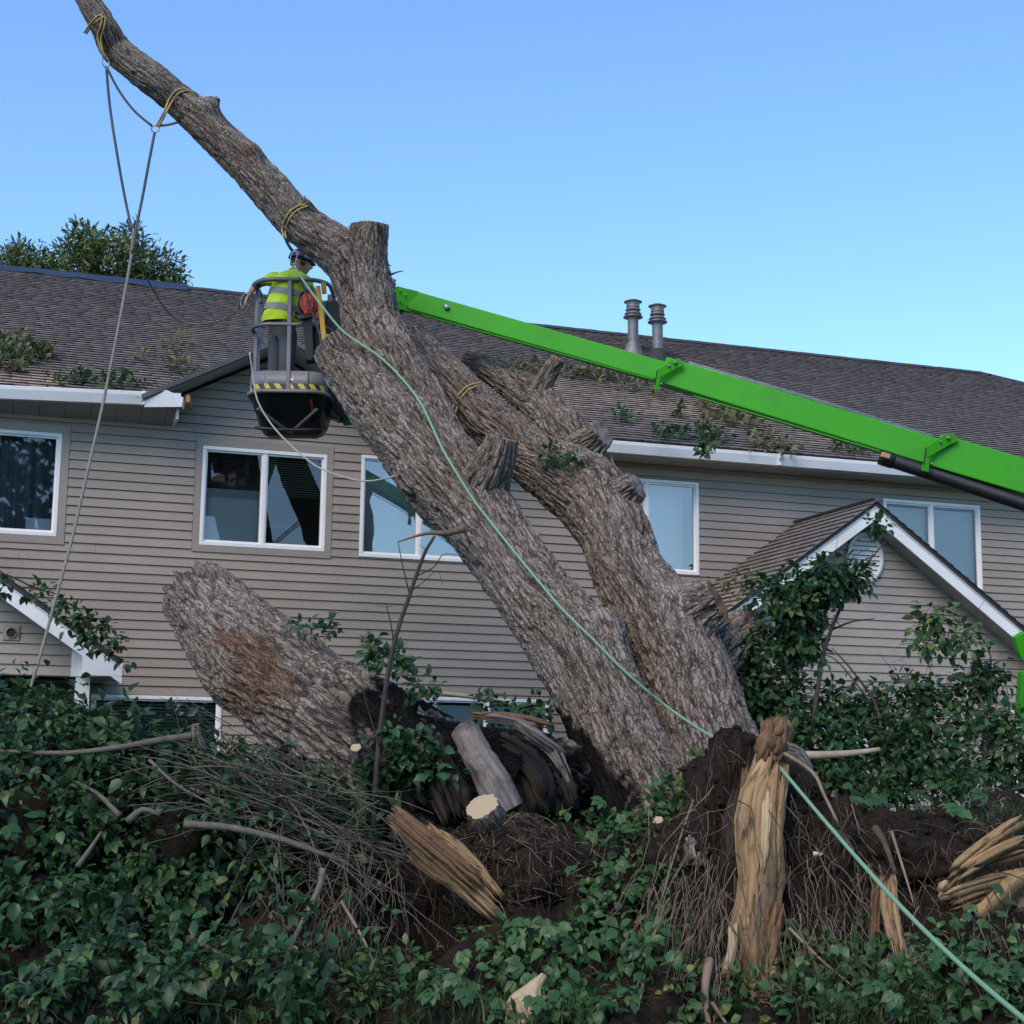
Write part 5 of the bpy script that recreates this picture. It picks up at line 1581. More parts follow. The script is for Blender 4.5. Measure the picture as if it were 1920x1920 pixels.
# shirt: a lofted torso with folds, open at hem, plus sleeves
def loft(name, rings, mat, parent, nseg=48, fold=.012, seed=0):
    """rings: (centre3, half width, half depth); facing turned 45 degrees"""
    a = np.linspace(0, 2 * np.pi, nseg, endpoint=False)
    rr = spline(np.array([[*c, w_, d_] for c, w_, d_ in rings]), .012)
    vs = []; kk = []
    for i, r_ in enumerate(rr):
        f = 1 + fold / .15 * pnoise(np.stack([np.cos(a) * 2.2, np.sin(a) * 2.2, np.full(nseg, r_[2] * 7 + np.sin(3 * r_[2]))], 1), seed)
        vs.append(np.stack([r_[0] + np.cos(a) * r_[3] * f, r_[1] + np.sin(a) * r_[4] * f, np.full(nseg, r_[2])], 1))
    n_ = len(rr); vs = np.vstack(vs)
    i = np.arange(n_ - 1)[:, None]; j = np.arange(nseg)[None, :]; k = (j + 1) % nseg
    q = np.stack([i * nseg + j, i * nseg + k, (i + 1) * nseg + k, (i + 1) * nseg + j], -1).reshape(-1, 4)
    o = link(name, np_mesh(name, vs, q), mat)
    return keep(o, parent)
shirt_rings = [(pj(525, 606), .200, .165), (pj(528, 590), .205, .165), (pj(536, 570), .205, .16), (pj(543, 550), .21, .155), (pj(545, 532), .205, .15), (pj(547, 520), .165, .13), (pj(551, 512), .085, .085)]
loft('shirt', shirt_rings, ML['hiviz'], person, seed=3)
sub(['s0', 'ls', 's2'], [('s0', 'ls'), ('ls', 's2')], [.105, .088, .070], 'sleeve', ML['hiviz'], {'s0': pj(525, 528), 's2': pj(494, 531, .01)})
sub(['s2', 'le', 's3'], [('s2', 'le'), ('le', 's3')], [.058, .050, .042], 'undersleeve', ML['sleeve'], {'s2': pj(497, 530, .01), 's3': pj(474, 545, .01)})
sub(['s0', 'rs', 's2'], [('s0', 'rs'), ('rs', 's2')], [.10, .088, .072], 'sleeve', ML['hiviz'], {'s0': pj(560, 530, .05), 's2': pj(584, 545, .11)})
# reflective bands follow the shirt
def band(y0, y1, tiltpx):
    rr = spline(np.array([[*c, w_, d_] for c, w_, d_ in shirt_rings]), .004)
    a = np.linspace(0, 2 * np.pi, 48, endpoint=False); out = []
    for yy in (y0, y1):
        zz = pj(540, yy)[2]
        i = int(np.argmin(np.abs(rr[:, 2] - zz))); r_ = rr[i]
        f = 1 + .08 * pnoise(np.stack([np.cos(a) * 2.2, np.sin(a) * 2.2, np.full(48, r_[2] * 7 + np.sin(3 * r_[2]))], 1), 3)
        tz = -tiltpx * SC * np.cos(a)
        out.append(np.stack([r_[0] + np.cos(a) * (r_[3] + .006) * f, r_[1] + np.sin(a) * (r_[4] + .006) * f, r_[2] + tz], 1))
    vs = np.vstack(out); j = np.arange(48); k = (j + 1) % 48
    q = np.stack([j, k, 48 + k, 48 + j], 1)
    keep(link('reflective_band', np_mesh('reflective_band', vs, q), ML['reflect']), person)
band(588, 577, 5); band(560, 550, 6)
kz = [[pj(536, 516, -.13), pj(541, 530, -.165), pj(545, 548, -.17)], [pj(565, 520, -.12), pj(572, 535, -.13), pj(574, 550, -.12)]]
for q in kz:
    v_ = []
    for p_ in q:
        v_ += [p_ + CR * -.022, p_ + CR * .022]
    keep(link('reflective_band', np_mesh('reflective_band', v_, [(0, 1, 3, 2), (2, 3, 5, 4)]), ML['reflect']), person)
keep(strand('collar', [pj(545, 508, .04), pj(548, 515, -.06), pj(556, 519, -.09), pj(564, 516, -.04), pj(565, 510, .04)], .018, ML['orange'], n=8), person)
# head with a face turned to the right and away
fd = np.array([.82, .30, -.10]); fd /= np.linalg.norm(fd)
sdv = np.cross(fd, [0, 0, 1]); sdv /= np.linalg.norm(sdv); upv = np.cross(sdv, fd)
n1, n2 = 40, 28
a = np.linspace(0, 2 * np.pi, n1, endpoint=False); b = np.linspace(-np.pi / 2, np.pi / 2, n2)
A_, B_ = np.meshgrid(a, b)
x = np.cos(A_) * np.cos(B_); y = np.sin(A_) * np.cos(B_); z = np.sin(B_)
X = x * .105; Y = y * .080; Z = z * .135
front = np.clip(x, 0, 1)
X += front ** 6 * .030 * np.exp(-((z + .12) / .16) ** 2) * np.exp(-(y / .22) ** 2)        # nose
X += front ** 3 * .012 * np.exp(-((z - .22) / .12) ** 2)                                   # brow
X += front ** 3 * .016 * np.exp(-((z + .80) / .18) ** 2) * np.exp(-(y / .5) ** 2)          # chin
X -= front ** 4 * .012 * np.exp(-((z - .05) / .10) ** 2) * np.exp(-((np.abs(y) - .35) / .16) ** 2)   # eye sockets
X += front ** 6 * .008 * np.exp(-((z + .45) / .06) ** 2) * np.exp(-(y / .25) ** 2)         # lips
Y *= 1 - .25 * np.clip(-z, 0, 1)
hc = pj(565, 498)
vs = hc + X.reshape(-1, 1) * fd + Y.reshape(-1, 1) * sdv + Z.reshape(-1, 1) * upv
i = np.arange(n2 - 1)[:, None]; j = np.arange(n1)[None, :]; k = (j + 1) % n1
qd = np.stack([i * n1 + j, i * n1 + k, (i + 1) * n1 + k, (i + 1) * n1 + j], -1).reshape(-1, 4)
keep(link('head', np_mesh('head', vs, qd), ML['skin']), person)
def hp(f_, s_, u_): return hc + fd * f_ + sdv * s_ + upv * u_
for s_ in (-1, 1):
    keep(skin_obj('eye', [hp(.090, s_ * .030, .008), hp(.092, s_ * .030, .008)], [(0, 1)], [.009, .008], ML['black'], None, sub=1), person)
    keep(skin_obj('ear_muff', [hp(-.005, s_ * .075, -.005), hp(-.005, s_ * .105, -.005)], [(0, 1)], [.045, .038], ML['black'], None, sub=2), person)
bm = MB(); n = 32
for z_, r_ in ((.030, 1.09), (.055, 1.10), (.09, 1.02), (.125, .82), (.15, .5), (.16, .08)):
    for i in range(n):
        t = 2 * math.pi * i / n
        rx, ry = .122, .098
        ext = 1 + (.20 if z_ < .04 else 0) * max(0, math.cos(t)) ** 3
        bm.v.append(tuple(hp(rx * r_ * math.cos(t) * ext - .008, ry * r_ * math.sin(t), z_ - (.015 * math.cos(t) if z_ < .04 else 0))))
for j in range(5):
    for i in range(n): bm.f.append((j * n + i, j * n + (i + 1) % n, (j + 1) * n + (i + 1) % n, (j + 1) * n + i))
hm = bm.build('helmet', ML['navy'], None, True); keep(hm, person)
md = hm.modifiers.new('s', 'SOLIDIFY'); md.thickness = .008
for hgt, rr_ in ((.062, 1.12), (.045, 1.13)):
    keep(strand('helmet_band', [hp(.122 * rr_ * math.cos(t) - .008, .098 * rr_ * math.sin(t), hgt) for t in np.linspace(-1.5, 1.5, 12)], .008, ML['reflect'], n=6), person)
keep(strand('chin_strap', [hp(-.01, -.09, .03), hp(.02, -.078, -.05), hp(.05, -.05, -.115), hp(.055, 0, -.13)], .007, ML['black'], n=6), person)
keep(strand('hair', [hp(-.085, -.05, .0), hp(-.095, 0, -.02), hp(-.085, .05, .0)], .03, ML['black'], n=8), person)
# gripping hand on the rail
def hand(c, d, up, name='hand'):
    d = d / np.linalg.norm(d); s__ = np.cross(d, up); s__ /= np.linalg.norm(s__); u__ = np.cross(s__, d)
    vs = [c, c + d * .05]; es = [(0, 1)]; rs_ = [.028, .034]
    for f_, L in enumerate((.060, .068, .064, .052)):
        o_ = len(vs); off = (f_ - 1.5) * .019
        b0 = c + d * .075 + s__ * off
        vs += [b0, b0 + d * L * .45 - u__ * .012, b0 + d * L * .6 - u__ * .045]
        es += [(1, o_), (o_, o_ + 1), (o_ + 1, o_ + 2)]; rs_ += [.0105, .0095, .0085]
    o_ = len(vs); b0 = c + d * .03 + s__ * .034
    vs += [b0, b0 + d * .025 + s__ * .014 - u__ * .02, b0 + d * .045 + s__ * .006 - u__ * .042]
    es += [(0, o_), (o_, o_ + 1), (o_ + 1, o_ + 2)]; rs_ += [.013, .0115, .0095]
    return skin_obj(name, vs, es, rs_, ML['skin'], person, sub=1)
hand(J['lw'], np.array([-.35, -.15, -.85]), np.array([-.8, -.3, .3]))
hand(J['rw'], np.array([.1, -.5, -.6]), np.array([.3, -.8, .3]))

# ------------------------------------------------------------------ chainsaw
saw = empty('chainsaw', P(574, 600, 16.42))
tag(saw, 'red chainsaw hanging inside the basket rails beside the worker', 'chainsaw')
def ks(o): return keep(o, saw)
def blob_box(name, pts, d0, d1, mat, bev=.02):
    o = MB().prism([P(x, y, d0) for x, y in pts], CF * (d1 - d0)).build(name, mat, None, bevel=bev)
    return ks(o)
blob_box('housing', [(561, 553), (570, 545), (584, 548), (592, 560), (594, 580), (584, 588), (568, 592), (561, 578)], 16.38, 16.54, ML['red'], .025)
blob_box('side_cover', [(572, 560), (582, 556), (588, 566), (587, 578), (575, 582), (570, 574)], 16.355, 16.385, ML['red'], .008)
for q in range(4):
    blob_box('cooling_slot', [(574, 563 + q * 4), (583, 561 + q * 4), (583, 562.6 + q * 4), (574, 564.6 + q * 4)], 16.349, 16.357, ML['black'], .001)
blob_box('starter_cap', [(562, 546), (572, 541), (580, 543), (580, 548), (570, 549), (564, 556)], 16.37, 16.5, ML['black'], .012)
ks(strand('handle', [P(558, 588, 16.44), P(552, 584, 16.42), P(551, 590, 16.4), P(558, 596, 16.42), P(575, 596, 16.42)], .014, ML['black'], n=8))
ks(strand('front_handle', [P(566, 548, 16.40), P(560, 560, 16.34), P(562, 578, 16.34), P(570, 588, 16.40)], .012, ML['black'], n=8))
blob_box('guide_bar', [(566, 592), (584, 588), (588, 668), (582, 676), (574, 670)], 16.46, 16.475, ML['black'], .003)
blob_box('base_plate', [(556, 594), (584, 586), (586, 594), (560, 600)], 16.40, 16.52, ML['black'], .008)

# ------------------------------------------------------------------ ropes and slings
MR = dict(
    green=simple('green rope', (.15, .30, .17), (.22, .38, .23), 90, .7, bump=.6, bscale=140, bdist=.004),
    olive=simple('olive rope', (.22, .27, .20), (.30, .34, .26), 60, .7, bump=.6, bscale=140, bdist=.004),
    dark=simple('dark steel rope', (.05, .055, .065), (.09, .09, .10), 50, .5, metal=.3),
    grey=simple('grey rope', (.24, .225, .205), (.15, .14, .13), 40, .8, bump=.5, bscale=120, bdist=.003),
    tan=simple('tan webbing', (.42, .30, .12), (.32, .22, .09), 14, .75, bump=.3, bscale=60),
    white=simple('off white cord', (.40, .39, .33), (.30, .29, .25), 30, .75),
    brown=simple('brown cord', (.14, .12, .10), (.10, .085, .07), 30, .8),
)
bpy.context.view_layer.update()
_dg = bpy.context.evaluated_depsgraph_get()
def surf(px, py, default, lift_=.012):
    d = ray(px, py); n_ = np.linalg.norm(d)
    ok, loc, *_ = S.ray_cast(_dg, V(CAM), V(d / n_))
    if not ok: return P(px, py, default)
    dd = (np.array(loc) - CAM) @ CF
    if abs(dd - default) > 1.2: return P(px, py, default)
    return P(px, py, dd - lift_)
def drape(name, pts, r, mat, label, cat, group=None, n=8, step=.04, lift_=.014):
    if len(pts) > 12:
        q = spline(np.array([[x, y, 0, d, s_] for x, y, d, s_ in pts]), 6.0)
        dd = []
        for x, y, _, d, s_ in q:
            p_ = surf(x, y, d, lift_) if s_ > .5 else P(x, y, d)
            dd.append((p_ - CAM) @ CF)
        dd = np.array(dd); k_ = 6
        mn = np.array([dd[max(0, i - k_):i + k_ + 1].min() for i in range(len(dd))])
        mn = np.convolve(np.pad(mn, 4, 'edge'), np.ones(9) / 9, 'valid')
        w = [P(x, y, m2) for (x, y, *_), m2 in zip(q, mn)]
        w = w[::2] + [w[-1]]
    else:
        w = [surf(x, y, d, lift_) if s_ else P(x, y, d) for x, y, d, s_ in pts]
    o = strand(name, w, r, mat, n=n, step=step)
    return tag(o, label, cat, group)
drape('rope', [(551, 498, 15.82, 0), (575, 535, 15.8, 0), (606, 577, 15.72, 0), (640, 618, 15.6, 0), (672, 642, 15.5, 1), (700, 660, 15.4, 1), (730, 685, 15.2, 1), (765, 723, 15.0, 1), (790, 758, 14.9, 1), (808, 795, 14.7, 1), (828, 838, 14.5, 1),
               (855, 885, 14.2, 1), (890, 940, 13.9, 1), (925, 985, 13.7, 1), (965, 1035, 13.5, 1), (1010, 1090, 13.3, 1), (1055, 1143, 13.1, 1), (1110, 1197, 12.9, 1), (1160, 1248, 12.8, 1), (1210, 1293, 12.7, 1), (1260, 1332, 12.7, 1), (1310, 1366, 12.65, 1), (1345, 1386, 12.4, 0), (1372, 1398, 12.0, 0)],
      .0115, MR['green'], 'green rope running down the bark from the forked limb to the root plate', 'rope', lift_=.016)
drape('rope', [(1455, 1430, 11.0, 0), (1480, 1460, 10.6, 0), (1560, 1555, 9.6, 0), (1680, 1690, 8.4, 0), (1800, 1808, 7.4, 0), (1925, 1915, 6.5, 0), (2050, 2010, 5.9, 0)],
      .0125, MR['green'], 'taut green rope stretched from the broken root across the lower right corner', 'rope')
drape('rope', [(556, 500, 15.8, 0), (572, 545, 15.85, 0), (592, 605, 15.9, 0), (612, 670, 15.9, 0), (622, 690, 16.0, 0)], .010, MR['dark'], 'dark rope hanging past the chainsaw into the basket', 'rope')
def shackle(px, py, d, w, h, ang, label, name='shackle'):
    c = P(px, py, d); ca, sa = math.cos(ang), math.sin(ang)
    pts = []
    for i in range(21):
        t = 2 * math.pi * i / 20
        x_, y_ = w * math.cos(t), h * math.sin(t) * (1 + .12 * math.cos(t))
        pts.append(c + CR * (x_ * ca - y_ * sa) + CU * (x_ * sa + y_ * ca))
    o = strand(name, pts, .0075, ML['steel'], n=8, step=.015)
    return tag(o, label, 'shackle')
shackle(198, 117, 15.75, .035, .055, .25, 'steel shackle joining the uppermost tan sling to the dark rigging line')
shackle(291, 241, 15.75, .042, .035, .3, 'steel ring below the second sling where the rigging lines meet')
shackle(551, 483, 15.84, .032, .072, -.25, 'steel carabiner hanging on the tan sling in front of the helmet', 'carabiner')
shackle(458, 563, 16.42, .028, .085, -.35, 'steel carabiner clipped to the left end of the basket rail', 'carabiner')
def sling(pts, label, r=.011, gap=.03):
    """two flat strands side by side"""
    e = empty('sling', P(pts[0][0], pts[0][1], pts[0][2])); tag(e, label, 'sling')
    for k in (-1, 1):
        w = []
        for x, y, d, s_ in pts:
            q = surf(x + k * 3, y + k * 2, d, .012) if s_ else P(x + k * 2, y + k, d)
            w.append(q)
        keep(strand('strap', w, r, MR['tan'], n=6, step=.03), e)
    return e
sling([(160, 62, 15.85, 0), (172, 45, 15.7, 0), (184, 34, 15.65, 1), (194, 30, 15.65, 1), (192, 50, 15.62, 1), (186, 70, 15.65, 1), (190, 92, 15.72, 0), (197, 110, 15.75, 0)], 'tan sling wrapped round the limb near its top left end')
sling([(362, 172, 15.8, 1), (348, 168, 15.65, 1), (333, 172, 15.6, 1), (320, 188, 15.62, 1), (312, 205, 15.7, 0), (302, 225, 15.74, 0), (294, 238, 15.75, 0)], 'tan sling looped over the limb above the steel ring')
tag(strand('strap', [P(295, 236, 15.76), P(315, 234, 15.8), P(334, 229, 15.95)], .014, MR['grey']), 'grey strap passing from the steel ring under the limb', 'strap')
sling([(583, 385, 15.85, 0), (565, 387, 15.7, 1), (548, 397, 15.66, 1), (538, 412, 15.66, 1), (532, 430, 15.7, 1), (534, 446, 15.78, 0)], 'tan sling round the lower limb above the worker', .009)
tag(strand('strap', [P(534, 444, 15.8), P(540, 458, 15.84), P(548, 470, 15.85)], .016, MR['dark']), 'dark strap between the lower tan sling and the carabiner', 'strap')
sling([(905, 720, 16.1, 1), (890, 722, 16.0, 1), (874, 730, 15.95, 1), (862, 744, 15.9, 1), (854, 762, 15.85, 1), (848, 778, 15.8, 1)], 'yellowish sling looped over the rear stem', .010)
def line(pts, r, m_, label, cat='rope'):
    return tag(strand('rope', [P(*q) for q in pts], r, m_, n=8), label, cat)
line([(199, 124, 15.75), (206, 200, 15.75), (218, 280, 15.7), (233, 365, 15.7), (248, 436, 15.65)], .014, MR['dark'], 'dark rigging line falling straight from the topmost shackle')
line([(199, 124, 15.75), (222, 168, 15.76), (252, 208, 15.76), (285, 236, 15.75)], .013, MR['dark'], 'dark line slanting between the two shackles below the limb')
line([(290, 248, 15.75), (280, 300, 15.72), (268, 365, 15.7), (256, 425, 15.65), (248, 475, 15.6)], .015, MR['dark'], 'rigging line dropping from the steel ring to the long grey rope')
line([(250, 432, 15.65), (246, 480, 15.6), (232, 560, 15.4), (215, 650, 15.2), (192, 762, 15.0), (165, 880, 14.7), (135, 1010, 14.4), (105, 1120, 14.1), (78, 1220, 13.9), (45, 1330, 13.6)], .015, MR['grey'], 'long grey rope slanting down the facade into the brush pile')
line([(252, 455, 15.7), (268, 500, 16.0), (288, 545, 16.4), (318, 588, 16.7), (350, 606, 16.8), (392, 606, 16.8), (425, 596, 16.8), (456, 572, 16.6)], .009, MR['brown'], 'thin brown cord sagging over the roof to the basket rail')
line([(468, 660, 16.3), (474, 700, 16.3), (482, 748, 16.2), (505, 790, 16.1), (540, 830, 15.9), (590, 872, 15.7), (640, 893, 15.5), (690, 902, 15.2), (745, 892, 14.75)], .009, MR['white'], 'pale cord sagging from the basket to the trunk across the windows')
coil = []
for k in range(3):
    for x, y in ((462, 550), (454 - 3 * k, 566), (450 - 2 * k, 582 + 2 * k), (459, 586 + k), (468, 570)):
        coil.append(P(x, y, 16.45 - .01 * k))
tag(strand('rope', coil, .008, MR['brown']), 'brown cord coiled on the left end of the basket rail', 'rope')
# ------------------------------------------------------------------ leaves
def leaf_mat(name, dark, light, yellow=(.16, .17, .03), rough=.42):
    t = NT(name)
    tone = t.attr('tone')
    n = t.noise(t.coord('Object'), 30, 3)
    c = t.ramp(tone, [(0, dark), (.75, light), (1, yellow)])
    c = t.mix(t.math('MULTIPLY', n, .35), c, tuple(x * .55 for x in dark))
    t.set(c, rough, spec=.32)
    tr = t.node('ShaderNodeBsdfTranslucent')
    t.L(t.mix(.5, c, (.10, .16, .03)), tr.inputs['Color'])
    mx = t.node('ShaderNodeMixShader'); mx.inputs[0].default_value = .18
    t.L(t.b.outputs[0], mx.inputs[1]); t.L(tr.outputs[0], mx.inputs[2]); t.L(mx.outputs[0], t.out.inputs['Surface'])
    return t.m
MF = dict(
    dark=leaf_mat('dark glossy leaf', (.014, .042, .018), (.047, .115, .040), (.10, .14, .042)),
    mid=leaf_mat('creeper leaf', (.018, .055, .021), (.058, .142, .042), (.14, .185, .05)),
    dry=leaf_mat('wilted leaf', (.075, .080, .034), (.20, .18, .09), (.30, .25, .14), .7),
    back=leaf_mat('sunlit crown leaf', (.050, .085, .020), (.14, .175, .04), (.25, .24, .06)),
    grass=leaf_mat('grass blade', (.020, .042, .014), (.055, .09, .032), (.15, .15, .075), .55),
)
T_OV = np.array([(0, 0, 0), (0, .36, .03), (0, .72, .02), (0, 1.06, -.14), (-.30, .30, .10), (-.27, .70, .05), (.30, .30, .10), (.27, .70, .05)])
T_NA = np.array([(0, 0, 0), (0, .36, .02), (0, .72, .0), (0, 1.1, -.18), (-.15, .30, .04), (-.13, .70, .02), (.15, .30, .04), (.13, .70, .02)])
LQ = np.array([(1, 6, 7, 2), (4, 1, 2, 5)]); LT = np.array([(0, 6, 1), (0, 1, 4), (2, 7, 3), (5, 2, 3)])
_hw = ((.18, .20, .09), (.48, .33, .085), (.80, .20, .02))
T_FI = np.array([(0, 0, 0), (0, 1.08, -.15)] + [(0, t_, .03 - .05 * t_) for t_, *_ in _hw] + [(-w_, t_ - .03, z_) for t_, w_, z_ in _hw] + [(w_, t_ - .03, z_) for t_, w_, z_ in _hw])
FQ = np.array([(2, 8, 9, 3), (3, 9, 10, 4), (5, 2, 3, 6), (6, 3, 4, 7)]); FT = np.array([(0, 8, 2), (0, 2, 5), (4, 10, 1), (7, 4, 1)])
def leaves(name, pos, axis, nor, size, tone, mat, tmpl=T_OV, parent=None):
    nk = len(tmpl); QQ, TT = (FQ, FT) if nk == 11 else (LQ, LT)
    pos = np.asarray(pos); n = len(pos)
    ax = axis / (np.linalg.norm(axis, axis=1)[:, None] + 1e-9)
    no = nor - ax * (nor * ax).sum(1)[:, None]; no /= np.linalg.norm(no, axis=1)[:, None] + 1e-9
    sd_ = np.cross(ax, no)
    wv = rng.uniform(.8, 1.2, n); fold = rng.uniform(.4, 2.2, n); curl = rng.uniform(.3, 2.0, n)
    v = pos[:, None, :] + size[:, None, None] * (tmpl[None, :, 0:1] * wv[:, None, None] * sd_[:, None, :] + tmpl[None, :, 1:2] * ax[:, None, :]
                                                + (tmpl[None, :, 2:3] * np.where(tmpl[None, :, 2:3] > .06, fold[:, None, None], curl[:, None, None])) * no[:, None, :])
    o8 = (np.arange(n) * nk)[:, None, None]
    me = np_mesh(name, v.reshape(-1, 3), (QQ[None] + o8).reshape(-1, 4), (TT[None] + o8).reshape(-1, 3), {'tone': np.repeat(tone, nk)})
    o = link(name, me, mat)
    if parent is not None: keep(o, parent)
    return o
def clusters(cen, out, per, spread, size, r, droop=.5, tone=(.45, .22)):
    """leaves in bunches round the centres; out = outward direction of each bunch"""
    n = len(cen)
    k = np.repeat(np.arange(n), per)
    m_ = len(k)
    off = r.normal(0, 1, (m_, 3)); off /= np.linalg.norm(off, axis=1)[:, None] + 1e-9
    c = cen[k] + off * spread * r.uniform(.2, 1, (m_, 1))
    ax = off * .9 + out[k] * .5 + np.array([0, 0, -droop]) + r.normal(0, .35, (m_, 3))
    no = out[k] * .6 + np.array([0, -.15, .75]) + r.normal(0, .42, (m_, 3))
    ct = np.repeat(r.normal(0, .14, n), per)
    tn = np.clip(r.normal(tone[0], tone[1], m_) + ct, 0, 1)
    return c, ax, no, size[0] + (size[1] - size[0]) * r.random(m_) ** 1.4, tn

def ell(lst):
    def f(x, y, d=None):
        v = np.zeros_like(x, float)
        for cx, cy, rx, ry, k in lst:
            e = ((x - cx) / rx) ** 2 + ((y - cy) / ry) ** 2
            v = np.maximum(v, k * (e < 1)) if k > 0 else np.where(e < 1, v * (1 + k), v)
        return v
    return f

# --- the brush pile at the left
pile = empty('brush_pile', P(300, 1900, 10)); pile.location.z = 0
tag(pile, 'big heap of cut leafy branches piled in the lower left before the house', 'brush pile')
r1 = np.random.default_rng(101)
wt = ell([(-50, 1500, 420, 260, 1), (260, 1560, 380, 230, 1), (500, 1600, 170, 110, 1), (560, 1660, 130, 120, .8), (100, 1800, 420, 200, .8), (560, 1850, 160, 80, .6), (380, 1750, 150, 62, -.93), (690, 1780, 110, 90, -.9), (250, 1870, 500, 60, .55)])
_wt0 = wt
def wt(x, y, d):
    q = np.stack([x.ravel() / 85, y.ravel() / 70, np.zeros(x.size)], 1)
    return _wt0(x, y) * np.clip(.42 + 1.5 * fbm(q, 3, 77).reshape(x.shape), .02, 1.2)
c, nrm_ = sample_bank(2100, wt, 102)
c = c + nrm_ * r1.uniform(-.05, .34, (len(c), 1)) + np.array([0, 0, 1]) * (r1.random((len(c), 1)) ** 3 * .22)
leaves('foliage', *clusters(c, nrm_, 10, .16, (.045, .125), r1, .75, (.36, .24)), MF['dark'], T_FI, pile)['kind'] = 'stuff'
cb, nb = sample_bank(1100, _wt0, 105)  # lower leaf layer toned dark to stand in for shade inside the heap
leaves('foliage', *clusters(cb + nb * r1.uniform(.0, .10, (len(cb), 1)), nb, 9, .15, (.05, .12), r1, .5, (.12, .10)), MF['dark'], T_OV, pile)['kind'] = 'stuff'
c2, n2_ = sample_bank(420, wt, 103)
c2 = c2 + n2_ * r1.uniform(.15, .42, (len(c2), 1))
leaves('foliage', *clusters(c2, n2_, 8, .12, (.05, .12), r1, .5, (.58, .22)), MF['mid'], T_FI, pile)['kind'] = 'stuff'
cn, nn2 = sample_bank(330, wt, 106)
leaves('foliage', *clusters(cn + nn2 * r1.uniform(.1, .4, (len(cn), 1)), nn2, 9, .14, (.05, .13), r1, .7, (.5, .25)), MF['mid'], T_NA, pile)['kind'] = 'stuff'
cd, nd = sample_bank(70, wt, 107)
leaves('foliage', *clusters(cd + nd * r1.uniform(.05, .3, (len(cd), 1)), nd, 5, .14, (.04, .09), r1, .6, (.4, .3)), MF['dry'], T_OV, pile)['kind'] = 'stuff'
# sprigs standing out of the top
spr = []
for px, py, d in ((20, 1335, 11.8), (60, 1290, 12.0), (95, 1320, 11.9), (140, 1350, 11.8), (130, 1390, 11.5), (190, 1430, 11.4), (40, 1400, 11.4), (420, 1450, 11.6), (470, 1475, 11.5), (520, 1500, 11.5), (280, 1450, 11.4), (330, 1465, 11.4), (230, 1440, 11.4), (620, 1500, 11.5), (585, 1530, 11.3), (0, 1300, 12), (-40, 1330, 11.9), (455, 1500, 11.3)):
    for _ in range(9): spr.append(P(px + r1.normal(0, 28), py + abs(r1.normal(0, 34)), d + r1.normal(0, .15)))
spr = np.array(spr); so = np.tile(np.array([[0, -.5, .7]]), (len(spr), 1))
leaves('foliage', *clusters(spr, so, 10, .12, (.05, .11), r1, .4, (.42, .2)), MF['dark'], T_OV, pile)['kind'] = 'stuff'
tw, tw2 = [], []
cc_, nn_ = sample_bank(520, wt, 104)
for q, nv in zip(cc_, nn_):
    dd = r1.normal(0, 1, 3) * np.array([1, .4, .5]); dd /= np.linalg.norm(dd)
    tw.append(hang(q + nv * r1.uniform(0, .32), r1.uniform(.25, .95), r1.uniform(.0022, .006), int(r1.integers(1e9)), dd, .35, 12, .35))
for px, py, d, n_ in ((440, 1470, 11.2, 60), (560, 1540, 11.1, 70), (620, 1600, 11.0, 60), (500, 1530, 11.1, 40)):
    for _ in range(n_):
        dd = np.array([r1.normal(.9, .4), r1.normal(-.1, .3), r1.normal(-.32, .22)]) * r1.choice([-1, 1])
        (tw if r1.random() < .5 else tw2).append(hang(P(px + r1.normal(0, 60), py + r1.normal(0, 40), d), r1.uniform(.4, 1.1), r1.uniform(.003, .009), int(r1.integers(1e9)), dd, .22, 12, .12))
for _ in range(60):
    px = r1.uniform(440, 800); py = r1.uniform(1500, 1760)
    tw2.append(hang(P(px, py, 10.7), r1.uniform(.3, .9), r1.uniform(.002, .005), int(r1.integers(1e9)), np.array([r1.normal(0, .6), -.2, r1.normal(-.6, .4)]), .3, 12, .3))
bundle('twigs', tw, MG['twig_dark'], pile, 3, 'stuff')
bundle('twigs', tw2, MG['twig'], pile, 3, 'stuff')
def branch(pts, r, m_, name='branch', n=8):
    a_ = np.array([[*P(x, y, d), r * k] for (x, y, d), k in zip(pts, np.linspace(1, .45, len(pts)))])
    return strand(name, a_, r, m_, n=n, step=.04)
for pts, r in (([(365, 1380, 11.4), (300, 1388, 11.3), (220, 1402, 11.2), (120, 1412, 11.1), (0, 1408, 11.1)], .030), ([(225, 1530, 10.9), (185, 1490, 11.0), (140, 1465, 11.1)], .022), ([(240, 1540, 10.8), (268, 1518, 10.8), (300, 1528, 10.8)], .030),
               ([(345, 1545, 10.8), (430, 1552, 10.8), (520, 1572, 10.8), (600, 1600, 10.8), (655, 1622, 10.9)], .030), ([(280, 1425, 11.1), (330, 1470, 11.0), (400, 1510, 10.9)], .013), ([(145, 1625, 10.3), (170, 1590, 10.4), (190, 1560, 10.5)], .02)):
    keep(branch(pts, r, MG['twig']), pile)
keep(bark_tube('branch_stub', [(378, 1405, 13, 11.35), (370, 1378, 10, 11.3), (366, 1358, 8.5, 11.3)], seed=36, depth=.006, ridge=.03, cut1=MT['pale']), pile)

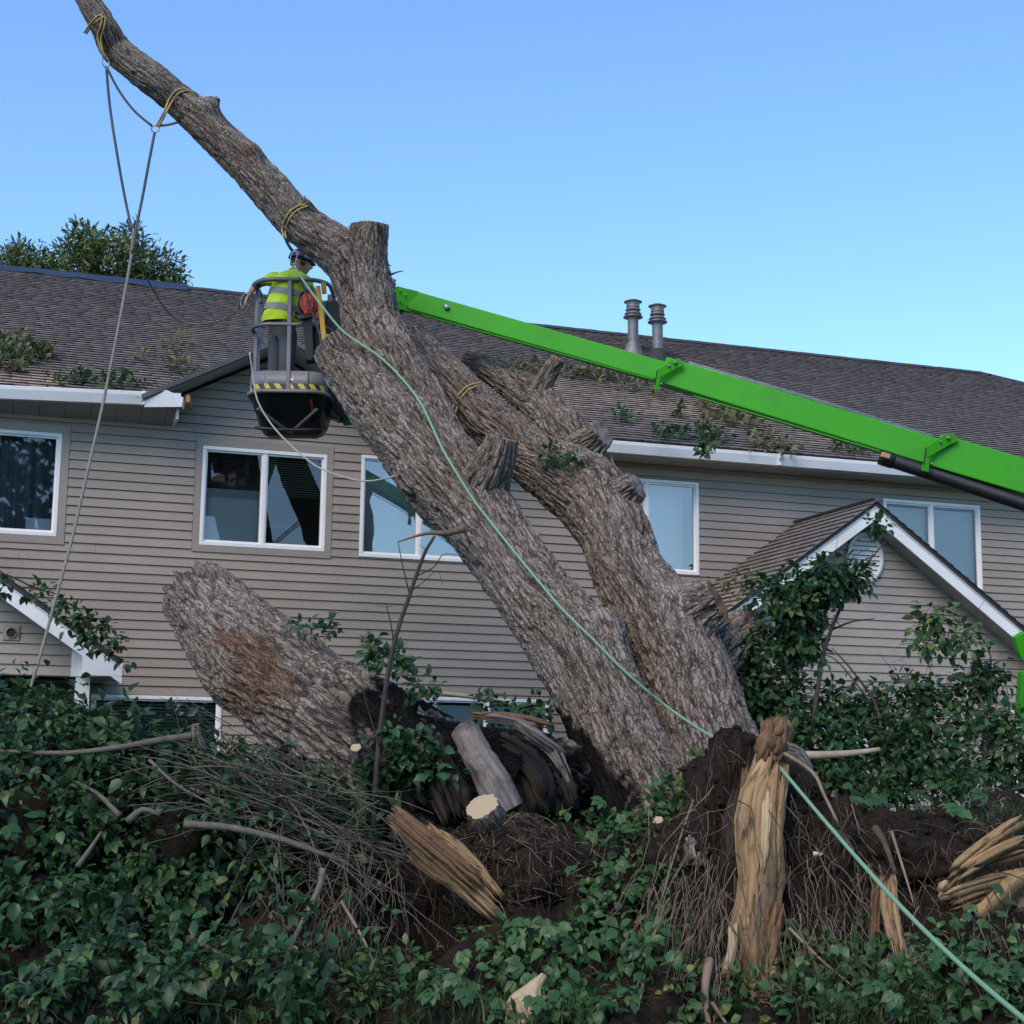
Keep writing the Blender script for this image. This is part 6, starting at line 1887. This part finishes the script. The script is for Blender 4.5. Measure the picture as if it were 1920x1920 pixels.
# --- single creeper leaves in the foreground: five leaflets on a stalk
def palm_mesh(seed):
    r = np.random.default_rng(seed); V_, Q_, T_ = [], [], []
    for i, a in enumerate((-1.35, -.7, 0, .7, 1.35)):
        L = (.62, .85, 1.0, .85, .62)[i] * r.uniform(.9, 1.1)
        t = T_OV * L; ca, sa = math.cos(a), math.sin(a)
        v = np.stack([t[:, 0] * ca + t[:, 1] * sa, -t[:, 0] * sa + t[:, 1] * ca, t[:, 2] - .18 * t[:, 1] * r.uniform(.2, 1.4)], 1)
        V_.append(v); Q_.append(LQ + i * 8); T_.append(LT + i * 8)
    me = np_mesh('leaf', np.vstack(V_), np.vstack(Q_), np.vstack(T_), {'tone': np.repeat(r.uniform(.3, .75), 40)})
    me.materials.append(MF['mid'])
    return me
pal = [palm_mesh(i) for i in range(7)]
ovm = []
for i in range(5):
    me = np_mesh('leaf', T_FI * np.array([1.15, 1, 1.2]), FQ, FT, {'tone': np.full(11, .3 + .12 * i)}); me.materials.append(MF['mid']); ovm.append(me)
def creeper(label, spots, n, seed, size=(.07, .12), lift_=(.03, .22)):
    r = np.random.default_rng(seed)
    root = empty('creeper', P(spots[0][0], spots[0][1] + 60, 10.2)); tag(root, label, 'creeper', None)
    c, nv = sample_bank(n, ell([(x, y, a, b_, 1) for x, y, a, b_ in spots]), seed + 1)
    stems = []
    for q, v in zip(c, nv):
        p_ = q + v * r.uniform(*lift_) + np.array([0, -.03, .03])
        me = pal[r.integers(7)] if r.random() < .62 else ovm[r.integers(5)]
        o = bpy.data.objects.new('leaf', me); COL.objects.link(o)
        z_ = Vector((r.normal(0, .35), -.55 + r.normal(0, .25), .75)); z_.normalize()
        y_ = Vector((r.normal(0, .8), -.6, -.55 + r.normal(0, .4))); y_ = (y_ - z_ * y_.dot(z_)).normalized(); x_ = y_.cross(z_)
        s_ = r.uniform(*size)
        o.matrix_world = Matrix(((x_[0] * s_, y_[0] * s_, z_[0] * s_, p_[0]), (x_[1] * s_, y_[1] * s_, z_[1] * s_, p_[1]), (x_[2] * s_, y_[2] * s_, z_[2] * s_, p_[2]), (0, 0, 0, 1)))
        keep(o, root)
        mid_ = (p_ + q) / 2 + r.normal(0, .04, 3)
        stems.append((np.array([q - v * .03, mid_, p_]), .0025))
    bundle('stems', stems, MG['vinestem'], root, 4, 'stuff')
    return root
creeper('creeper with five fingered leaves between the trunk base and the round root ball', [(1170, 1620, 90, 80), (1130, 1700, 80, 90), (980, 1560, 100, 30)], 150, 111)
creeper('creeper sprawling on the earth below the round root ball', [(1010, 1850, 140, 90), (1150, 1800, 80, 90), (880, 1880, 90, 50)], 120, 121)
creeper('creeper trailing over the left brush heap with pale green palmate leaves', [(300, 1600, 260, 90), (430, 1640, 120, 70), (120, 1680, 140, 90)], 70, 131, (.08, .13), (.18, .42))
creeper('creeper leaves in the lower right corner under the taut green rope', [(1750, 1860, 180, 70), (1830, 1780, 110, 60), (1560, 1860, 70, 60)], 110, 141)
creeper('small bright creeper clump on the earth beside the splintered right roots', [(1640, 1570, 60, 40), (1800, 1560, 60, 30), (1540, 1560, 60, 40)], 30, 151, (.09, .14))
r2 = np.random.default_rng(160)
fc, fn = sample_bank(950, ell([(1160, 1640, 110, 90, 1), (1000, 1860, 180, 90, .8), (1160, 1770, 100, 110, .8), (1780, 1860, 220, 80, 1), (640, 1880, 120, 60, .8), (880, 1880, 120, 50, .7), (1560, 1870, 90, 70, .6), (1270, 1560, 40, 90, .8), (1250, 1880, 90, 50, .6), (720, 1560, 60, 70, .5), (1250, 1640, 70, 120, .6), (1600, 1840, 120, 90, .7), (780, 1870, 160, 50, .8), (1330, 1900, 140, 40, .6), (1000, 1540, 60, 30, .6)]), 161)
o = leaves('undergrowth', *clusters(fc + fn * r2.uniform(0, .15, (len(fc), 1)), fn, 9, .11, (.045, .105), r2, .4, (.55, .24)), MF['mid']); tag(o, 'low green weeds covering the bank among the roots', 'weeds', kind='stuff')

# --- leaves over the log and the trunk
def clump(name, label, spots, size, seed, mat='dark', per=9, spread=.10, cat='leaves', group=None, n=1, out=(0, -.5, .6), droop=.4, tone=(.42, .2), tmpl=T_OV):
    r = np.random.default_rng(seed); pts = []; parts = []
    for x, y, d, rx, ry, k in spots:
        for _ in range(k): pts.append(P(x + r.normal(0, rx * .5), y + r.normal(0, ry * .5), d + r.normal(0, .06)))
        q = np.array(pts); pts = []; oo = np.tile(np.array([out], float), (len(q), 1))
        parts.append(leaves('foliage', *clusters(q, oo, per, spread, size, r, droop, tone), MF[mat], tmpl))
    root = empty(name, P(spots[0][0], spots[0][1], spots[0][2])); tag(root, label, cat, group)
    for o in parts: keep(o, root); o['kind'] = 'stuff'
    return root
clump('leaf_spray', 'leafy spray hanging over the dark middle of the log', [(740, 1430, 11.55, 60, 80, 26), (780, 1400, 11.6, 50, 40, 14), (690, 1480, 11.5, 50, 40, 14), (820, 1440, 11.55, 40, 30, 8)], (.05, .11), 171)
clump('leaf_spray', 'leaves along the upper edge of the log behind the dead sapling', [(700, 1225, 12.1, 30, 20, 9), (735, 1245, 12.0, 30, 20, 9), (790, 1280, 12.0, 25, 20, 6)], (.05, .10), 172)
clump('leaf_spray', 'small dark leaf clump on top of the log', [(600, 1178, 12.6, 45, 12, 9)], (.04, .085), 173, per=10, spread=.07)
clump('leaf_spray', 'green leaf clump caught on the rear stem', [(1040, 846, 15.15, 30, 14, 6), (1070, 865, 15.05, 22, 12, 4)], (.05, .10), 174, per=9, spread=.09, tone=(.6, .2))
clump('leaf_spray', 'leafy twig between the log and the trunk before the wall', [(930, 1325, 12.6, 40, 18, 9), (1000, 1335, 12.6, 30, 16, 7)], (.06, .11), 175)
clump('leaf_spray', 'fresh leaves sprouting against the base of the leaning trunk', [(1300, 1450, 12.0, 24, 26, 7), (1285, 1500, 11.8, 24, 24, 6)], (.05, .10), 176, 'mid', tone=(.75, .15))
tag(branch([(812, 1298, 12.8), (880, 1306, 12.7), (960, 1320, 12.7), (1000, 1335, 12.7)], .022, simple('pale greenish pole', (.26, .24, .15), (.2, .18, .11), 9, .7), 'pole'), 'pale bare pole lying between the log and the leaning trunk', 'branch')

# --- on the house: left porch vine, roof litter
clump('vine', 'leafy vine torn loose over the left porch rake', [(75, 1108, 15.95, 18, 8, 5), (115, 1132, 15.95, 20, 12, 7), (150, 1160, 15.95, 18, 20, 10), (165, 1195, 15.92, 16, 22, 10), (195, 1170, 15.95, 14, 14, 7), (215, 1212, 15.95, 12, 10, 5), (232, 1240, 15.95, 5, 10, 2), (5, 1095, 15.9, 14, 14, 5)], (.05, .115), 181, per=8, spread=.09, cat='vine')
tag(branch([(-10, 1070, 15.95), (30, 1085, 15.95), (70, 1105, 15.93), (100, 1112, 15.95), (140, 1140, 15.95)], .012, MG['twig_dark'], 'branch'), 'bare dark vine stem lying along the left porch roof edge', 'branch')
tag(branch([(170, 1170, 15.9), (190, 1185, 15.9), (205, 1210, 15.9)], .007, MG['twig'], 'branch'), 'thin curved tendril at the end of the left porch vine', 'branch')
nW = EN[0] * EU + EN[1] * EI + EN[2] * np.array([0, 0, 1]); oW = H2W(*ORG)
def on_roof(px, py, up=.03):
    D = ray(px, py); t = ((oW + nW * up - CAM) @ nW) / (D @ nW)
    return CAM + t * D
def roof_litter(label, spots, seed, mat='dry', size=(.05, .13), tone=(.4, .25)):
    r = np.random.default_rng(seed); pts = []
    for x, y, rx, ry, k in spots:
        for _ in range(k): pts.append(on_roof(x + r.normal(0, rx * .5), y + r.normal(0, ry * .5), r.uniform(.02, .09)))
    pts = np.array(pts); oo = np.tile(nW[None], (len(pts), 1))
    o = leaves('leaf_litter', *clusters(pts, oo, 8, .13, size, r, .12, tone), MF[mat])
    return tag(o, label, 'leaves')
roof_litter('heap of green and wilted leaves on the roof at the far left edge', [(30, 655, 45, 22, 26), (60, 668, 40, 14, 16), (20, 690, 40, 14, 12), (85, 664, 16, 6, 5)], 191, 'dry')
roof_litter('dark green leaves over the left roof heap', [(20, 672, 30, 16, 12), (75, 664, 20, 10, 8), (15, 645, 20, 10, 5)], 192, 'dark', tone=(.5, .2))
roof_litter('curled leaves by the lower left roof edge above the gutter', [(150, 712, 20, 7, 7), (210, 716, 22, 7, 8), (250, 722, 26, 7, 8), (115, 716, 18, 5, 4)], 193, 'dark', tone=(.4, .2))
roof_litter('dry leaf clump on the shingles left of the basket', [(345, 688, 26, 9, 9), (330, 648, 22, 6, 5), (160, 697, 12, 5, 3), (265, 668, 14, 4, 3)], 194, 'dry')
roof_litter('band of wilted leaves across the roof behind the rear limb', [(985, 688, 46, 9, 18), (1085, 702, 46, 10, 20), (1140, 708, 46, 10, 20), (1200, 722, 36, 12, 16), (1240, 735, 20, 8, 7)], 195, 'dry')
roof_litter('lone green leaf clump on the roof beside the cut knot', [(1166, 786, 22, 10, 9)], 196, 'mid', tone=(.5, .2))
roof_litter('green leaves lying along the roof edge over the right gutter', [(1260, 812, 34, 8, 12), (1300, 818, 30, 8, 10), (1345, 822, 26, 8, 8)], 197, 'dark', tone=(.55, .2))
roof_litter('wilted leaf drift on the dusty part of the right roof', [(1330, 770, 30, 12, 12), (1370, 785, 36, 16, 20), (1400, 800, 30, 10, 12), (1265, 775, 18, 6, 5), (1320, 800, 20, 6, 5)], 198, 'dry')
roof_litter('dry leaf string along the shingles above the white fascia', [(1420, 828, 30, 8, 10), (1455, 835, 26, 8, 9), (1480, 840, 10, 8, 4)], 199, 'dry')
roof_litter('small green leaf patch just below the boom', [(1610, 845, 30, 7, 8), (1575, 838, 14, 5, 3)], 200, 'dark', tone=(.55, .2))
clump('leaf_spray', 'leaf sprig hanging over the white gutter on the right', [(1322, 836, 20.45, 14, 14, 7)], (.07, .13), 201, per=8, spread=.10, tone=(.55, .2))
clump('leaf_spray', 'twig of leaves hanging from the peak of the right porch gable', [(1636, 990, 19.5, 14, 16, 5), (1655, 982, 19.5, 8, 10, 3)], (.08, .15), 202, per=6, spread=.10, tone=(.5, .2))
r3 = np.random.default_rng(205); mp = []
for _ in range(70):
    s_ = r3.uniform(.1, 2.4); y_ = r3.uniform(.2, 1.9)
    x_ = PR_U - (3.35 - s_ / math.hypot(1, PR_S)) ; z_ = PR_Z - PR_S * abs(x_ - PR_U) + .03
    mp.append(H2W(x_, -y_, z_))
o = leaves('leaf_litter', *clusters(np.array(mp), np.tile(np.array([[-.5, 0, .8]]), (70, 1)), 7, .14, (.05, .11), r3, .1, (.6, .25)), MF['dry']); tag(o, 'yellow green leaf bits scattered down the right porch roof', 'leaves')

# --- shrubs at the right
def shrub(label, ells, stems, seed, per=9, size=(.05, .11), dens=1.0, mat='dark', tone=(.48, .24)):
    r = np.random.default_rng(seed)
    root = empty('shrub', P(stems[0][0][0], stems[0][0][1], stems[0][0][2])); tag(root, label, 'shrub')
    cen, out = [], []
    for x, y, d, rx, ry, k in ells:
        for _ in range(int(k * dens * 1.75)):
            u = r.normal(0, 1, 3); u /= np.linalg.norm(u); u *= r.random() ** (1 / 2.2)
            c_ = P(x, y, d); sc = d / FPX
            q_ = c_ + u * np.array([rx, (rx + ry) * .5, ry]) * sc
            if per > 6 and pnoise(q_[None] / .32, seed)[0] < -.12: continue
            cen.append(q_); out.append(u + np.array([0, -.2, .3]))
    o = leaves('foliage', *clusters(np.array(cen), np.array(out), per, .13, size, r, .55, tone), MF[mat], T_OV, root); o['kind'] = 'stuff'
    for st_ in stems:
        keep(branch(st_, st_[0][3] if len(st_[0]) > 3 else .02, MG['twig_dark'], 'stem', 7) if len(st_[0]) == 3 else strand('stem', [[*P(a_, b_, c_), w_] for a_, b_, c_, w_ in st_], .02, MG['twig_dark'], n=7), root)
    tws = []
    for q in r.choice(len(cen), min(len(cen), 160), False):
        tws.append(hang(cen[q], r.uniform(.2, .5), r.uniform(.002, .005), int(r.integers(1e9)), r.normal(0, 1, 3), .3, 8, .2))
    bundle('twigs', tws, MG['twig_dark'], root, 3, 'stuff')
    return root
shrub('tall leafy shrub of torn branches between the leaning trunk and the right porch', [(1475, 1125, 14.3, 85, 50, 66), (1540, 1085, 14.2, 65, 36, 48), (1590, 1085, 14.2, 40, 30, 18), (1500, 1180, 14.3, 60, 60, 50), (1440, 1210, 14.4, 70, 60, 66), (1520, 1170, 14.3, 40, 50, 26),
      (1400, 1290, 14.2, 50, 90, 60), (1460, 1340, 14.2, 90, 80, 100), (1440, 1450, 13.6, 70, 60, 50), (1530, 1420, 13.9, 80, 90, 90)],
      [[(1510, 1540, 13.6, .03), (1520, 1400, 13.9, .026), (1535, 1280, 14.1, .022), (1555, 1190, 14.15, .018), (1605, 1085, 14.2, .012), (1660, 1015, 14.2, .005)],
       [(1560, 1180, 14.2, .012), (1600, 1165, 14.2, .008), (1640, 1160, 14.2, .004)], [(1490, 1500, 13.7, .02), (1470, 1380, 14.0, .015), (1480, 1250, 14.2, .01), (1530, 1130, 14.2, .006)],
       [(1600, 1100, 14.2, .007), (1635, 1045, 14.2, .005), (1625, 1030, 14.2, .003), (1590, 1050, 14.2, .002)]], 211)
shrub('low spreading shrub below the right porch wall', [(1620, 1340, 14.3, 80, 40, 50), (1700, 1310, 14.3, 70, 40, 46), (1640, 1430, 13.9, 100, 70, 100), (1740, 1400, 14.0, 90, 70, 76), (1640, 1490, 13.5, 90, 40, 46), (1570, 1310, 14.3, 40, 30, 14)],
      [[(1660, 1560, 13.4, .022), (1655, 1430, 13.8, .018), (1645, 1330, 14.1, .014), (1600, 1260, 14.2, .009), (1560, 1215, 14.2, .004)], [(1720, 1540, 13.5, .016), (1715, 1400, 14.0, .012), (1760, 1290, 14.2, .006)], [(1650, 1340, 14.1, .01), (1575, 1245, 14.2, .006), (1540, 1225, 14.2, .003)]], 221, tone=(.45, .22))
shrub('thin shrub with sparse leaves at the right edge of the photograph', [(1800, 1290, 14.4, 60, 36, 26), (1860, 1270, 14.4, 36, 30, 16), (1840, 1350, 14.3, 80, 50, 34), (1870, 1430, 14.0, 80, 60, 50), (1800, 1470, 13.6, 70, 40, 30), (1910, 1400, 14.0, 40, 70, 26)],
      [[(1850, 1540, 13.5, .03), (1845, 1440, 13.8, .026), (1850, 1350, 14.1, .02), (1830, 1290, 14.3, .01)], [(1870, 1500, 13.6, .014), (1900, 1480, 13.6, .012), (1960, 1475, 13.6, .009)], [(1846, 1420, 13.8, .012), (1880, 1400, 13.8, .01), (1950, 1385, 13.8, .007)]], 231, tone=(.5, .22))
shrub('arching twig with pale green leaves before the right porch wall', [(1760, 1165, 14.3, 40, 26, 12), (1790, 1200, 14.3, 40, 18, 9), (1735, 1205, 14.3, 24, 10, 5), (1845, 1215, 14.3, 10, 14, 2)],
      [[(1850, 1300, 14.4, .008), (1858, 1235, 14.35, .007), (1835, 1190, 14.3, .006), (1790, 1165, 14.3, .004), (1750, 1150, 14.3, .003)]], 241, per=5, size=(.06, .12), tone=(.7, .2), mat='mid')

# --- loose branches, pole, stump, sapling
for pts, r, m_, lab in (
    ([(605, 1628, 10.3), (600, 1660, 10.25), (572, 1720, 10.1), (545, 1775, 10.0), (528, 1830, 9.8), (505, 1880, 9.6), (495, 1940, 9.4)], .024, MG['twig'], 'long grey dead branch leaning in the gap right of the brush heap'),
    ([(672, 1815, 9.9), (640, 1850, 9.8), (600, 1885, 9.65), (550, 1925, 9.5)], .026, MG['twig'], 'short grey dead branch lying at the lower edge of the picture'),
    ([(352, 1755, 10.1), (351, 1800, 10.0), (347, 1845, 9.9)], .017, MG['twig'], 'upright grey twig stub before the dark hollow of the heap'),
    ([(358, 1757, 10.1), (395, 1780, 10.0), (430, 1795, 9.95), (462, 1808, 9.9)], .022, MG['twig'], 'mossy grey branch slanting down before the dark hollow of the heap'),
    ([(1640, 1552, 10.7), (1658, 1580, 10.6), (1680, 1640, 10.4)], .03, MG['fibre'], 'short brown snapped root standing on the right bank'),
):
    tag(branch(pts, r, m_, 'dead_branch'), lab, 'branch')
tag(branch([(1470, 1417, 12.4), (1540, 1416, 12.3), (1600, 1412, 12.3), (1650, 1405, 12.3)], .040, MT['pale'] if False else simple('stripped pale pole', (.34, .29, .22), (.24, .19, .13), 9, .75), 'pole', 12), 'stripped pale pole lying level behind the broken root', 'pole')
sap = empty('dead_sapling', P(700, 1560, 11.4)); tag(sap, 'thin leafless dead sapling standing in front of the log', 'sapling')
tagm = MG['twig_dark']
for pts, r in (([(700, 1580, 11.4), (705, 1460, 11.4), (718, 1330, 11.45), (738, 1210, 11.45), (770, 1110, 11.5), (795, 1040, 11.5), (815, 1005, 11.5)], .024), ([(768, 1115, 11.5), (755, 1060, 11.5), (746, 1015, 11.5)], .006), ([(782, 1080, 11.5), (815, 1062, 11.5), (830, 1040, 11.5), (858, 1040, 11.5)], .006),
               ([(738, 1205, 11.45), (733, 1170, 11.45), (724, 1133, 11.45)], .007), ([(735, 1135, 11.45), (728, 1140, 11.45), (700, 1132, 11.45)], .003), ([(745, 1190, 11.45), (755, 1160, 11.45), (762, 1130, 11.45)], .004), ([(775, 1105, 11.5), (795, 1090, 11.5), (820, 1070, 11.5), (830, 1095, 11.5)], .004),
               ([(768, 1120, 11.5), (785, 1116, 11.5), (798, 1115, 11.5)], .003), ([(800, 1035, 11.5), (792, 1025, 11.5), (785, 1022, 11.5)], .003), ([(740, 1205, 11.45), (755, 1212, 11.45), (765, 1205, 11.45)], .003), ([(712, 1400, 11.4), (690, 1330, 11.4), (680, 1290, 11.4)], .006)):
    keep(branch(pts, r, tagm, 'stem' if r > .02 else 'twig', 6), sap)
stump = bark_tube('stump', [(540, 1392, 42, 14.2), (548, 1440, 46, 14.1), (552, 1510, 48, 14.0), (552, 1580, 54, 14.0)], seed=37, depth=.04, ridge=.07, red=[(530, 1405, 26, 20, .5), (560, 1420, 18, 10, .5)], char=[(560, 1480, 30, 60, 0)], spacing=.013)
tag(stump, 'dark barked stump with sawn branch ends behind the log', 'stump')
keep(bark_tube('branch_stub', [(548, 1470, 20, 13.75), (540, 1470, 18, 13.6), (534, 1470, 17, 13.5)], seed=38, depth=.006, ridge=.03, cut1=True, spacing=.01), stump)
stump.matrix_parent_inverse = Matrix.Identity(4)
tag(strand('post', [[*P(625, 1560, 12.2), .045], [*P(628, 1500, 12.3), .04], [*P(635, 1440, 12.4), .05]], .04, MG['twig']), 'grey upright stub under the sawn log', 'stub')
# pale chip of wood
w = bark_tube('wood_chunk', [(965, 1935, 30, 9.5), (985, 1890, 32, 9.55), (995, 1868, 24, 9.58), (1005, 1848, 12, 9.6), (1020, 1828, 5, 9.6)], seed=39, mat=MT['pale'], depth=.006, ridge=.05, lump=.12, cut0=True, cut1=True, spacing=.008)
tag(w, 'pale torn chunk of fresh wood with a pointed splinter', 'wood chunk')
for pts, lab in (([(740, 1895, 9.7, .02), (775, 1905, 9.65, .018), (800, 1915, 9.6, .008)], 'small pale wood sliver on the ground left of the torn chunk'), ([(1525, 1600, 10.5, .018), (1535, 1602, 10.5, .016), (1542, 1601, 10.5, .01)], 'tiny white wood chip stuck in the dark root soil')):
    tag(strand('wood_chip', [[*P(a_, b_, c_), w_] for a_, b_, c_, w_ in pts], .02, simple('chip', (.60, .50, .36), (.5, .4, .28), 9, .7), n=6, step=.02), lab, 'wood chip')

# --- grass
def grass(label, spots, n, seed, L=(.12, .38)):
    r = np.random.default_rng(seed)
    c, nv = sample_bank(n, ell([(x, y, a_, b_, 1) for x, y, a_, b_ in spots]), seed)
    k = 5; s_ = np.linspace(0, 1, k)
    ln = r.uniform(*L, n); dirx = r.normal(0, .5, (n, 2)); wd = r.uniform(.003, .007, n)
    sd_ = r.normal(0, 1, (n, 3)); sd_[:, 2] = 0; sd_ /= np.linalg.norm(sd_, axis=1)[:, None]
    V_ = np.zeros((n, k, 2, 3))
    for i in range(k):
        p = c + np.stack([dirx[:, 0] * s_[i] ** 2 * ln, dirx[:, 1] * s_[i] ** 2 * ln - .25 * s_[i] ** 2 * ln, ln * s_[i] * (1 - .35 * s_[i])], 1)
        wv = wd * (1 - s_[i] * .92)
        V_[:, i, 0] = p - sd_ * wv[:, None]; V_[:, i, 1] = p + sd_ * wv[:, None]
    o_ = (np.arange(n) * k * 2)[:, None]; i = np.arange(k - 1)[None, :] * 2
    q = np.stack([o_ + i, o_ + i + 1, o_ + i + 3, o_ + i + 2], -1).reshape(-1, 4)
    o = link('grass', np_mesh('grass', V_.reshape(-1, 3), q, None, {'tone': np.repeat(np.clip(r.normal(.55, .25, n), 0, 1), k * 2)}), MF['grass'])
    return tag(o, label, 'grass', kind='stuff')
grass('long grass blades at the foot of the bank', [(520, 1890, 140, 60), (970, 1900, 130, 50), (760, 1920, 160, 40), (1680, 1920, 140, 40), (300, 1910, 200, 40)], 1500, 251)
grass('tall grass tuft beside the broken root at the bottom', [(1530, 1890, 50, 50)], 60, 252, (.3, .62))
grass('fine grass on top of the right bank', [(1860, 1545, 120, 30), (1760, 1530, 60, 20)], 1500, 253, (.06, .2))

# --- tree behind the house
bt = empty('tree', P(170, 1460, 34.0)); bt.location.z = 0
tag(bt, 'leafy green tree rising behind the left end of the roof', 'tree')
r5 = np.random.default_rng(261); cen, out = [], []
for x, y, rx, ry, k in ((190, 500, 105, 62, 420), (160, 455, 40, 26, 70), (60, 520, 70, 48, 220), (280, 515, 66, 46, 190), (20, 505, 40, 50, 110), (110, 560, 120, 40, 160), (330, 540, 30, 22, 30), (45, 480, 12, 22, 16), (75, 485, 12, 22, 16), (250, 450, 24, 26, 24), (-60, 520, 60, 60, 120)):
    for _ in range(k):
        u = r5.normal(0, 1, 3); u /= np.linalg.norm(u); u *= r5.random() ** .4
        cen.append(P(x, y, 34.0) + u * np.array([rx, (rx + ry) * .6, ry]) * 34 / FPX); out.append(u + np.array([0, 0, .2]))
leaves('crown', *clusters(np.array(cen), np.array(out), 9, .26, (.10, .20), r5, .1, (.45, .25)), MF['back'], T_NA, bt)['kind'] = 'stuff'
for pts in ([(170, 1560, 34, .30), (175, 900, 34, .24), (170, 640, 34, .17), (190, 540, 34, .08), (185, 450, 34, .02)], [(170, 660, 34, .12), (100, 560, 34, .06), (50, 495, 34, .02)], [(172, 640, 34, .11), (240, 560, 34, .06), (300, 510, 34, .02)], [(178, 580, 34, .07), (220, 520, 33.5, .04), (250, 455, 33.5, .015)]):
    keep(strand('trunk' if pts[0][3] > .2 else 'branch', [[*P(a_, b_, c_), w_] for a_, b_, c_, w_ in pts], .1, MG['twig'], n=8, step=.2), bt)

# --- trees across the lawn behind the camera: seen only as reflections in the windows
def far_tree(az, dist, h, w_, seed, label):
    r = np.random.default_rng(seed)
    bx, by = dist * math.sin(rad(az)), dist * math.cos(rad(az))
    root = empty('tree', (bx, by, 0)); tag(root, label, 'tree', 'trees behind the camera')
    cen = []
    for _ in range(300):
        u = r.normal(0, 1, 3); u /= np.linalg.norm(u); u *= r.random() ** .4
        cen.append(np.array([bx, by, h * .56]) + u * np.array([w_, w_, h * .44]))
    cen = np.array(cen)
    leaves('crown', *clusters(cen, np.tile(np.array([[0, 0, .4]]), (len(cen), 1)), 5, .7, (.55, .9), r, .2, (.3, .2)), MF['dark'], T_OV, root)['kind'] = 'stuff'
    keep(strand('trunk', [[bx, by, 0, .3], [bx + .1, by, h * .4, .22], [bx, by, h * .8, .08]], .2, MG['twig'], n=8, step=.4), root)
for k, (az, dist, h, w_) in enumerate(((166, 30, 19, 4.6), (159, 34, 20, 4.8), (152.5, 36, 11.5, 2.8), (144, 40, 6.0, 3.4), (136, 42, 5.6, 3.6), (127, 44, 6.2, 3.6), (174, 30, 9.0, 3.4))):
    far_tree(az, dist, h, w_, 300 + k, ('tall dark tree mirrored in the leftmost upper window', 'broad dark tree mirrored behind the curtain of the leftmost upper window', 'mid sized tree mirrored in the sliding window below the basket', 'low tree mirrored at the foot of the window left of the trunk', 'low tree mirrored at the foot of the window right of the rear stem', 'low tree mirrored at the foot of the window above the right porch', 'broad tree mirrored beyond the left edge of the facade')[k])
